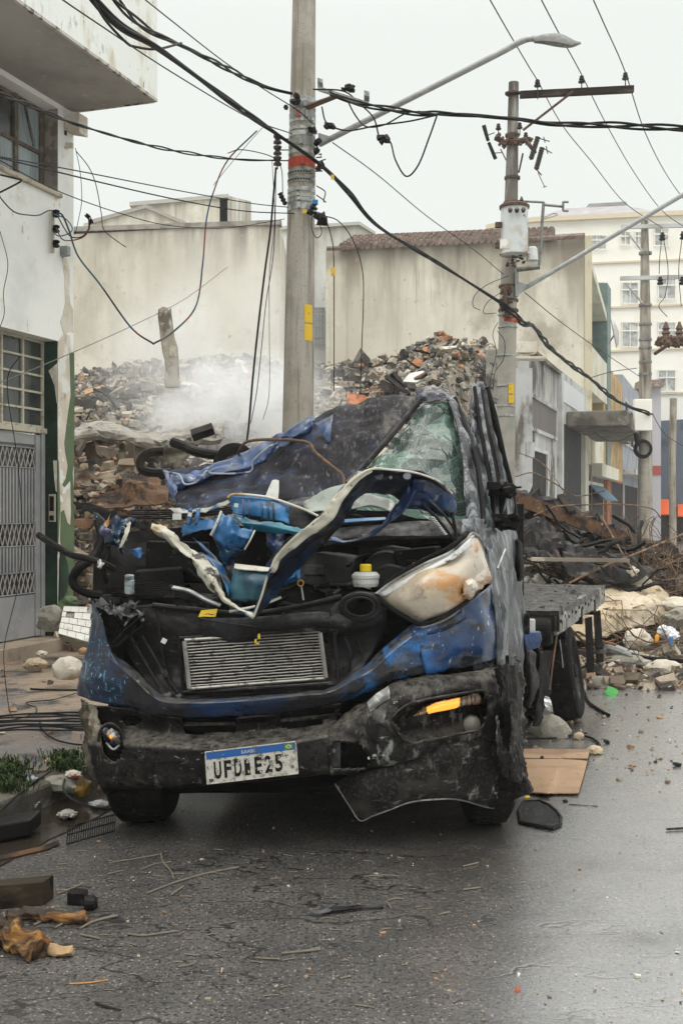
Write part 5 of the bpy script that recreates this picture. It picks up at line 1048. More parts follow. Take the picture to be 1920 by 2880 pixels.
# right bumper
TOW = [(934,2088),(1010,2090),(1040,2130),(1035,2162),(934,2164)]
FOG = [(1098,2024),(1134,1990),(1180,1972),(1299,1951),(1362,1945),(1372,1985),(1355,2047),(1289,2066),(1150,2090)]
part(patch([R([(916,2052),(966,2012),(1035,1968),(1092,1930),(1160,1909),(1250,1897),(1340,1886),(1400,1878),(1440,1900,.15)], .02),
            R([(918,2068),(972,2036),(1045,1990),(1105,1955),(1170,1932),(1255,1917),(1345,1905),(1405,1900),(1445,1930,.15)], -.06),
            R([(922,2090),(980,2070),(1052,2030),(1110,1998),(1172,1980),(1258,1962),(1348,1950),(1400,1955),(1446,1985,.15)], -.10),
            R([(924,2118),(985,2105),(1056,2085),(1118,2068),(1178,2052),(1262,2030),(1345,2010),(1400,2020),(1446,2060,.15)], -.115),
            R([(926,2145),(990,2138),(1058,2125),(1124,2110),(1180,2095),(1262,2070),(1345,2055),(1402,2070),(1446,2110,.15)], -.11),
            R([(927,2172),(992,2166),(1060,2154),(1128,2138),(1182,2122),(1262,2092),(1345,2082),(1405,2100),(1446,2150,.15)], -.08),
            R([(930,2178),(995,2172),(1062,2162),(1130,2146),(1184,2130),(1262,2102),(1345,2094),(1405,2112),(1440,2165,.2)], .04)], 8, 7, .012, 7, holes=[TOW, FOG], seed=21), 'bumper_end', m_plasR, smooth=True, solid=.008)
part(patch([R([(928,2080),(1050,2080)], .08), R([(928,2170),(1050,2170)], .08)], 4, 4), 'tow_recess', m_under, solid=.005)
q = MB(); q.boxf(P(930,2158,4.93), Vector((.042,0,0)), Vector((0,.02,0)), UPV*.112); tp = part(q, 'tow_plate', m_eng, bevel=.003); q = MB(); q.lathe(P(937,2112,4.925), (0,-1,0), [(.010,0),(.010,.006),(.004,.008)], 14); part(q, 'screw', m_alu, tp)
q = MB(); q.chunk(P(1037,2132,4.93), (.014,.01,.028), 5); part(q, 'white_fragment', m_white)
# fog-lamp insert
fogb = patch([R([(1088,2028),(1134,1984),(1200,1962),(1300,1944),(1366,1938)], .0), R([(1105,2048),(1160,2008),(1220,1995),(1300,1985),(1374,1972)], .055), R([(1124,2070),(1180,2050),(1240,2040),(1310,2026),(1374,2010)], .055), R([(1148,2098),(1190,2094),(1240,2088),(1300,2072),(1360,2052)], .0)], 7, 7, .004, 9)
fb = part(fogb, 'fog_lamp_housing', m_plas, smooth=True, solid=.006)
for o_ in (0,): rim([(x, y, zf(x)-.115) for x, y in FOG+[FOG[0]]], .006, 'housing_rim', m_plas, fb, seg=4)
m_sig = M('signal_lens', (.30,.20,.10), [((.50,.50,.46), 14,.48,.58,(5,1,.3)), ((.04,.035,.03), 17,.50,.60,(6,1,.3))], rough=.18, coat=.6, emit=(1,.34,.04), estr=.03)
m_siglit = M('signal_lens_lit', (.9,.4,.06), [((1,.8,.4), 14,.55,.66,(6,1,.5))], rough=.2, coat=.5, emit=(1,.38,.05), estr=1.3)
sg = patch([R([(1161,2012),(1200,1985),(1240,1971),(1300,1960),(1346,1950)], -.02), R([(1163,2014),(1206,2000),(1246,1986),(1303,1975),(1352,1964)], -.05), R([(1165,2016),(1212,2006),(1250,1998),(1305,1986),(1355,1979)], -.01)], 6, 5, .002, 30)
sgo = part(sg, 'turn_signal', m_sig, fb, smooth=True, solid=.004)
sg = patch([R([(1198,1990),(1230,1976),(1262,1970),(1292,1963)], -.035), R([(1200,2000),(1235,1986),(1265,1980),(1292,1976)], -.06), R([(1204,2008),(1238,2000),(1266,1995),(1290,1988)], -.03)], 5, 5, .002, 30)
lit = build(sg, 'lit_section', m_siglit, fb, smooth=True, solid=.003)
fl = MB(); fl.lathe(P(1325,2037,zf(1325)+.01), (.12,-1,.0), [(.040,-.02),(.043,0),(.040,.016),(.025,.028),(.006,.033)], 28); part(fl, 'fog_lamp', M('fog_lens', (.24,.23,.19), [((.12,.11,.09), 20,.5,.64)], rough=.3, coat=.5, bump=.3), fb, smooth=True)
# panel with the small vent left of the fog lamp
part(patch([R([(1032,1976),(1060,1950),(1092,1930)], -.075), R([(1036,1990),(1066,1966),(1096,1948)], -.095), R([(1040,2002),(1068,1980),(1096,1964)], -.08)], 4, 3, .004), 'scraped_clip', M('scraped_clip', (.2,.2,.19), [((.55,.56,.54), 12,.5,.62)], rough=.5), solid=.006)

# torn skirt hanging below
part(patch([R([(941,2204,.02),(996,2173,-.03),(1069,2158,-.06),(1160,2118,-.05),(1260,2080,-.08),(1350,2078,-.10),(1420,2110,-.12),(1470,2165,-.28),(1492,2200,-.26)]),
            R([(960,2236,.0),(1015,2222,-.07),(1085,2205,-.10),(1168,2170,-.10),(1270,2130,-.14),(1355,2140,-.15),(1430,2165,-.15),(1478,2192,-.3),(1498,2215,-.26)]),
            R([(985,2272,.0),(1030,2262,-.06),(1092,2245,-.10),(1175,2215,-.09),(1285,2195,-.12),(1365,2215,-.13),(1435,2210,-.16),(1482,2214,-.3),(1500,2222,-.26)]),
            R([(1012,2309,.0),(1045,2297,-.03),(1085,2282,-.05),(1155,2257,-.04),(1290,2250,-.05),(1388,2274,-.05),(1440,2255,-.14),(1482,2236,-.26),(1498,2228,-.26)])], 8, 9, .009, 6, seed=31, sharp=True), 'torn_skirt', m_torn, smooth=True, solid=.006)
q = MB(); q.lathe(P(1143,2238,zf(1143)-.11), (0,-1,0), [(.012,0),(.012,.006),(.005,.006)], 12); part(q, 'screw', m_eng)

rim([q3(941,2204,.01),q3(985,2272,-.01),q3(1012,2309,-.005),q3(1045,2297,-.035),q3(1085,2282,-.055),q3(1155,2257,-.045),q3(1226,2249,-.05),q3(1290,2250,-.055),q3(1388,2274,-.055),q3(1440,2255,-.145),q3(1482,2236,-.265)], .0035, 'torn_edge', m_lensrim)
# --- licence plate
PLA = [P(583,2206,zf(700)-.135), P(838,2176,zf(700)-.135), P(834,2087,zf(700)-.115), P(577,2116,zf(700)-.115)]
pu_, pv_ = (PLA[1]-PLA[0]), (PLA[3]-PLA[0]); pn_ = pu_.cross(pv_).normalized()
m_pw = M('plate_white', (.40,.385,.34), [((.17,.155,.135), 34,.50,.66), ((.06,.055,.05), 60,.58,.66)], rough=.6, bump=.2, bs=60)
m_pb = M('plate_blue', (.010,.075,.25), [((.05,.06,.08), 24,.58,.68), ((.25,.3,.35), 60,.66,.7)], rough=.5)
m_pk = M('plate_black', (.012,.011,.011), [((.40,.38,.34), 46,.585,.63)], rough=.6)
q = MB(); q.prism(PLA[::1], pn_*.003); plate = part(q, 'licence_plate', m_pw, bevel=.002)
def pl_(u, v, o=0): return PLA[0] + pu_*u + pv_*v + pn_*o
q = MB(); q.prism([pl_(.01,.76,.0032), pl_(.99,.76,.0032), pl_(.99,.985,.0032), pl_(.01,.985,.0032)], pn_*.001); part(q, 'blue_band', m_pb, plate)
q = MB()
for a, b_ in (((0,0),(1,0)),((1,0),(1,1)),((1,1),(0,1)),((0,1),(0,0))): q.tube([pl_(*a,.003), pl_(*b_,.003)], .003, 6)
part(q, 'plate_edge', m_pw, plate)
def text(s, u0, v0, height, width, mt, name, bold=0, o=.0042):
    cu = bpy.data.curves.new('t', 'FONT'); cu.body = s; cu.size = 1; cu.extrude = .0; cu.offset = bold
    ob = bpy.data.objects.new('t', cu); C.objects.link(ob); bpy.context.view_layer.update()
    me = bpy.data.meshes.new_from_object(ob.evaluated_get(bpy.context.evaluated_depsgraph_get())); bpy.data.objects.remove(ob)
    V = [v.co.copy() for v in me.vertices]; x0 = min(v.x for v in V); x1 = max(v.x for v in V); y0 = min(v.y for v in V); y1 = max(v.y for v in V)
    mb = MB(); mb.add([pl_(u0 + (v.x-x0)/(x1-x0)*width, v0 + (v.y-y0)/(y1-y0)*height, o) for v in V], [tuple(p.vertices) for p in me.polygons])
    return part(mb, name, mt, plate, solid=.0012)
chars = 'UFD1E25'
for i, ch_ in enumerate(chars): text(ch_, .085+i*.112, .13, .54, .080 if ch_ != '1' else .062, m_pk, 'plate_character', .03)
text('BRASIL', .40, .82, .10, .16, m_pw, 'country_name', .01)
text('BR', .025, .06, .09, .05, m_pk, 'plate_code', .02)
q = MB(); q.prism([pl_(.875,.79,.0044), pl_(.965,.79,.0044), pl_(.965,.955,.0044), pl_(.875,.955,.0044)], pn_*.0006); fo = part(q, 'flag', M('flag_green', (.04,.18,.05), rough=.6), plate)
q = MB(); q.prism([pl_(.92,.80,.0054), pl_(.957,.872,.0054), pl_(.92,.945,.0054), pl_(.883,.872,.0054)], pn_*.0006); part(q, 'diamond', M('flag_yellow', (.45,.38,.05), rough=.6), plate)
q = MB(); q.lathe(pl_(.92,.872,.0062), pn_, [(.0045,0),(.0045,.0006)], 14); part(q, 'disc', m_pb, plate)

# --- headlight (right in the picture)
hl = patch([[(1060,1668,5.12),(1105,1632,5.1),(1190,1583,5.1),(1262,1552,5.12),(1322,1508,5.2),(1352,1520,5.28),(1368,1580,5.34)],
            [(1078,1686,5.08),(1125,1668,5.02),(1195,1625,5.0),(1265,1590,5.05),(1320,1560,5.13),(1350,1560,5.2),(1374,1605,5.3)],
            [(1120,1718,5.06),(1150,1704,5.0),(1205,1675,4.98),(1268,1645,5.0),(1318,1615,5.08),(1348,1605,5.18),(1374,1622,5.3)],
            [(1182,1751,5.06),(1195,1745,5.04),(1222,1736,5.04),(1262,1722,5.05),(1310,1692,5.12),(1345,1655,5.2),(1370,1640,5.3)]], 8, 7, .004, 7, seed=41)
hlo = part(hl, 'headlight', m_lens, smooth=True, solid=.005)
rim([(1056,1672,5.08),(1105,1636,5.05),(1190,1588,5.04),(1262,1556,5.06),(1310,1520,5.12),(1328,1500,5.18),(1352,1518,5.26),(1362,1562,5.30),(1378,1612,5.32)], .007, 'headlight_trim', m_lensrim, hlo)
rim([(1056,1672,5.08),(1080,1696,5.05),(1125,1728,5.03),(1182,1755,5.03),(1240,1738,5.03),(1300,1702,5.08),(1345,1664,5.18)], .010, 'headlight_trim', m_under, hlo)
rim([(1070,1655,5.12),(1120,1618,5.1),(1200,1572,5.1),(1262,1542,5.12),(1312,1500,5.2)], .012, 'seal', m_under, hlo)
part(patch([[(1300,1640,5.10),(1330,1600,5.12),(1368,1590,5.26)],[(1300,1668,5.05),(1338,1640,5.1),(1378,1618,5.28)],[(1285,1700,5.08),(1322,1690,5.12),(1352,1655,5.24)]], 6, 6, .03, 9, seed=43), 'melted_corner', m_lens, hlo, smooth=True, solid=.006)
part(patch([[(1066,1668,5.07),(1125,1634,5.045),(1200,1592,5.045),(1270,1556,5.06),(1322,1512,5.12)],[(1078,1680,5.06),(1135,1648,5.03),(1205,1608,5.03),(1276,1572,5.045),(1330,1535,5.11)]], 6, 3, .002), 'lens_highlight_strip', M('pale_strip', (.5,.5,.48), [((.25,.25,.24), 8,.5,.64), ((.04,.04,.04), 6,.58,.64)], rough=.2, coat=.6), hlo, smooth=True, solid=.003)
# ribs and frame lines on the radiator support
for pts in ([(505,1796),(700,1784),(925,1768),(940,1800),(950,1905),(930,1922),(720,1936),(530,1948),(515,1930),(505,1796)],): rim([q3(x,y,.055) for x,y in pts], .009, 'support_frame', m_sooty)
for pts in ([(440,1720),(452,1800),(470,1900),(500,1950)],[(968,1790),(985,1840),(978,1890)],[(400,1790),(440,1860),(480,1930)],[(1005,1800),(1020,1850)],[(350,1760),(400,1850),(450,1935)]): rim([q3(x,y,.075) for x,y in pts], .007, 'support_rib', m_sooty)
rim([q3(430,1702,.10),q3(560,1716,.10),q3(700,1726,.10),q3(840,1706,.10),q3(960,1678,.10)], .012, 'support_lip', m_sooty)
# broken left headlight
part(patch([R([(256,1680,.1),(300,1700,.02),(360,1716,.0),(412,1728,.02)]), R([(254,1715,.1),(298,1735,.05),(345,1745,.03),(402,1745,.03)]), R([(258,1760,.1),(285,1790,.1),(312,1800,.06),(380,1770,.05)]), R([(262,1800,.1),(285,1815,.1),(310,1822,.05),(350,1800,.05)])], 7, 7, .02, 12, seed=44, sharp=True), 'broken_headlight', m_under, smooth=True, solid=.006)
part(patch([R([(262,1678,.0),(300,1694,-.04),(345,1712,-.03),(404,1724,.0)]), R([(262,1700,.0),(300,1722,-.05),(345,1738,-.03),(395,1735,.0)])], 7, 4, .025, 14, seed=45, jag=.015, sharp=True), 'lens_shards', m_glassb, solid=.004)
rim([q3(318,1810,0), q3(345,1780,-.01), q3(385,1745,-.01), q3(412,1732,0), q3(400,1760,0), q3(350,1800,.0), q3(325,1822,0)], .006, 'headlight_frame', m_under)
q = MB()
for k in range(22): q.chunk(P(U(262,400), U(1685,1750), zf(330)-.03+U(-.02,.05)), (U(.01,.05), .004, U(.004,.02)), k*17, kind=1)
part(q, 'lens_fragments', m_glassb)

# --- crumpled bonnet
part(patch([[(428,1468,5.35),(473,1484,5.3),(515,1521,5.25),(567,1562,5.15),(614,1604,5.1),(632,1640,5.1),(645,1690,5.08),(708,1728,4.98)],
            [(426,1480,5.28),(470,1505,5.22),(512,1540,5.16),(556,1585,5.08),(600,1628,5.04),(624,1668,5.02),(642,1692,5.0),(712,1733,4.95)],
            [(428,1494,5.32),(473,1532,5.28),(518,1558,5.22),(550,1606,5.12),(588,1656,5.06),(610,1678,5.05),(640,1698,5.0),(713,1740,4.95)]], 8, 7, .014, 9, seed=50, sharp=True), 'bonnet_wing', m_cream, smooth=True, solid=.005)
part(patch([[(560,1555,5.22),(612,1600,5.12),(640,1680,5.08)],[(585,1560,5.3),(626,1596,5.2),(652,1650,5.15)],[(540,1510,5.36),(600,1560,5.3),(628,1600,5.24)]], 5, 4, .01, 10, seed=51), 'bonnet_fold', m_bright, smooth=True, solid=.004)
OUT = [(713,1737,4.95),(735,1680,4.92),(755,1615,4.90),(787,1557,4.88),(839,1505,4.86),(905,1452,4.86),(938,1405,4.88),(1000,1345,4.9),(1046,1321,4.94),(1100,1323,4.98),(1170,1332,5.02),(1234,1356,5.06),(1271,1390,5.1)]
MIDL = [(718,1738,4.98),(748,1682,4.98),(775,1628,4.98),(812,1580,4.98),(868,1530,4.98),(926,1472,5.0),(962,1425,5.0),(1014,1372,5.02),(1052,1352,5.05),(1102,1356,5.08),(1166,1366,5.12),(1226,1392,5.14),(1268,1420,5.16)]
INN = [(722,1739,5.02),(760,1690,5.06),(798,1640,5.08),(838,1600,5.1),(892,1556,5.1),(938,1510,5.12),(975,1452,5.12),(1010,1408,5.14),(1045,1392,5.16),(1098,1396,5.2),(1128,1412,5.22),(1200,1435,5.2),(1264,1450,5.2)]
m_hoodu = M('bonnet_underside', (.009,.012,.022), [((.012,.03,.08), 3,.52,.66), ((.05,.05,.05), 24,.62,.70), ((.004,.004,.005), 5,.5,.6)], rough=.38, coat=.4, bump=.2)
part(patch([OUT, MIDL, INN], 8, 8, .013, 7, seed=52, sharp=True), 'bonnet', m_hoodu, smooth=True, solid=.003)
part(patch([[ (x-3, y-3, z-.015) for x, y, z in OUT[2:9]], [(772,1612,4.9),(802,1566,4.88),(862,1518,4.86),(936,1462,4.86),(966,1405,4.87),(1014,1352,4.9),(1048,1326,4.94)]], 8, 5, .010, 12, seed=53, sharp=True), 'bonnet_rim', m_cream, smooth=True, solid=.003)
rim([(x, y-2, z-.008) for x, y, z in OUT], .005, 'bonnet_edge', m_cream)
part(patch([[(1160,1345,5.08),(1215,1352,5.08),(1262,1380,5.1),(1276,1400,5.14)],[(1150,1385,5.12),(1205,1395,5.10),(1255,1415,5.12),(1277,1430,5.16)],[(1120,1425,5.18),(1190,1440,5.16),(1245,1450,5.16),(1276,1462,5.2)]], 6, 6, .018, 9, seed=54), 'bonnet_flap', m_blued, smooth=True, solid=.006)
part(patch([[(1148,1360,5.12),(1128,1400,5.14),(1098,1440,5.16),(1075,1475,5.18),(1030,1505,5.2),(975,1522,5.22),(926,1512,5.22)],[(1172,1380,5.10),(1152,1420,5.12),(1120,1452,5.14),(1082,1482,5.16),(1040,1512,5.18),(988,1530,5.2),(930,1524,5.2)]], 5, 4, .014, 10, seed=55), 'bonnet_brace', m_blued, smooth=True, solid=.006)
part(patch([[(960,1462,5.32),(1020,1458,5.32),(1084,1455,5.3)],[(965,1470,5.28),(1020,1466,5.28),(1084,1462,5.28)]], 4, 2), 'blue_edge', m_bright, solid=.004)
q = MB()
for (x, y, rx) in ((1064,1339,13),(1098,1345,5),(1144,1341,11)): q.lathe(P(x,y,5.0), (0,-1,.5), [(rx/F*5,0),(rx/F*5,.010)], 16)
part(q, 'bonnet_hole', M('hole_grey', (.10,.11,.13), rough=.5))
# light panel seen through the arch (windscreen cowl) and wiper area
part(patch([[(852,1415,5.5),(910,1380,5.5),(975,1362,5.5),(1020,1380,5.5)],[(856,1430,5.45),(930,1415,5.45),(1040,1400,5.45),(1105,1410,5.45)],[(868,1442,5.4),(960,1428,5.4),(1050,1425,5.4),(1102,1438,5.4)]], 6, 5, .012, 9), 'cowl_panel', M('cowl_pale', (.26,.29,.26), [((.12,.13,.12), 5,.48,.62), ((.4,.42,.38), 9,.6,.7)], rough=.4, bump=.2), smooth=True, solid=.006)
part(patch([[(740,1415,5.6),(830,1400,5.6),(940,1395,5.55)],[(742,1440,5.5),(840,1430,5.5),(960,1450,5.45)],[(840,1500,5.45),(950,1480,5.45),(1110,1462,5.45)]], 6, 6, .02, 9), 'scuttle', m_sooty, smooth=True, solid=.01)
part(patch([[(880,1500,5.45),(1010,1478,5.45),(1180,1470,5.4),(1315,1462,5.35)],[(885,1530,5.35),(1010,1512,5.35),(1180,1508,5.3),(1318,1505,5.3)],[(890,1550,5.4),(1010,1535,5.4),(1180,1530,5.35),(1315,1520,5.32)]], 7, 5, .010, 10), 'cowl_bar', m_sooty, smooth=True, solid=.012)
q = MB()
for k in range(20):   # coil of the bonnet spring
    pass
pts = []
for k in range(90):
    t = k/89; c = P(1216,1452,5.05).lerp(P(1258,1502,5.05), t); a_ = t*11*6.283; pts.append(c + Vector((math.cos(a_)*.014, math.sin(a_)*.014, math.cos(a_)*.006)))
q.tube(pts, .0032, 5); part(q, 'spring', m_chrome)
rim([(1185,1415,5.05),(1230,1460,5.04),(1272,1512,5.04),(1282,1505,5.05),(1270,1440,5.06)], .008, 'hinge_arm', m_under)
rim([(1205,1405,5.08),(1250,1450,5.08),(1285,1500,5.08)], .006, 'hinge_arm', m_eng)
part(patch([[(1300,1460,5.25),(1335,1455,5.3),(1360,1460,5.4)],[(1296,1500,5.2),(1335,1495,5.25),(1362,1500,5.4)],[(1300,1530,5.25),(1335,1520,5.3),(1360,1530,5.4)]], 5, 5, .015, 9), 'cowl_corner', m_side, smooth=True, solid=.01)

# --- torn inner sheet metal (bright blue)
def sheet(name, rows, mt, seed, cr=.008, nu=6, nv=6, **k): return part(patch(rows, nu, nv, cr*1.3, 9, seed=seed, jag=.005, sharp=True), name, mt, smooth=True, solid=.0022, **k)
s1_ = sheet('inner_panel', [[(653,1393,5.3),(730,1397,5.28),(813,1420,5.25)],[(650,1420,5.3),(730,1425,5.25),(812,1445,5.24)],[(655,1445,5.28),(730,1455,5.25),(812,1472,5.22)]], m_bright, 60, .005)
for x in (683,700,735,753,768): 
    rim([(x, 1402+(x-653)*.12, 5.25), (x+1, 1430+(x-653)*.12, 5.225), (x+2, 1452+(x-653)*.11, 5.235)], .005, 'rib', m_blue, s1_, seg=2)
rim([(640,1400,5.28),(655,1391,5.28),(700,1392,5.27),(760,1400,5.26),(815,1418,5.24),(860,1435,5.22),(895,1452,5.2)], .006, 'sheet_edge', m_cream)
sheet('inner_panel', [[(655,1448,5.3),(730,1458,5.27),(812,1474,5.24),(870,1490,5.2)],[(672,1470,5.26),(740,1476,5.22),(815,1490,5.2),(868,1502,5.18)],[(690,1492,5.28),(750,1498,5.25),(812,1505,5.22),(860,1512,5.2)]], M('teal_inner', (.02,.13,.20), [((.04,.24,.28), 5,.48,.64), ((.02,.04,.06), 4,.54,.66), ((.3,.4,.4), 30,.64,.7)], rough=.35, coat=.3), 61)
sheet('inner_strip', [[(508,1478,5.4),(560,1462,5.38),(600,1458,5.36),(640,1450,5.34)],[(512,1508,5.36),(560,1494,5.34),(600,1484,5.32),(640,1472,5.3)]], m_bright, 62)
for x0 in (528, 552): sheet('blue_tab', [[(x0,1430,5.36),(x0+12,1430,5.36)],[(x0-6,1476,5.34),(x0+8,1474,5.34)]], m_bright, x0, nu=3)
s2_ = sheet('torn_plate', [[(622,1438,5.16),(652,1452,5.15),(684,1480,5.16),(716,1492,5.18)],[(608,1475,5.12),(640,1488,5.08),(668,1505,5.1),(704,1518,5.14)],[(593,1505,5.14),(618,1530,5.1),(646,1545,5.12),(688,1545,5.16)]], m_bright, 63, .010)
sheet('torn_plate', [[(600,1512,5.14),(640,1540,5.1),(690,1546,5.16)],[(612,1545,5.16),(642,1562,5.14),(676,1566,5.18)],[(624,1580,5.18),(636,1590,5.18),(650,1592,5.2)]], m_blueL, 64)
rim([(622,1438,5.14),(608,1475,5.11),(593,1505,5.12)], .006, 'sheet_edge', m_cream)
rim([(716,1492,5.16),(704,1518,5.13),(688,1545,5.14)], .004, 'sheet_edge', m_cream)
sheet('blue_brace', [[(740,1490,5.3),(770,1488,5.28),(804,1490,5.3)],[(748,1530,5.28),(772,1535,5.24),(806,1535,5.28)],[(752,1575,5.28),(775,1588,5.24),(802,1590,5.28)],[(745,1600,5.3),(772,1604,5.26),(800,1604,5.3)]], m_blued, 65, .012)
sheet('blue_brace', [[(632,1560,5.24),(662,1545,5.22)],[(630,1600,5.22),(658,1596,5.2)],[(640,1650,5.2),(656,1640,5.18)]], m_blue, 66)
bxp = sheet('box_panel', [[(658,1594,5.12),(720,1602,5.08),(800,1608,5.1)],[(650,1630,5.1),(720,1640,5.04),(792,1645,5.08)],[(645,1690,5.1),(710,1692,5.06),(780,1680,5.1)]], M('dark_teal_box', (.018,.05,.075), [((.04,.12,.16), 4,.48,.64), ((.02,.02,.022), 5,.54,.66), ((.3,.33,.33), 34,.63,.69)], rough=.35, coat=.3), 67, .006)
part(patch([[(660,1586,5.14),(720,1592,5.14),(802,1600,5.14)],[(658,1597,5.08),(720,1605,5.06),(802,1611,5.08)]], 6, 3, .004, 20), 'box_lip', m_cream, bxp, solid=.004)
sheet('blue_brace', [[(790,1600,5.16),(812,1598,5.16),(834,1600,5.18)],[(785,1625,5.14),(808,1630,5.12),(836,1622,5.16)],[(780,1640,5.16),(805,1650,5.14),(830,1640,5.18)]], m_bright, 68)
rim([(838,1598,5.16),(840,1628,5.15)], .010, 'blue_stub', m_bright)
rim([(645,1720,5.0),(690,1712,5.02),(740,1700,5.04),(790,1680,5.06)], .006, 'sheet_edge', m_cream)
sheet('torn_plate', [[(648,1700,5.04),(690,1706,5.03),(720,1712,5.02)],[(646,1718,5.02),(690,1720,5.0),(712,1728,4.99)]], m_bright, 69)
# left bundle: crushed wing metal, bars, hoses
sheet('crushed_wing', [[(265,1448,5.45),(300,1455,5.4),(340,1450,5.4),(380,1470,5.45)],[(280,1480,5.38),(310,1500,5.3),(345,1490,5.34),(372,1500,5.4)],[(300,1530,5.38),(330,1545,5.32),(352,1530,5.36),(368,1520,5.4)],[(330,1555,5.4),(345,1560,5.36),(350,1550,5.38),(360,1540,5.4)]], m_blueL, 70, .035)
sheet('crushed_wing', [[(262,1450,5.42),(285,1462,5.38),(310,1455,5.4)],[(275,1480,5.36),(292,1492,5.32),(306,1478,5.36)],[(290,1500,5.38),(300,1508,5.36),(308,1498,5.38)]], M('purple_scrap', (.06,.07,.13), [((.35,.36,.36), 12,.5,.62), ((.35,.18,.05), 7,.56,.64)], rough=.35, coat=.4), 71, .03)
sheet('cream_scrap', [[(355,1470,5.35),(370,1465,5.35),(372,1480,5.36)],[(345,1500,5.3),(362,1505,5.3),(366,1520,5.34)],[(335,1530,5.3),(342,1545,5.3),(350,1540,5.34)]], m_cream, 72, .012)
sheet('dark_bar', [[(207,1412,5.7),(290,1425,5.65),(360,1450,5.55),(430,1468,5.5)],[(212,1430,5.68),(290,1450,5.6),(360,1470,5.5),(430,1482,5.45)]], m_under, 73, .015)
for i in range(5):
    rim([(370,1436+i*5,5.5),(480,1434+i*6,5.5),(600,1432+i*4,5.48),(660,1425+i*4,5.46)], .004, 'trim_bar', m_eng if i % 2 else m_under)
sheet('sheet_fin', [[(470,1425,5.48),(510,1425,5.46),(560,1430,5.45),(640,1405,5.4)],[(490,1440,5.44),(520,1436,5.42),(565,1438,5.42),(645,1412,5.38)]], M('fin_pale', (.32,.33,.3), [((.03,.1,.2), 6,.5,.6)], rough=.4), 74)
rim([(109,1505,5.3),(150,1532,5.2),(200,1560,5.15),(240,1570,5.1),(290,1585,5.15),(320,1600,5.2)], .016, 'mirror_arm', m_under)
rim([(150,1536,5.19),(215,1560,5.13),(285,1580,5.12)], .007, 'arm_wire', m_eng)
sheet('arm_clip', [[(262,1572,5.1),(285,1575,5.08),(300,1592,5.1)],[(258,1582,5.1),(280,1592,5.07),(292,1605,5.1)]], m_white, 75, .012)
rim([(275,1465,5.4),(284,1520,5.35),(262,1568,5.3),(222,1598,5.25),(205,1625,5.25),(212,1650,5.25),(245,1668,5.28),(285,1675,5.3)], .021, 'hose', m_under)
rim([(300,1515,5.4),(305,1560,5.35),(290,1600,5.33),(300,1640,5.35)], .012, 'hose', m_under)
sheet('blue_scrap', [[(366,1550,5.4),(395,1540,5.38),(405,1555,5.38)],[(375,1565,5.38),(395,1572,5.36),(404,1568,5.38)]], m_bright, 76, .02)

# --- engine bay clutter
for (x, y, z, sx, sy, sz, mt) in ((450,1640,5.45,.22,.2,.14,m_under),(560,1690,5.35,.20,.15,.06,m_eng),(920,1600,5.5,.30,.2,.16,m_eng),(1180,1600,5.45,.2,.2,.2,m_under),(760,1700,5.3,.3,.12,.05,m_under),(980,1660,5.3,.25,.15,.05,m_under),(860,1560,5.6,.3,.1,.1,m_under),(500,1580,5.6,.3,.1,.2,m_under),(340,1680,5.35,.15,.15,.05,m_eng),(1080,1560,5.6,.25,.15,.1,m_eng)):
    q = MB(); q.box(P(x,y,z), (sx,sy,sz), Matrix.Rotation(U(-.3,.3), 3, 'Z') @ Matrix.Rotation(U(-.2,.2), 3, 'Y'))
    for k in range(5): q.box(P(x+U(-30,30),y+U(-15,12),z-.05), (sx*U(.1,.4),sy*.5,sz*U(.2,.6)), Matrix.Rotation(U(-.5,.5), 3, 'Z'))
    part(q, 'engine_part', mt, bevel=.008)
for i in range(16):
    x0 = U(280,1180); y0 = U(1590,1700); z0 = U(5.15,5.5); pts = [(x0,y0,z0)]
    for k in range(4): pts.append((pts[-1][0]+U(20,70), min(1715,max(1560,pts[-1][1]+U(-34,34))), min(5.6,max(5.12,pts[-1][2]+U(-.1,.1)))))
    rim(pts, U(.003,.011), 'hose', rnd.choice((m_under, m_eng, m_cab)))
for k in range(7): rim([(300,1655+k*4,5.3),(380,1645+k*5,5.2),(460,1640+k*5,5.2),(560,1680+k*3,5.2)], .003, 'wire', m_under)
rim([(484,1652,5.12),(530,1662,5.1),(575,1685,5.08),(620,1703,5.08)], .010, 'metal_pipe', m_steel)
rim([(478,1662,5.14),(482,1650,5.12),(492,1660,5.12),(486,1680,5.13)], .009, 'metal_pipe', m_eng)
rs = MB(); c = P(1028,1628,5.2); rs.lathe(c, UPV, [(.055,-.035),(.060,-.02),(.060,.0),(.064,.004),(.064,.018),(.058,.022),(.052,.03),(.024,.032),(.022,.045)], 28); rs.tube([c+Vector((.01,-.02,-.03)), P(1032,1655,5.18)], .018, 10)
rso = part(rs, 'fluid_reservoir', m_white, smooth=False)
q = MB(); q.lathe(c+UPV*.045, UPV, [(.027,-.008),(.027,.018),(.022,.022)], 20); part(q, 'cap', m_ylw, rso)
q = MB(); q.lathe(P(1085,1620,5.42), (-.2,-1,.25), [(.11,-.03),(.125,0),(.11,.03),(.06,.05),(.03,.055)], 30); part(q, 'brake_booster', m_eng, smooth=True)
q = MB(); q.box(P(1167,1588,5.3), (.022,.01,.018)); part(q, 'yellow_clip', m_ylw)
q = MB(); tt = [P(845,1640,5.08)+Vector((math.cos(a_)*.013,0,math.sin(a_)*.014)) for a_ in np.linspace(0,6.283,14)]; q.tube(tt, .003, 6); dp = part(q, 'dipstick', M('dipstick_brass', (.42,.24,.05), rough=.4)); q = MB(); q.tube([P(847,1650,5.08), P(853,1688,5.08)], .0045, 6); part(q, 'dipstick_tube', m_steel, dp)
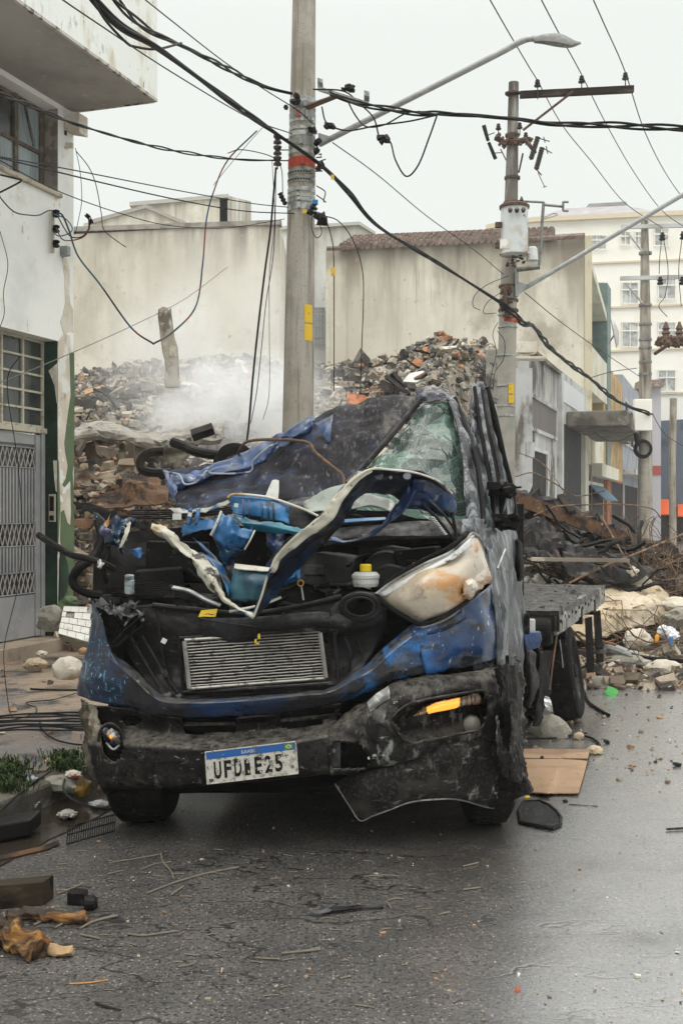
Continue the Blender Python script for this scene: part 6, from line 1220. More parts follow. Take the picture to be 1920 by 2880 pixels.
q = MB(); c = P(364,1668,5.15); q.lathe(c, (.03,-.2,1), [(.022,0),(.022,.03),(.019,.034),(.023,.04),(.023,.06),(.018,.064),(.021,.07),(.021,.082)], 16); part(q, 'washer_neck', M('pale_blue_plastic', (.26,.32,.33), [((.1,.1,.1), 18,.5,.6)], rough=.4))
part(patch([R([(566,1717,-.0),(612,1712,.0)], .07), R([(557,1735),(606,1735)], .06)], 4, 3, .002), 'warning_sticker', M('sticker_yellow', (.62,.42,.02), [((.03,.03,.02), 60,.56,.60,(.4,1,3))], rough=.5), solid=.002)
q = MB(); q.box(P(461,1803,5.03), (.022,.004,.022), Matrix.Rotation(.5, 3, 'Y')); part(q, 'square_nut', m_white)
for (x, y) in ((664,1421),(534,1447)): q = MB(); q.box(P(x,y,5.22), (.018,.01,.018), Matrix.Rotation(.2, 3, 'Y')); q2 = part(q, 'square_nut', m_white)
q = MB(); q.box(P(498,1453,5.35), (.04,.02,.03)); part(q, 'white_clip', m_white)
q = MB()
for (x, y) in ((465,1875),(468,1908),(950,1860),(965,1880),(985,1850),(1005,1830),(940,1835),(1040,1790),(600,1745),(880,1725),(384,1808),(810,1735),(500,1700),(1100,1750)): q.lathe(P(x,y,zf(x)+.07), (0,-1,0), [(.008,0),(.008,.012),(.003,.012)], 10)
part(q, 'bolt', m_under)

# --- crushed cab: roof skin, folded edge, windscreen, pillars
part(patch([[(462,1332,6.3),(546,1319,6.35),(703,1275,6.4),(797,1223,6.4),(902,1168,6.4),(994,1130,6.35),(1100,1110,6.3),(1180,1102,6.2)],
            [(480,1375,6.15),(556,1360,6.15),(705,1325,6.15),(800,1285,6.12),(900,1230,6.1),(990,1185,6.1),(1085,1160,6.1),(1165,1150,6.1)],
            [(495,1410,5.95),(575,1398,5.9),(703,1378,5.88),(800,1350,5.88),(895,1310,5.88),(965,1275,5.9),(1030,1245,5.95),(1085,1245,5.95)],
            [(505,1445,5.75),(600,1432,5.7),(700,1422,5.68),(800,1412,5.65),(885,1398,5.65),(940,1380,5.65),(965,1368,5.68),(980,1362,5.7)]], 8, 8, .045, 2.6, seed=80), 'crushed_roof', m_roof, smooth=True, solid=.006)
part(patch([[(462,1330,6.25),(500,1326,6.25),(546,1317,6.25),(600,1300,6.25),(703,1272,6.28),(745,1245,6.28),(797,1220,6.28),(850,1190,6.28),(885,1172,6.28)],
            [(478,1360,6.12),(512,1352,6.1),(552,1345,6.1),(605,1330,6.1),(703,1305,6.12),(750,1280,6.14),(797,1240,6.15),(852,1212,6.15),(880,1195,6.16)],
            [(494,1388,6.14),(525,1368,6.1),(565,1362,6.1),(612,1340,6.12),(700,1328,6.12),(745,1298,6.15),(780,1255,6.2),(850,1238,6.2),(872,1232,6.2)]], 6, 6, .030, 5, seed=81), 'folded_edge', m_fold, smooth=True, solid=.005)
rim([(462,1328,6.22),(503,1335,6.1),(520,1362,6.06),(560,1352,6.06),(580,1325,6.08),(600,1332,6.1),(700,1328,6.1),(712,1296,6.1),(755,1258,6.1),(776,1250,6.12)], .006, 'fold_crease', M('crease_pale', (.28,.30,.34), [((.04,.06,.12), 14,.5,.6)], rough=.4))
part(patch([[(884,1190,6.12),(910,1178,6.12),(935,1163,6.12)],[(902,1215,6.0),(918,1205,6.0),(932,1195,6.02)],[(922,1245,5.98),(925,1245,5.98),(929,1240,5.98)]], 4, 4, .01, 8, seed=82), 'blue_gusset', m_fold, smooth=True, solid=.005)
part(patch([[(455,1328,6.2),(470,1335,6.2),(490,1360,6.15)],[(475,1375,6.05),(490,1375,6.05),(500,1395,6.0)],[(490,1410,5.95),(505,1420,5.9),(515,1440,5.85)]], 5, 6, .03, 8, seed=83), 'left_pillar', m_fold, smooth=True, solid=.006)
part(patch([[(1168,1100,6.28),(1200,1092,6.25),(1234,1086,6.25),(1262,1108,6.25)],[(1172,1118,6.12),(1202,1112,6.1),(1236,1105,6.1),(1272,1130,6.15)],[(1178,1135,6.1),(1205,1128,6.05),(1240,1122,6.05),(1282,1160,6.1)]], 6, 5, .035, 8, seed=84), 'roof_corner', M('dusty_corner', (.045,.05,.07), [((.24,.23,.21), 8,.45,.62), ((.45,.44,.40), 30,.58,.68)], rough=.7, bump=.4), smooth=True, solid=.006)
part(patch([[(1174,1142,6.08),(1205,1130,6.05),(1245,1122,6.05),(1275,1140,6.08)],
            [(1115,1215,5.98),(1165,1212,5.9),(1225,1205,5.92),(1288,1210,5.98)],
            [(1040,1300,5.82),(1120,1292,5.72),(1210,1290,5.74),(1302,1300,5.84)],
            [(975,1366,5.7),(1090,1380,5.55),(1200,1400,5.55),(1312,1420,5.66)],
            [(1000,1430,5.6),(1100,1440,5.5),(1200,1460,5.48),(1316,1475,5.55)]], 9, 7, .030, 3.4, seed=85, sharp=True), 'windscreen', m_cglass, solid=.006)
rim([(1178,1128,6.06),(1120,1200,5.96),(1062,1268,5.86),(1010,1325,5.78),(975,1362,5.7)], .016, 'windscreen_seal', m_sooty)
part(patch([[(1250,1105,6.1),(1275,1112,6.12),(1292,1140,6.2)],[(1278,1180,5.95),(1300,1185,5.95),(1322,1210,6.1)],[(1300,1290,5.75),(1322,1295,5.76),(1345,1310,5.95)],[(1308,1400,5.55),(1335,1400,5.55),(1352,1410,5.75)],[(1312,1480,5.42),(1342,1478,5.42),(1360,1480,5.6)]], 5, 8, .018, 8, seed=86, stretch=(1,1,.4)), 'windscreen_pillar', m_side, smooth=True, solid=.012)
rim([(1278,1120,6.1),(1292,1160,6.05),(1318,1230,5.9),(1340,1300,5.78),(1352,1380,5.62),(1360,1470,5.5)], .014, 'door_seal', m_under)
# door / side
part(patch([[(1330,1080,6.3),(1350,1074,6.35),(1372,1094,6.5)],
            [(1325,1150,6.2),(1356,1150,6.3),(1386,1150,6.5)],
            [(1330,1250,6.0),(1368,1250,6.15),(1408,1250,6.5)],
            [(1342,1360,5.8),(1388,1360,6.05),(1434,1362,6.55)],
            [(1350,1470,5.55),(1402,1470,5.95),(1450,1470,6.6)],
            [(1368,1560,5.4),(1415,1560,5.9),(1462,1560,6.65)],
            [(1384,1660,5.38),(1424,1680,5.85),(1467,1690,6.65)],
            [(1392,1780,5.36),(1436,1790,5.8),(1470,1800,6.65)],
            [(1398,1870,5.38),(1438,1880,5.8),(1471,1900,6.65)]], 7, 7, .024, 6, seed=90, stretch=(2.4,2.4,.45)), 'door', m_side, smooth=True, solid=.012)
for i, (xa_, xb_) in enumerate(((1336,1386),(1346,1398),(1355,1408),(1364,1420))):
    rim([(xa_-2,1088+i*4,6.28),(xa_+14,1200,6.12),(xb_-20,1290,6.0),(xb_-6,1370,5.9),(xb_,1450,5.85)], .010+.004*(i%2), 'door_frame', (m_under, m_side, m_under, m_sooty)[i])
rim([(1366,1090,6.4),(1390,1180,6.4),(1412,1280,6.45),(1434,1370,6.5),(1447,1470,6.5)], .022, 'door_frame', m_under)
for y, x0, x1 in ((1378,1372,1444),(1468,1384,1452)):
    q = MB(); q.box(P((x0+x1)/2+4,y,5.85), (.13,.08,.055), Matrix.Rotation(.1, 3, 'Y')); q.box(P(x0+14,y-12,5.8), (.06,.06,.04)); q.tube([P(x1,y-6,5.8), P(x1+22,y-8,5.78)], .006, 6); q.tube([P(x0,y+14,5.82), P(x1+10,y+10,5.8)], .008, 6)
    for k in range(8): q.chunk(P(U(x0,x1), y+U(-16,16), 5.82+U(-.04,.04)), (.04,.03,.03), k+y, kind=1)
    part(q, 'mirror_bracket', m_under, bevel=.006)
rim([(1425,1400,5.85),(1412,1460,5.85)], .006, 'bracket_rod', m_steeldull)
rim([(1398,1600,5.5),(1420,1545,5.6)], .006, 'bracket_rod', m_steel)
dh = patch([[(1446,1520,6.5),(1458,1518,6.48),(1466,1530,6.5)],[(1444,1580,6.45),(1458,1580,6.4),(1470,1585,6.45)],[(1452,1630,6.5),(1462,1634,6.48),(1468,1625,6.5)]], 5, 6, .003)
part(dh, 'door_handle_recess', m_under, smooth=True, solid=.01)
# crushed wheel-arch area
part(patch([[(1370,1858,5.35),(1400,1835,5.5),(1440,1840,5.8),(1470,1880,6.4)],[(1376,1900,5.3),(1408,1890,5.4),(1446,1900,5.7),(1472,1950,6.3)],[(1386,1930,5.3),(1412,1930,5.4),(1448,1950,5.65),(1472,2050,6.2)],[(1440,2010,5.42),(1450,2040,5.5),(1460,2080,5.7),(1472,2180,6.1)]], 7, 7, .04, 7, seed=92, sharp=True, jag=.01), 'crushed_arch', m_plasR, smooth=True, solid=.008)
for i in range(10):
    x = U(1378,1465); rim([(x,U(1840,1900),U(5.4,5.6)),(x+U(-8,10),1980,U(5.4,5.6)),(x+U(-6,12),2080,U(5.45,5.6)),(x+U(-4,14),U(2120,2220),U(5.45,5.6))], U(.004,.012), 'torn_strip', rnd.choice((m_under,m_side,m_plasR)))
sheet('torn_strip', [[(1375,1950,5.25),(1392,1948,5.28)],[(1385,2010,5.2),(1400,2005,5.25)],[(1400,2080,5.18),(1416,2075,5.22)],[(1420,2140,5.15),(1436,2130,5.2)]], m_side, 93, .012)
sheet('side_sill', [[(1440,1900,6.0),(1456,1900,6.2),(1474,1905,6.5)],[(1446,2000,5.9),(1462,2000,6.1),(1476,2000,6.4)],[(1450,2100,5.8),(1464,2100,5.95),(1476,2100,6.2)],[(1440,2190,5.7),(1458,2200,5.8),(1474,2190,6.0)]], m_sooty, 94, .02)

part(patch([[(1384,1880,5.10),(1410,1872,5.08),(1440,1868,5.12),(1474,1880,5.3)],[(1386,1950,5.08),(1412,1948,5.04),(1446,1950,5.08),(1474,1960,5.3)],[(1392,2040,5.06),(1416,2040,5.03),(1450,2040,5.06),(1474,2050,5.3)],[(1400,2120,5.04),(1424,2130,5.02),(1455,2130,5.06),(1474,2150,5.3)],[(1412,2185,5.04),(1436,2195,5.04),(1462,2200,5.1),(1480,2215,5.3)]], 7, 7, .022, 6, seed=95, stretch=(2,1,.6), sharp=True, jag=.006, holes=[[(1398,1962),(1418,1950),(1434,1975),(1438,2060),(1432,2120),(1412,2100),(1402,2040)]]), 'torn_wheel_liner', m_torn, solid=.006)
# --- wheels
def wheel(c, axis, R_=.34, w_=.20, roll=0):
    c = Vector(c); axis = Vector(axis).normalized(); q = MB(); h = w_/2
    q.lathe(c, axis, [(.21,-h*.85),(.24,-h),(.31,-h*.96),(.332,-h*.80),(.34,-h*.5),(.342,0),(.34,h*.5),(.332,h*.80),(.31,h*.96),(.24,h),(.21,h*.85)], 56, cap=False)
    # tread blocks in staggered rows
    a = axis.orthogonal().normalized(); b_ = axis.cross(a)
    for row, off in enumerate((-.62,-.22,.22,.62)):
        for k in range(46):
            t = 6.283*(k+(row%2)*.5)/46; d_ = a*math.cos(t)+b_*math.sin(t); tn = -a*math.sin(t)+b_*math.cos(t)
            o_ = c + axis*(off*h-.017) + d_*(.338 if abs(off) < .5 else .328) - tn*.016
            q.boxf(o_, axis*.034, tn*.034 + axis*.008*(1 if row < 2 else -1), d_*.013)
    t_ = part(q, 'wheel', m_tyre, smooth=False)
    q = MB(); q.lathe(c, axis, [(.0,-.03),(.08,-.03),(.10,-.05),(.19,-.06),(.215,-h*.85),(.215,h*.85),(.19,.06),(.10,.05),(.08,.03),(.0,.03)], 32, cap=False); part(q, 'rim', m_sooty, t_, smooth=True)
    q = MB(); q.lathe(c, axis, [(.05,-.05),(.05,-.09),(.03,-.10),(.0,-.10)], 16, cap=False); q.lathe(c, axis, [(.05,.05),(.05,.09),(.03,.10),(.0,.10)], 16, cap=False); part(q, 'hub', m_under, t_)
    return t_
wheel((-.955, 5.55, .345), (1,-.05,.03), w_=.27)
wheel((.70, 5.52, .345), (1,.05,-.03), w_=.21)
wheel((1.60, 8.20, .348), (1,-.30,.16))
wheel((1.32, 8.30, .348), (1,-.30,.10))
wheel((-.05, 8.75, .345), (1,-.27,.0))
q = MB(); q.boxf(Vector((-.70,5.35,.17)), Vector((1.25,0,0)), Vector((.1,1.9,0)), UPV*.26); part(q, 'underbody_shade_box', m_under, bevel=.03)  # added dark box, deepens the shade underneath the truck's front
q = MB(); q.tube([(-.05,8.75,.345),(1.6,8.2,.348)], .07, 10); q.tube([(-.9,5.62,.345),(.8,5.66,.345)], .05, 8); part(q, 'axle', m_under)

# --- flat bed
def G2(px, py, h): Z = (EYE-h)*F/(py-CYP); return P(px, py, Z)
ft, rt = G2(1571,1735,.80), G2(1702,1659,.80); dirb = (rt-ft); acr = Vector((-.945,.30,0))
m_deck = M('burnt_deck', (.030,.029,.028), [((.09,.087,.083), 4,.5,.66), ((.26,.25,.23), 18,.60,.70), ((.012,.012,.012), 7,.5,.62)], rough=.28, rvar=.15, bump=.8, bs=14)
m_rail = M('pale_deck_edge', (.24,.235,.21), [((.10,.095,.085), 5,.46,.62), ((.40,.39,.35), 4,.54,.66), ((.05,.045,.04), 16,.56,.66)], rough=.7, bump=.3)
dk_ = MB(); nn_ = 26; mm_ = 18
for i in range(nn_+1):
    for j in range(mm_+1):
        p = ft + dirb*(i/nn_) + acr*(2.0*j/mm_); dk_.v.append(p + UPV*(.012*noise.noise(p*5)+.008*noise.noise(p*17) + .02))
for i in range(nn_):
    for j in range(mm_): dk_.f.append((i*(mm_+1)+j, i*(mm_+1)+j+1, (i+1)*(mm_+1)+j+1, (i+1)*(mm_+1)+j))
bed = part(dk_, 'flat_bed', m_deck, solid=.04)
q = MB()
for k in range(16): q.boxf(ft+dirb*(k/16)+UPV*(-.115+U(-.012,.012))+acr*U(-.004,.008), dirb*(1.0/16-.0015), acr*.03, UPV*(.145+U(-.012,.014)))
er = part(q, 'side_rail', m_rail, bed, bevel=.008)
q = MB()
for k in range(15): t = (k+.5)/15; q.boxf(ft+dirb*t+UPV*(-.05+.02*(k%2))-acr*.004, dirb*.010, acr*.01, UPV*.022)
part(q, 'stake_slot', m_blk, er)
q = MB()
for k in range(34): p = ft + dirb*rnd.random() + acr*(rnd.random()**2*.9); q.chunk(p+UPV*.035, (U(.02,.09),U(.02,.08),U(.01,.035)), k*3+5)
struct(build(q, 'bed_debris', M('ash', (.10,.095,.09), [((.22,.21,.19), 9,.5,.65)], rough=.9)), 'stuff', 'ash and debris crumbs lying on the flat bed', 'debris')
q = MB(); q.boxf(ft+UPV*-.10, acr*2.0, dirb*.015, UPV*.11); part(q, 'front_sill', m_sooty, bed)
for k in range(3): q = MB(); q.boxf(ft+dirb*(.12+.3*k)+UPV*-.16, acr*1.9, dirb*.02, UPV*.12); part(q, 'cross_bearer', m_under, bed)
for (x0,x1,x2,y0,y1,Zq) in ((1644,1664,1670,1740,1890,8.9),(1668,1688,1696,1722,1862,9.3)):
    q = MB(); q.prism([P(x0,y0,Zq),P(x1,y0-5,Zq),P(x2+2,y1,Zq),P(x2-20,y1+4,Zq)], (.01,.05,0)); part(q, 'guard_post', m_sooty, bevel=.004)
q = MB(); q.boxf(P(1560,1848,8.8), P(1700,1838,9.3)-P(1560,1848,8.8), (0,.02,0), UPV*.03); part(q, 'guard_rail', m_eng)
q = MB(); q.lathe(P(1552,1776,7.6), (-1,.3,0), [(.085,0),(.095,.02),(.095,.7),(.08,.72)], 24); part(q, 'air_tank', m_under, smooth=False)
part(patch([[(1480,1830,7.0),(1496,1826,7.0),(1506,1840,7.2)],[(1480,1900,6.9),(1498,1900,6.9),(1512,1905,7.2)],[(1482,1960,6.9),(1494,1970,6.9),(1505,1960,7.1)],[(1478,1985,6.9),(1486,1990,6.9),(1494,1980,7.0)]], 5, 6, .02, 6), 'mudguard', m_sooty, smooth=True, solid=.008)
part(patch([[(1522,1830,7.5),(1560,1830,7.6)],[(1515,1920,7.4),(1545,1930,7.5)],[(1500,2000,7.3),(1530,2010,7.4)],[(1490,2040,7.3),(1520,2040,7.4)]], 5, 5, .03, 5), 'mud_flap', m_under, smooth=True, solid=.008)
q = MB(); q.prism([P(1469,1780,6.6),P(1520,1777,6.6),P(1524,1800,6.6),P(1516,1822,6.6),P(1480,1831,6.6)], (0,.05,0)); bf = part(q, 'blue_marker_box', m_fold, bevel=.006)
q = MB(); q.box(P(1476,1755,6.62), (.05,.05,.12)); part(q, 'box_stem', m_under, bf, bevel=.01)
q = MB(); q.box(P(1494,1760,6.7), (.04,.04,.08)); part(q, 'white_cap', m_white, bf, bevel=.006)
rim([(1574,1800,7.5),(1580,1850,7.5),(1583,1878,7.5)], .004, 'strap', m_steeldull)
rim([(1565,1790,7.5),(1555,1860,7.45),(1545,1940,7.4)], .006, 'strap', m_rust)
part(patch([[(1532,1958,7.2),(1546,1962,7.2)],[(1530,1980,7.2),(1552,1985,7.2)],[(1540,1998,7.2),(1555,2004,7.2)]], 3, 3, .02, 12), 'shiny_scrap', m_chrome, solid=.003)

# --- things lying on or leaning against the truck
tag(build(patch([[(745,1400,5.6),(760,1399,5.6),(782,1402,5.6)],[(755,1375,5.62),(768,1372,5.62),(784,1376,5.62)],[(766,1352,5.64),(774,1350,5.64),(784,1352,5.64)]], 3, 3, .003), 'plastic_shard', m_white, solid=.006), 'upright white triangular shard standing on the scuttle in front of the crushed roof', 'shard')
q = MB(); q.tube(curve([P(*p) for p in ((668,1282,6.3),(676,1262,6.2),(695,1242,6.1),(755,1236,5.95),(860,1243,5.8),(886,1272,5.75),(933,1311,5.65),(962,1336,5.6),(967,1364,5.58))], 6), .008, 8); tag(build(q, 'reinforcing_bar', M('rebar_rust', (.10,.065,.045), [((.2,.1,.05), 40,.5,.62)], rough=.8, bump=.5, bs=90), smooth=True), 'bent rusty reinforcing bar draped over the crushed roof', 'steel bar')
q = MB(); cT = P(660,1300,6.9); q.lathe(cT, (.10,-1,.2), [(.02,-.065),(.09,-.06),(.118,-.04),(.125,0),(.118,.04),(.09,.06),(.02,.065)], 40); q.v = [((v[0]-cT.x)*(1.0+.05*math.sin(v[2]*60))+cT.x, v[1], cT.z+(v[2]-cT.z)*.95) for v in q.v]; part(q, 'seat', m_tyre, smooth=True)
# ------------------------------------------------------------------ ruins on the lot
m_slab = M('broken_slab', (.30,.285,.25), [((.12,.11,.10), 2,.48,.64), ((.44,.42,.37), 5,.52,.68), ((.05,.045,.04), 9,.60,.68)], rough=.95, bump=1, bs=12)
m_ruin = M('ruined_wall', (.36,.32,.25), [((.03,.026,.024), .9,.42,.56), ((.16,.06,.03), 1.6,.54,.64), ((.46,.44,.38), 3,.56,.66), ((.10,.09,.08), 6,.56,.66)], rough=.95, bump=.8, bs=10)
m_char = M('charred_metal', (.016,.013,.012), [((.06,.04,.03), 4,.5,.66), ((.12,.115,.115), 7,.60,.72), ((.01,.009,.009), 5,.5,.6)], rough=.5, bump=.5, bs=14)
m_rustm = M('rusted_sheet', (.12,.065,.035), [((.20,.11,.05), 4,.5,.66), ((.03,.022,.02), 5,.48,.62), ((.28,.25,.22), 12,.63,.7)], rough=.85, bump=.5, bs=14)
def tg(mb_o, lb, ct, gp=None): return tag(mb_o, lb, ct, gp)
tg(build(patch([[(190,1246,16.6),(300,1196,17.0),(450,1222,17.0),(640,1192,17.4)],[(190,1228,15.2),(300,1208,15.2),(345,1214,15.2),(450,1240,15.2)][:2]+[(450,1242,15.2),(620,1210,15.6)],[(190,1252,15.0),(300,1228,15.0),(450,1256,15.0),(625,1224,15.4)]], 8, 6, .10, 1.6, seed=101, jag=.04), 'collapsed_slab', m_slab, solid=.10), 'sagging broken concrete slab over a dark hollow at the left of the burnt heap', 'slab')
tg(build(patch([[(200,1255,15.3),(330,1240,15.4),(450,1250,15.4),(560,1245,15.6)],[(205,1300,15.2),(330,1300,15.2),(440,1300,15.2),(520,1290,15.3)],[(205,1370,15.0),(330,1360,15.0),(420,1345,15.1),(470,1330,15.1)]], 7, 6, .06, 2, seed=102), 'ruined_wall', m_ruin, solid=.12), 'sooty tan wall remnant beneath the sagging slab', 'wall')
q = MB(); q.tube(curve([P(x,y,18.6) for x,y in ((486,1090),(482,1010),(472,950),(462,876))], 5), [.128-.001*i for i in range(16)], 8)
for v_i, v in enumerate(q.v): q.v[v_i] = (v[0]+.025*noise.noise(Vector(v)*6), v[1]+.02*noise.noise(Vector(v)*6), v[2]+(.10*noise.noise(Vector(v)*9) if v_i >= 120 else 0))
q.chunk(P(463,876,18.6), (.22,.2,.10), 4); tg(build(q, 'broken_column', M('column_grey', (.30,.265,.21), [((.12,.10,.08), 3,.48,.62), ((.42,.39,.33), 5,.55,.68)], rough=.95, bump=.8, bs=9)), 'leaning broken concrete column rising from the smoking rubble', 'column')
tg(build(patch([[(240,1400,13.4),(330,1352,13.5),(400,1336,13.5),(450,1345,13.6)],[(262,1412,13.0),(340,1376,13.0),(405,1352,13.1),(470,1372,13.2)],[(270,1430,12.8),(350,1420,12.8),(420,1420,12.8),(470,1415,12.9)]], 7, 6, .07, 2.2, seed=104, sharp=True), 'rusted_sheet', m_rustm, solid=.02), 'rust-brown buckled metal sheet behind the left wing of the truck', 'metal sheet')
q = MB(); q.tube(curve([P(*p) for p in ((486,1243,12.6),(520,1256,12.5),(560,1272,12.4),(640,1284,12.3))], 5), .055, 10); tg(build(q, 'burnt_pipe', m_char, smooth=True), 'black burnt pipe sloping behind the truck roof left of the seat', 'pipe')
q = MB(); q.tube(curve([P(*p) for p in ((460,1268,12.4),(420,1272,12.4),(398,1290,12.4),(396,1315,12.4),(420,1328,12.4),(480,1330,12.4))], 5), .05, 8); tg(build(q, 'burnt_hoop', m_char, smooth=True), 'curled black strip of burnt rubber on the heap left of the truck roof', 'burnt strip')
for i, (lb, p0, p1, r_) in enumerate((('short charred beam sticking up at the middle of the right heap', (1140,1090,22), (1100,1050,22), .07), ('charred beam lying across the right heap top', (1215,1045,23), (1262,1020,23), .08), ('pale wood lath on the right heap', (1155,1075,21.5), (1200,1050,21.5), .05), ('black fallen beam along the left slope', (540,1225,14.6), (600,1205,14.6), .08), ('thin charred post crossing the right heap', (1085,1058,22), (1150,1110,21.5), .05), ('charred batten left of the rusted sheet', (215,1395,13.6), (320,1385,13.4), .05))):
    q = MB(); q.tube([P(*p0), P(*p1)], r_, 4); tg(build(q, 'beam', m_rustm if 'pale' in lb else m_char), lb, 'beam')
q = MB(); q.prism([P(1132,1072,21.4),P(1150,1050,21.6),P(1190,1042,21.8),P(1205,1058,21.6),P(1170,1075,21.4)], (0,.06,-.02)); tg(build(q, 'broken_board', m_white), 'white broken panel lying on the orange-flecked right heap', 'panel')
q = MB(); q.prism([P(975,1102,19.5),P(1028,1112,19.5),P(1032,1128,19.5),P(1000,1138,19.4),P(977,1132,19.4)], (0,.3,0)); tg(build(q, 'hollow_brick', M('orange_clay', (.50,.19,.08), [((.25,.09,.05), 9,.5,.62)], rough=.9, bump=.3)), 'orange hollow clay block on the heap right of the near pole', 'clay block')
q = MB(); q.prism([P(1366,1130,20),P(1366,980,20),P(1400,978,20),P(1404,1130,20)], (.1,.5,0)); tg(build(q, 'wall_stub', m_slab, bevel=.03), 'grey concrete wall stub standing left of the slimmer pole', 'wall')
q = MB(); q.prism([P(1228,1000,23),P(1232,985,23),P(1262,980,23),P(1290,988,23),P(1318,992,23),P(1322,1006,23)], (0,.5,0)); tg(build(q, 'mossy_block', M('mossy_masonry', (.16,.14,.09), [((.07,.06,.05), 4,.5,.6), ((.24,.20,.13), 6,.55,.7)], rough=.95, bump=1, bs=12)), 'dark mossy masonry block crowning the right heap', 'masonry block')

# ------------------------------------------------------------------ debris right of the truck
def mpatch(name, lb, rows, mt, seed, cr=.09, cs=2.4, ct='metal sheet', nu=7, nv=7, sol=.012, **k):
    return tg(build(patch(rows, nu, nv, cr, cs, seed=seed, jag=.02, sharp=True, **k), name, mt, solid=sol), lb, ct)
m_twist = M('burnt_sheet', (.018,.015,.014), [((.045,.037,.034), 2.2,.48,.62,(1,1,2)), ((.20,.195,.20), 5,.62,.70,(1,1,2.5)), ((.07,.035,.022), 3,.56,.66), ((.008,.007,.007), 4,.5,.6)], rough=.36, bump=.6, bs=10)
mpatch('burnt_sheet', 'uppermost crumpled burnt sheet leaning behind the truck door', [[(1440,1362,15.5),(1480,1375,15.6),(1530,1400,15.8),(1590,1440,16)],[(1440,1400,14.8),(1490,1420,14.9),(1545,1448,15),(1620,1480,15.2)],[(1440,1450,14.2),(1500,1470,14.2),(1560,1492,14.4),(1650,1510,14.6)]], m_twist, 110, .14)
mpatch('burnt_sheet', 'tall charred sheet standing against the grey shopfront behind the truck door', [[(1445,1372,16.6),(1520,1372,16.8),(1600,1410,17),(1690,1450,17.4)],[(1445,1420,16),(1530,1420,16),(1620,1450,16.2),(1720,1490,16.6)],[(1445,1480,15.4),(1540,1480,15.4),(1640,1500,15.6),(1760,1530,16)]], m_twist, 115, .20)
mpatch('burnt_sheet', 'dark torn roofing sheet curling up beside the brushwood', [[(1640,1460,15.6),(1700,1478,15.8),(1770,1500,16)],[(1620,1500,15.0),(1700,1512,15.2),(1790,1530,15.4)],[(1600,1548,14.6),(1700,1550,14.6),(1800,1566,14.8)]], m_twist, 116, .18)
mpatch('burnt_sheet', 'glossy folded burnt sheet in the middle of the scrap behind the truck', [[(1440,1440,14),(1500,1462,14.1),(1570,1495,14.3),(1650,1515,14.5)],[(1440,1500,13.5),(1510,1520,13.5),(1580,1540,13.6),(1670,1550,13.8)],[(1445,1570,13),(1520,1580,13),(1600,1588,13.1),(1700,1585,13.2)]], m_twist, 111, .16)
mpatch('burnt_sheet', 'low dark burnt sheet spreading toward the brushwood', [[(1600,1500,14.2),(1680,1520,14.4),(1740,1540,14.6)],[(1590,1550,13.6),(1690,1565,13.8),(1790,1580,14)],[(1580,1600,13),(1700,1604,13),(1840,1606,13.2)]], m_twist, 112, .12)
q = MB(); a, b_ = P(1442,1385,14.6), P(1762,1502,15.2); q.boxf(a, b_-a, Vector((0,.22,.0)), UPV*.03); q.boxf(a+UPV*-.13, b_-a, Vector((0,.03,0)), UPV*.13); q.boxf(a+UPV*-.15, b_-a, Vector((0,.2,0)), UPV*.02); tg(build(q, 'steel_beam', m_rustm), 'long rusty I-beam sloping down to the right over the burnt scrap', 'steel beam')
q = MB(); a, b_ = P(1566,1402,15.0), P(1600,1450,14.8); q.boxf(a, b_-a, Vector((.10,.05,.02)), UPV*.05); tg(build(q, 'scrap_piece', m_char), 'short charred tongue of metal sticking up from the I-beam', 'scrap')
q = MB(); a, b_ = P(1495,1578,12.6), P(1770,1582,13.0); q.boxf(a, b_-a, Vector((0,.08,0)), UPV*.04); tg(build(q, 'plank', M('grey_plank', (.20,.17,.13), [((.4,.36,.3), 4,.55,.66)], rough=.8)), 'thin weathered plank lying level below the burnt sheets', 'plank')
# dark charred mass at the right edge
r_ = random.Random(77); q = MB(); q.col = (1,1,1)
for k in range(420):
    z = r_.uniform(14.9, 18.5); x = r_.uniform(.145, .345)*z; hh = max(0, .95*math.exp(-((z-16.5)/2.2)**2) * (1 if x/z > .2 else .8))*r_.random()
    c_ = r_.choice(((.03,.026,.024),(.05,.042,.036),(.10,.085,.07),(.018,.016,.015),(.14,.12,.10))); q.col = c_; s_ = .08+.38*r_.random()**3
    q.chunk((x, z, hh+s_*.2), (s_*r_.uniform(.8,2.4), s_*r_.uniform(.6,1.4), s_*r_.uniform(.2,.6)), k, kind=r_.choice((0,1,2)))
struct(build(q, 'charred_debris', m_rub), 'stuff', 'charred black debris heaped across the street behind the brushwood', 'debris')
m_twig = M('dry_twigs', (.16,.10,.06), [((.26,.18,.11), 6,.5,.66), ((.06,.04,.03), 8,.5,.62)], rough=.9)
def brush(lb, n, cx, z, w_, h_, seed, rmax=.007):
    r_ = random.Random(seed); q = MB()
    for k in range(n):
        z0 = z + r_.uniform(-1.2, 1.2); x0 = (cx + r_.gauss(0, w_) - CXP)/F*z0; p = Vector((x0, z0, r_.uniform(.05, h_*.5))); d_ = Vector((r_.uniform(-1,1), r_.uniform(-.6,.6), r_.uniform(-.1,1))).normalized(); pts = [p]
        for j in range(r_.randint(4,9)):
            d_ = (d_ + Vector((r_.gauss(0,.35), r_.gauss(0,.3), r_.gauss(-.06,.3)))).normalized(); p = p + d_*r_.uniform(.08,.22); p = Vector((p.x, p.y, min(h_*1.25, max(.02, p.z)))); pts.append(p)
        q.tube(pts, r_.uniform(.002, rmax), 3, cap=False)
    return struct(build(q, 'brushwood', m_twig), 'stuff', lb, 'brushwood')
brush('dense brown tangle of dry brushwood and wire at the right edge', 560, 1850, 15.6, 70, 1.15, 5)
brush('thinner spread of bent brown wire and twigs over the burnt scrap', 150, 1640, 15.2, 110, 1.3, 6, .006)
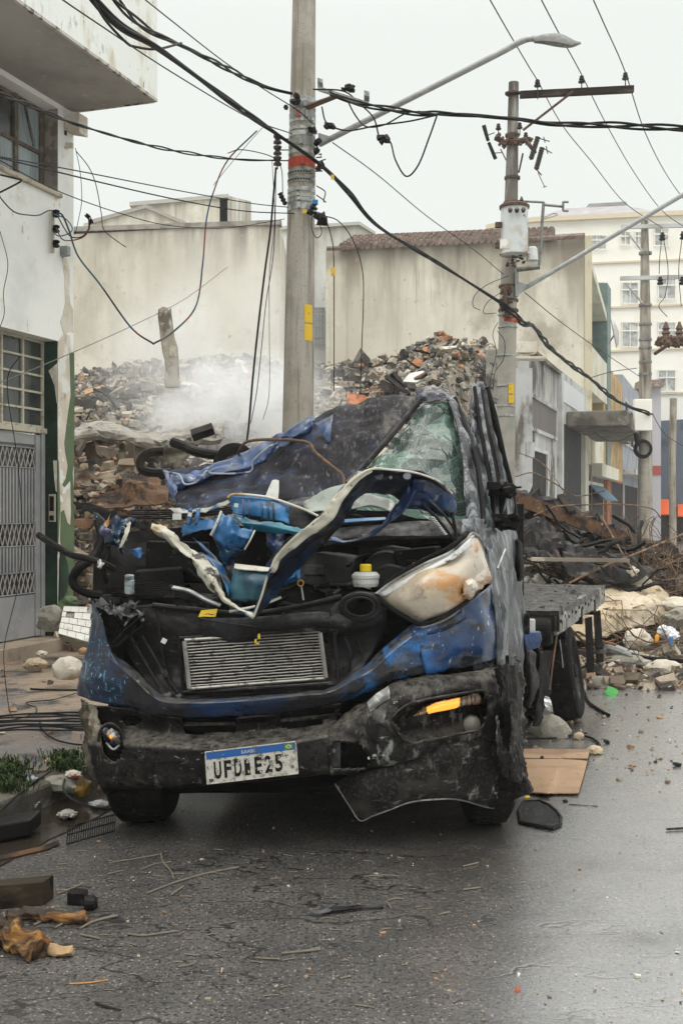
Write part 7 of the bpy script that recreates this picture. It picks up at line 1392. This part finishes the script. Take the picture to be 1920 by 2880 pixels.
brush('low wiry twigs between the pale boulder and the road', 40, 1790, 11.2, 80, .45, 8, .006)
for i, (lb, pts, r_) in enumerate((('long thin rusty wire arching over the brushwood', [(1500,1450,13.5),(1560,1425,13.8),(1640,1420,14),(1740,1418,14.2),(1830,1430,14.4),(1860,1460,14.6)], .009), ('rusty wire looping up beside the steel beam', [(1450,1340,14),(1500,1330,14.2),(1560,1360,14.4),(1620,1395,14.6),(1700,1380,14.8)], .008),
    ('stout branch reaching from the scrap toward the right edge', [(1600,1640,12.6),(1680,1600,13),(1780,1560,13.4),(1925,1500,14)], .014), ('thin branch leaning left below the steel beam', [(1690,1450,14),(1740,1540,13.6),(1790,1620,13)], .010), ('thin cable draped from the grey shopfront to the scrap', [(1450,1270,20),(1520,1300,19),(1570,1360,18),(1600,1420,17)], .008))):
    q = MB(); q.tube(curve([P(*p) for p in pts], 6), r_, 5); tg(build(q, 'wire', m_twig, smooth=True), lb, 'wire' if 'branch' not in lb else 'branch')
m_boul = M('tan_boulder', (.42,.34,.23), [((.54,.47,.36), 1.6,.46,.62), ((.27,.20,.13), 3,.52,.68), ((.10,.08,.06), 6,.60,.68)], rough=.9, bump=1, bs=9)
tg(build(patch([[(1450,1680,15),(1560,1642,15),(1680,1618,15),(1740,1608,15),(1800,1632,15),(1850,1652,14.6),(1870,1672,14)],
   [(1452,1692,13.4),(1560,1668,13.4),(1690,1655,13.4),(1750,1650,13.5),(1815,1660,13.6),(1858,1668,13.6),(1880,1686,13.6)],
   [(1455,1715,12.4),(1570,1712,12.2),(1690,1714,12.2),(1745,1706,12.3),(1795,1700,12.6),(1840,1690,13),(1880,1690,13.3)],
   [(1460,1755,12.2),(1575,1755,12.0),(1692,1750,12.0),(1745,1735,12.2),(1800,1725,12.5),(1845,1712,12.9),(1882,1712,13.2)],
   [(1465,1800,12.1),(1580,1800,11.9),(1690,1792,11.9),(1742,1778,12.2),(1796,1764,12.5),(1840,1752,12.9),(1880,1742,13.1)]], 6, 6, .07, 1.6, seed=120, jag=.02, sharp=True), 'concrete_slab', m_boul, solid=.10), 'huge tan slab of broken concrete behind the flat bed', 'concrete slab')
def rock(lb, px, py, Z, sz, seed, mt=m_boul, name='stone', cat='stone', kind=0, nz=.22):
    q = MB(); rockmesh(q, P(px,py,Z), [v*1.1 for v in sz], seed, .30 if kind == 0 else .22); o = build(q, name, mt, smooth=True); return tg(o, lb, cat)
m_grst = M('grey_stone', (.24,.23,.19), [((.36,.35,.30), 3,.5,.64), ((.12,.11,.09), 5,.52,.66)], rough=.95, bump=1, bs=14)
m_pale = M('pale_stone', (.52,.48,.40), [((.38,.33,.25), 3,.5,.66), ((.62,.60,.54), 5,.54,.7)], rough=.95, bump=.7, bs=14)
q = MB(); q.prism([P(1770,1645,13.2),P(1775,1612,13.2),P(1792,1599,13.2),P(1815,1615,13.2),P(1838,1640,13.2),P(1828,1646,13.2)], (0,.25,.03)); tg(build(q, 'stone', m_pale, bevel=.02), 'white angular block perched on the back of the tan slab', 'stone')
q = MB()
for k in range(16): q.chunk(P(U(1480,1566), U(1618,1650), 14.2), (U(.08,.22),U(.05,.1),U(.04,.12)), k*9+2, nz=.45)
tg(build(q, 'plastic_sheeting', m_white), 'crumpled white plastic sheeting left of the tan slab', 'plastic')
q = MB(); a, b_ = P(1585,1648,13.8), P(1655,1626,13.9); q.boxf(a, b_-a, Vector((0,.1,0)), UPV*.06); tg(build(q, 'plank', M('red_plank', (.36,.13,.08), [((.15,.07,.05), 5,.5,.66)], rough=.8)), 'reddish painted plank end resting on the tan slab', 'plank')
rock('rounded grey-tan stone lying beside the rear wheel of the truck', 1549, 2056, 7.6, (.24,.20,.19), 3, m_grst, kind=3)
rock('second lump of grey stone touching the stone by the rear wheel', 1520, 2052, 7.7, (.14,.14,.12), 9, m_grst, kind=3)
rock('small ochre stone in front of the rear wheel', 1627, 2071, 7.5, (.07,.05,.05), 5, m_boul, kind=3)
rock('little square tan brick bit right of the cardboard', 1672, 2110, 7.05, (.10,.08,.05), 6, m_boul, kind=2)
rock('flat tan block in the gutter behind the rear wheel', 1688, 1925, 9.8, (.30,.2,.12), 8, m_grst, kind=1)
rock('angular pale stone standing in the rubble right of the guard posts', 1792, 1800, 11.2, (.28,.2,.22), 10, m_pale)
rock('long grey stone half buried at the road edge', 1760, 1860, 10.8, (.5,.3,.18), 12, m_grst)
rock('pale pointed stone at the right road edge', 1868, 1878, 10.6, (.32,.2,.14), 14, m_pale)
rock('brown stone at the far right edge of the rubble', 1905, 1740, 12.6, (.4,.3,.22), 15, m_grst)
rock('tan stone near the right edge above the plastic bag', 1900, 1700, 13, (.35,.3,.16), 19, m_pale)
q = MB(); q.tube(curve([P(1702,1822,10.8),P(1740,1832,10.8),P(1776,1848,10.7)],4), [.055]*7+[.04,.012], 10); tg(build(q, 'metal_tube', m_steeldull, smooth=True), 'blunt grey metal tube pointing right beside the guard posts', 'tube')
q = MB(); q.tube(curve([P(1690,1815,11),P(1760,1840,10.8),P(1840,1856,10.7),P(1930,1858,10.6)],6), .028, 8); tg(build(q, 'branch', m_char), 'thick dark branch lying level to the right edge', 'branch')
m_bag = M('white_bag', (.62,.64,.66), [((.45,.47,.5), 9,.5,.64)], rough=.35, bump=.7, bs=22)
bg_ = thing('plastic_bag', 'white carrier bag with orange and blue patches lying on the rubble at right', 'plastic bag', tuple(P(1872,1800,10.9)))
q = MB()
for k in range(9): rockmesh(q, P(1872+U(-20,20), 1782+U(-9,10), 10.9+U(-.06,.06)), (.14,.11,.10), k*5+1, .45)
build(q, 'bag_body', m_bag, bg_)
q = MB(); q.chunk(P(1848,1795,10.85), (.09,.05,.06), 3); build(q, 'orange_patch', M('orange_plastic', (.75,.30,.01), rough=.4), bg_)
q = MB(); q.chunk(P(1886,1802,10.82), (.12,.05,.03), 3); build(q, 'blue_patch', M('blue_plastic_film', (.03,.16,.45), rough=.4), bg_)
tg(build(patch([[(1709,1930,9.4),(1725,1934,9.4),(1739,1942,9.4)],[(1700,1948,9.3),(1722,1950,9.3),(1735,1953,9.3)],[(1692,1953,9.3),(1715,1960,9.25),(1730,1962,9.25)]], 4, 4, .01, 5), 'green_card', M('green_plastic', (.04,.26,.05), rough=.6), solid=.003), 'bright green curled scrap at the road edge', 'scrap')
# cardboard
m_card = M('cardboard', (.33,.22,.135), [((.22,.14,.085), 1.3,.45,.62,(.5,2.5,1)), ((.42,.31,.21), 3,.56,.7), ((.18,.12,.08), 22,.60,.7)], rough=.75, bump=.1)
cbd = thing('cardboard', 'flattened brown cardboard sheet on the road beside the front wheel', 'cardboard', tuple(G(1560,2170)))
def cg(x, y, h): return (x, y, (EYE-h)*F/(y-CYP))
build(patch([[cg(1410,2107,.02),cg(1474,2107,.03),cg(1560,2108,.015),cg(1598,2108,.03),cg(1658,2109,.03)],[cg(1410,2132,.02),cg(1476,2133,.02),cg(1558,2134,.012),cg(1590,2134,.018),cg(1652,2135,.04)]], 4, 3, .002, 6), 'rear_flap', m_card, cbd, solid=.006)
build(patch([[cg(1410,2140,.02),cg(1476,2137,.02),cg(1558,2137,.012),cg(1588,2137,.02),cg(1651,2141,.025)],[cg(1410,2180,.01),cg(1476,2180,.012),cg(1552,2180,.028),cg(1575,2180,.02),cg(1640,2184,.02)],[cg(1420,2230,.01),cg(1482,2229,.012),cg(1538,2232,.03),cg(1556,2232,.014),cg(1626,2230,.018)]], 4, 5, .003, 6), 'front_flap', m_card, cbd, solid=.006)
q = MB(); pts = [G(x,y,.012) for x,y in ((1464,2313),(1458,2280),(1471,2255),(1515,2253),(1545,2266),(1566,2284),(1577,2300),(1575,2318),(1553,2330),(1510,2322))]; q.prism(pts, UPV*-.010); mt_ = M('black_mesh_mat', (.018,.018,.018), [((.06,.06,.06), 50,.5,.62)], rough=.5, bump=.6, bs=50)
mo = tg(build(q, 'rubber_mat', mt_), 'black rounded rubber mat sticking out beside the front wheel', 'mat')
q = MB(); q.tube(pts+[pts[0]], .009, 6); build(q, 'mat_rim', m_blk, mo)
for lb, pts, r_ in (('short black hose curving onto the road behind the rear wheel', [(1640,1940,9.2),(1655,1975,8.8),(1690,2000,8.4),(1712,2012,8.35)], .012), ('thin black cable curling past the square brick bit', [(1620,2068,7.6),(1660,2075,7.5),(1684,2092,7.3),(1686,2100,7.2)], .008), ('thin cable lying flat before the rear stone', [(1480,2078,7.5),(1560,2076,7.52),(1650,2062,7.7)], .006)):
    q = MB(); q.tube(curve([G(x, y, .012) for x, y, z in pts], 6), r_, 6); tg(build(q, 'hose', m_cab, smooth=True), lb, 'cable')
for lb, x, y, sx in (('small black plastic lump near the right edge of the road', 1902, 2150, .06), ('tiny dark lump on the wet road above the cardboard', 1706, 2088, .05), ('red crumb of brick on the bright wet road', 1456, 2785, .022), ('dark crumb beside the cardboard corner', 1590, 2253, .035), ('yellow fragment at the edge of the rubber mat', 1482, 2243, .03)):
    mt = m_blk if 'black' in lb or 'dark' in lb else (m_ylw if 'yellow' in lb else M('brick_red', (.35,.10,.06), rough=.9)); q = MB(); q.chunk(G(x,y,sx*.2), (sx,sx*.8,sx*.5), int(x), nz=.3); tg(build(q, 'fragment', mt), lb, 'fragment')

# ------------------------------------------------------------------ foot of the corner building
m_tilew = M('white_tile_face', (.60,.59,.54), [((.42,.40,.34), 5,.52,.66), ((.2,.18,.15), 12,.62,.69)], rough=.7, bump=.3)
tl = thing('tiled_wall_chunk', 'toppled chunk of wall faced with white tiles beside the left wing of the truck', 'wall chunk', tuple(P(210,1810,10.2)))
A_, B_, C_, D_ = P(180,1706,10.6), P(268,1708,10.6), P(262,1812,10.0), P(164,1784,10.0)
q = MB(); q.prism([A_,B_,C_,D_], Vector((.0,.16,-.10))); build(q, 'masonry', m_slab, tl)
q = MB()
for i in range(5):
    for j in range(4):
        if rnd.random() < .08: continue
        off = .5/4*(i%2)
        u0, u1 = max(0,j/4-off+.008), min(1,(j+1)/4-off-.008); v0, v1 = i/5+.012, (i+1)/5-.012
        pt = lambda u, v: A_.lerp(B_, u).lerp(D_.lerp(C_, u), v) + Vector((0,-.012,.006))
        q.prism([pt(u0,v0), pt(u1,v0), pt(u1,v1), pt(u0,v1)], Vector((0,.010,0)))
build(q, 'tiles', m_tilew, tl)
rock('grey rounded wall chunk leaning beside the gate post', 143, 1742, 10.6, (.26,.16,.24), 33, m_grst, 'wall_chunk', 'wall chunk')
rock('cream angular stone on the pavement beside the left wing', 190, 1882, 8.9, (.24,.2,.19), 35, m_pale, kind=3)
rock('orange brick end under the tiled chunk', 236, 1832, 9.6, (.10,.06,.06), 36, M('brick_orange', (.42,.22,.11), [((.3,.2,.13), 9,.5,.65)], rough=.95), kind=1)
rock('greenish plaster flake above the tiled chunk', 196, 1690, 10.8, (.14,.1,.09), 37, m_grl)
rock('brown stone below the doorstep', 100, 1868, 9.8, (.2,.15,.1), 38, m_boul, kind=1)
rock('small cream stone under the grey wall chunk', 118, 1840, 10, (.1,.1,.06), 39, m_pale)

# pavement clutter
for i in range(9):
    y0 = 2012 + i*6; pts = [(-20, y0+U(-4,4)), (60, y0-6+U(-5,5)), (140, y0-8+U(-5,5)), (215, y0-6+U(-6,6)), (300, y0-4)]
    q = MB(); q.tube(curve([G(x, y, .13+.006*i) for x, y in pts], 6), .006, 5)
    tg(build(q, 'cable', m_cab, smooth=True), 'one of the black cables strewn in a flat bundle over the muddy pavement', 'cable', 'bundle of fallen cables on the pavement')
for lb, pts, r_ in (('black cable curling off the fallen bundle toward the kerb', [(112,2030),(118,2052),(150,2078),(200,2092),(240,2096)], .006), ('thin wire squiggle above the fallen bundle', [(215,1950),(150,1968),(80,1975),(78,1982),(100,1990),(100,2005),(60,2020),(0,2032)], .004), ('black cable loop hanging over the kerb beside the truck corner', [(240,2158),(195,2175),(180,2200),(182,2230),(215,2255),(260,2270),(310,2275)], .006), ('straight dark rod on the tan mud of the pavement', [(85,1938),(150,1941),(225,1941)], .008), ('wire lying through the weeds at the kerb', [(30,2168),(80,2163),(160,2160),(240,2150)], .005), ('long bent wire from the weeds to the left edge', [(140,2172),(90,2205),(40,2245),(-10,2290)], .006)):
    q = MB(); q.tube(curve([G(x, y, .135) for x, y in pts], 6), r_, 5); tg(build(q, 'cable', m_cab, smooth=True), lb, 'cable')
# weeds: many blades
m_weed = M('weeds', (.030,.055,.018), [((.09,.14,.04), 18,.5,.65), ((.10,.09,.04), 11,.58,.68)], rough=.7)
r_ = random.Random(21); q = MB()
for k in range(1500):
    if k % 5 < 3: x, y = r_.gauss(20, 34), r_.uniform(2150, 2240)
    else: x, y = r_.gauss(190, 28), r_.uniform(2128, 2180)
    if x < -60 or x > 250: continue
    p = G(x, y, .12); a_ = r_.uniform(0, 6.28); hh = r_.uniform(.02, .085); ln = Vector((math.cos(a_), math.sin(a_), 0))*hh*r_.uniform(.2,.9); w_ = Vector((-math.sin(a_), math.cos(a_), 0))*r_.uniform(.002,.006)
    q.add([p-w_*.4, p+w_*.4, p+ln*.5+UPV*hh*.7+w_, p+ln*.5+UPV*hh*.7-w_, p+ln+UPV*hh*.85], [(0,1,2,3),(3,2,4)])
struct(build(q, 'weeds', m_weed), 'stuff', 'green weeds growing along the broken kerb', 'weeds')
rock('broken grey kerb stone among the weeds near the truck corner', 182, 2205, 5.85, (.26,.14,.08), 51, m_grst, 'kerb_stone', 'kerb stone', kind=3, nz=.12)
rock('mustard-stained lump beside the truck corner', 232, 2215, 5.8, (.085,.08,.10), 52, M('mustard_cloth', (.20,.12,.02), [((.08,.05,.02), 9,.5,.62)], rough=.9), 'cloth_lump', 'cloth')
def litter(lb, x, y, s, mt, h=.13, n=5, seed=0):
    q = MB()
    for k in range(n): q.chunk(G(x+U(-s,s)*60, y+U(-s,s)*25, h+U(0,.02)), (s*U(.5,1),s*U(.4,.8),s*U(.2,.4)), seed+k*3, nz=.45) if 0 else rockmesh(q, G(x+U(-s,s)*60, y+U(-s,s)*25, h+U(0,.02)), (s*U(.6,1.1),s*U(.5,.9),s*U(.2,.45)), seed+k*3, .55)
    tg(build(q, 'litter', mt), lb, 'litter')
m_film = M('plastic_film', (.45,.47,.47), [((.02,.22,.42), 14,.54,.60), ((.15,.16,.15), 12,.5,.64)], rough=.3, bump=.4)
litter('blue and white crumpled wrapper standing in the weeds', 92, 2190, .06, m_film, n=5, seed=1)
litter('pale torn plastic at the water edge below the weeds', 72, 2262, .11, m_film, .03, 8, 2)
litter('clear crumpled plastic at the left edge of the gutter', 15, 2268, .07, m_film, .03, 5, 3)
litter('white and red food wrapper beside the kerb stone', 205, 2180, .09, M('red_white_film', (.52,.48,.42), [((.5,.08,.04), 11,.56,.62)], rough=.4), .14, 6, 4)
litter('grey scum and foam drifting on the gutter water', 190, 2290, .09, M('foam', (.34,.34,.31), [((.15,.14,.12), 20,.5,.62)], rough=.6), .015, 14, 5)
litter('dirty foam streak in front of the left tyre', 280, 2262, .09, M('foam2', (.36,.37,.36), [((.12,.12,.11), 20,.5,.62)], rough=.6), .015, 12, 6)
# black grate
gr_ = thing('drain_grate', 'black plastic slotted grate tilted in the gutter before the left tyre', 'grate', tuple(G(255,2370)))
GA, GB_ = G(186,2378,.01), G(322,2340,.01); gu = (GB_-GA); gv = Vector((.0,.03,.075))
q = MB()
for t in np.linspace(0,1,22): q.boxf(GA+gu*t*.985, gu*.012, Vector((0,.008,0)), gv)
build(q, 'bars', m_blk, gr_)
q = MB()
for t in (0,.5,.94): q.boxf(GA+gv*t, gu, Vector((0,.010,0)), gv*.07)
build(q, 'rails', m_blk, gr_)
q = MB(); a = G(-30,2372,.02); q.boxf(a, G(88,2352,.02)-a, Vector((0,.18,0)), UPV*.075); tg(build(q, 'black_crate', M('black_box', (.015,.014,.014), [((.08,.08,.08), 9,.6,.7)], rough=.4, bump=.3), bevel=.01), 'black plastic box half in the gutter at the left edge', 'box')
q = MB(); q.tube(curve([G(-20,2420,.01),G(60,2402,.01),G(130,2385,.01),G(160,2372,.01)],5), .016, 5); tg(build(q, 'rotten_lath', m_rustm), 'dark rotten lath along the edge of the gutter', 'lath')

# foreground wood and sticks
m_wd = M('dark_wet_wood', (.055,.042,.028), [((.12,.085,.05), 3,.5,.66,(.3,2,2)), ((.02,.016,.012), 5,.52,.64,(.3,2,2))], rough=.6, bump=.4, bs=20)
m_wo = M('split_orange_wood', (.28,.13,.035), [((.50,.28,.08), 3,.52,.66,(.3,2.5,2.5)), ((.035,.022,.014), 3,.46,.58,(.3,2,2))], rough=.55, bump=.8, bs=22, bstretch=(.3,2,2))
a = G(-40,2563,.0); q = MB(); q.boxf(a, G(122,2548,0)-a, Vector((.02,.08,0)), UPV*.092); tg(build(q, 'wood_block', m_wd, bevel=.004), 'dark squared block of wet timber at the left edge of the road', 'timber')
def logm(pts, rad, n, sq=.6, nz=.012, seed=0):
    q = MB(); A = curve(pts, 16); n = n*2; K_ = len(A)-1; q.tube(A, [rad*(1+.1*math.sin(i*.3))*(1 if 1 < i < K_-1 else .6) for i in range(len(A))], n)
    for i, v in enumerate(q.v): vv = Vector(v); q.v[i] = (v[0]+nz*noise.noise(vv*22), v[1]+nz*noise.noise(vv*25+Vector((5,0,0))), max(.003, v[2]+nz*noise.noise(vv*28)*1.5))
    return q
tg(build(logm([G(10,2578,.02),G(90,2572,.022),G(170,2580,.02),G(250,2588,.018)], .022, 7), 'wood_splinter', m_wo), 'long split board with bright orange grain in front of the timber block', 'wood')
tg(build(logm([G(-60,2600,.045),G(0,2622,.042),G(60,2645,.04),G(120,2672,.03)], .044, 11, nz=.022), 'wood_log', m_wo), 'rotten round log with orange torn end at the left edge', 'log')
tg(build(logm([G(92,2672,.006),G(130,2674,.014),G(170,2678,.018),G(205,2682,.014)], .018, 7), 'wood_chip', M('tan_wood', (.36,.24,.13), [((.22,.14,.08), 6,.5,.66,(.4,2,2))], rough=.7, bump=.5)), 'tan wood chunk at the foot of the rotten log', 'wood')
q = MB(); a = G(188,2548,.0); q.boxf(a, G(240,2550,0)-a, Vector((0,.05,0)), UPV*.05); q.lathe(G(252,2540,.026), (1,.2,0), [(.028,-.02),(.028,.02),(.02,.022),(.02,.03)], 14); tg(build(q, 'plastic_elbow', m_blk, bevel=.004), 'black plastic elbow piece on the road beside the split board', 'plastic part')
wp = thing('wiper_piece', 'broken black wiper blade lying alone on the asphalt in front of the truck', 'wiper', tuple(G(960,2560)))
q = MB(); q.tube(curve([G(905,2562,.012),G(960,2558,.014),G(1010,2553,.012),G(1078,2550,.01)],5), [.011]*6+[.009]*5+[.007]*5, 6); build(q, 'wiper_arm', m_eng, wp, smooth=True)
tgp = patch([[cg(856,2556,.015),cg(900,2562,.02),cg(935,2545,.025)],[cg(862,2562,.01),cg(890,2572,.012),cg(930,2564,.015)]], 4, 4, .002, 10); build(tgp, 'wiper_blade', M('grey_rubber', (.06,.065,.07), rough=.35), wp, solid=.004)
STK = [('curved upright-looking stick before the left tyre',[(452,2398),(458,2425),(480,2450),(489,2472)],.006,0),('long thin stick pointing at the left tyre',[(315,2426),(380,2416),(447,2404)],.0045,0),('short stick near the curved stick',[(395,2446),(440,2430),(482,2425)],.004,0),
 ('stout pale stick right of the timber block',[(160,2514),(195,2502),(232,2486)],.0055,0),('longest stick, slanting up toward the number plate',[(412,2513),(500,2480),(590,2455),(671,2440)],.0055,0),('short stub beside the longest stick',[(480,2518),(515,2494)],.006,0),
 ('pale forked stick right of the split board',[(225,2612),(265,2592),(330,2576)],.006,0),('second prong of the forked stick',[(245,2596),(300,2580),(320,2574)],.004,0),('crooked stick below the black plastic piece',[(155,2610),(178,2598),(202,2593)],.005,0),('pale sliver on the end of the log',[(95,2602),(122,2590)],.005,0),
 ('bent stick right of the rotten log',[(226,2629),(250,2634),(281,2641)],.005,0),('long straight pale stick in the left foreground',[(360,2627),(400,2632),(450,2626),(498,2619)],.0055,0),('pale stick before the torn bumper skirt',[(1022,2466),(1070,2462),(1120,2464)],.004,0),('short pale stick right of the torn skirt',[(1302,2437),(1345,2427)],.005,0),
 ('light stick on the asphalt right of the wiper',[(1300,2503),(1350,2497)],.0055,0),('short stick just right of the wiper tip',[(1090,2534),(1112,2528),(1136,2529)],.005,0),('little peg below the wiper tip',[(1090,2540),(1100,2556)],.005,0),('pale split stick in the middle foreground',[(792,2682),(845,2677),(900,2671)],.006,0),
 ('faint double twig left of the split stick',[(716,2694),(745,2697),(780,2698)],.004,0),('small pale twig in the lower left foreground',[(500,2720),(526,2716),(548,2710)],.004,0),('orange splinter near the bottom left corner',[(195,2768),(250,2765),(303,2757)],.0035,1),('dark twig near the bottom edge',[(268,2822),(300,2832),(340,2842)],.005,2),
 ('thin twig near the front of the right tyre',[(1335,2262),(1400,2258)],.003,0),('short twig left of the curved stick',[(300,2460),(348,2448)],.004,0),('small chip right of the wiper',[(1236,2572),(1265,2566)],.005,0),('slim stick at the right edge of the wet road',[(1873,2333),(1925,2330)],.008,2),('thin twig behind the rubber mat',[(1600,2263),(1680,2268)],.003,2)]
m_st = M('pale_stick', (.15,.13,.10), [((.2,.17,.12), 9,.5,.65)], rough=.8)
m_st2 = M('orange_stick', (.42,.22,.07), rough=.7)
for lb, pts, r_, mi in STK:
    q = MB(); A = curve([G(x, y, r_) for x, y in pts], 5); q.tube(A, [r_*U(.5,.85) for _ in A], 6); tg(build(q, 'stick', (m_st, m_st2, m_char)[mi]), lb, 'stick', 'sticks scattered on the asphalt')
r_ = random.Random(31); q = MB(); q.col = (.16,.14,.11)
for k in range(110):
    y = 2370 + 470*r_.random(); x = r_.uniform(0, 1300); p = G(x, y, .003); a_ = r_.uniform(-.6,.6); L_ = r_.uniform(.01,.05); v = Vector((math.cos(a_), math.sin(a_), 0))*L_; q.tube([p, p+v*.5+Vector((0,.003,0)), p+v], r_.uniform(.0012,.003), 4)
struct(build(q, 'twig_litter', m_rub), 'stuff', 'fine splinters and twig crumbs sprinkled over the asphalt', 'litter')

# bent bars and charred sticks poking out of the burnt heap and the street scrap
def poke(lb, n, reg, seed, rmx, mt, name='burnt_scrap'):
    r_ = random.Random(seed); q = MB()
    for k in range(n):
        x, y, h = reg(r_); p = Vector((x, y, h)); d_ = Vector((r_.uniform(-1,1), r_.uniform(-.5,.5), r_.uniform(-.1,.5))).normalized(); pts = [p]
        for j in range(r_.randint(2,4)): d_ = (d_+Vector((r_.gauss(0,.25), 0, r_.gauss(-.05,.25)))).normalized(); p = p + d_*r_.uniform(.07,.24); pts.append(p)
        q.tube(pts, r_.uniform(.008, rmx), r_.choice((4,5)))
    struct(build(q, name, mt), 'stuff', lb, 'scrap')
poke('charred sticks and bent bars stuck all over the burnt heap', 110, lambda r: (lambda y, x: (x, y, lot_h(x, y)))(*(lambda y: (y, r.uniform(-.30,.12)*y))(r.uniform(14.5,26))), 41, .03, m_char)
poke('black twisted strips in the scrap pile behind the truck door', 45, lambda r: (lambda y: (r.uniform(.15,.27)*y, y, r.uniform(.1,1.3)))(r.uniform(12.6,15)), 43, .03, m_char)
poke('bent rusty bars lying in the street rubble', 35, lambda r: (lambda y: (r.uniform(.14,.33)*y, y, r.uniform(.0,.3)))(r.uniform(9.8,13)), 44, .014, m_rustm)
# ------------------------------------------------------------------ smoke
def smoke(name, lb, c, rad, dens, seed, thr=.46):
    bm = bmesh.new(); bmesh.ops.create_icosphere(bm, subdivisions=3, radius=1.0); me = bpy.data.meshes.new(name); bm.to_mesh(me); bm.free()
    o = bpy.data.objects.new(name, me); C.objects.link(o); o.location = c; o.scale = rad
    m = bpy.data.materials.new(name); m.use_nodes = True; nt = m.node_tree; nt.nodes.clear(); L = nt.links
    out = nt.nodes.new('ShaderNodeOutputMaterial'); pv = nt.nodes.new('ShaderNodeVolumePrincipled'); L.new(pv.outputs[0], out.inputs['Volume']); pv.inputs['Color'].default_value = (.93,.94,.95,1); pv.inputs['Anisotropy'].default_value = .1
    tc = nt.nodes.new('ShaderNodeTexCoord'); n = nt.nodes.new('ShaderNodeTexNoise'); n.inputs['Scale'].default_value = 1.5; n.inputs['Detail'].default_value = 5; n.inputs['Roughness'].default_value = .6; n.inputs['Distortion'].default_value = .6
    mp = nt.nodes.new('ShaderNodeMapping'); mp.inputs['Location'].default_value = (seed, 0, seed); mp.inputs['Scale'].default_value = (1.2,1,.8); L.new(tc.outputs['Object'], mp.inputs[0]); L.new(mp.outputs[0], n.inputs[0])
    ln = nt.nodes.new('ShaderNodeVectorMath'); ln.operation = 'LENGTH'; L.new(tc.outputs['Object'], ln.inputs[0])
    f = nt.nodes.new('ShaderNodeMapRange'); f.interpolation_type = 'SMOOTHSTEP'; L.new(ln.outputs['Value'], f.inputs[0]); f.inputs[1].default_value = .98; f.inputs[2].default_value = .15
    a = nt.nodes.new('ShaderNodeMapRange'); L.new(n.outputs['Fac'], a.inputs[0]); a.inputs[1].default_value = thr; a.inputs[2].default_value = thr+.22
    mu = nt.nodes.new('ShaderNodeMath'); mu.operation = 'MULTIPLY'; L.new(f.outputs[0], mu.inputs[0]); L.new(a.outputs[0], mu.inputs[1])
    m2 = nt.nodes.new('ShaderNodeMath'); m2.operation = 'MULTIPLY'; L.new(mu.outputs[0], m2.inputs[0]); m2.inputs[1].default_value = dens; L.new(m2.outputs[0], pv.inputs['Density'])
    me.materials.append(m); struct(o, 'stuff', lb, 'smoke'); return o
smoke('smoke', 'white smoke pouring from the rubble left of the near pole', P(670,1150,16.8), (2.0,1.2,1.2), 2.8, 2.0, .41)
smoke('smoke', 'thin grey smoke drifting up beside the broken column', P(600,1000,19.5), (3.0,1.2,2.6), .95, 7.0, .40)

# ------------------------------------------------------------------ haze
hb = MB(); hb.boxf((-45,-8,-1.0), (110,0,0), (0,96,0), (0,0,18))
m = bpy.data.materials.new('haze'); m.use_nodes = True; nt = m.node_tree; nt.nodes.clear()
out = nt.nodes.new('ShaderNodeOutputMaterial'); pv = nt.nodes.new('ShaderNodeVolumePrincipled'); nt.links.new(pv.outputs[0], out.inputs['Volume'])
pv.inputs['Color'].default_value = (.96,.97,.96,1); pv.inputs['Density'].default_value = .0010; pv.inputs['Anisotropy'].default_value = .2
struct(build(hb, 'haze', m, at=(0,0,0)), 'stuff', 'pale drizzle haze over the whole street', 'haze')
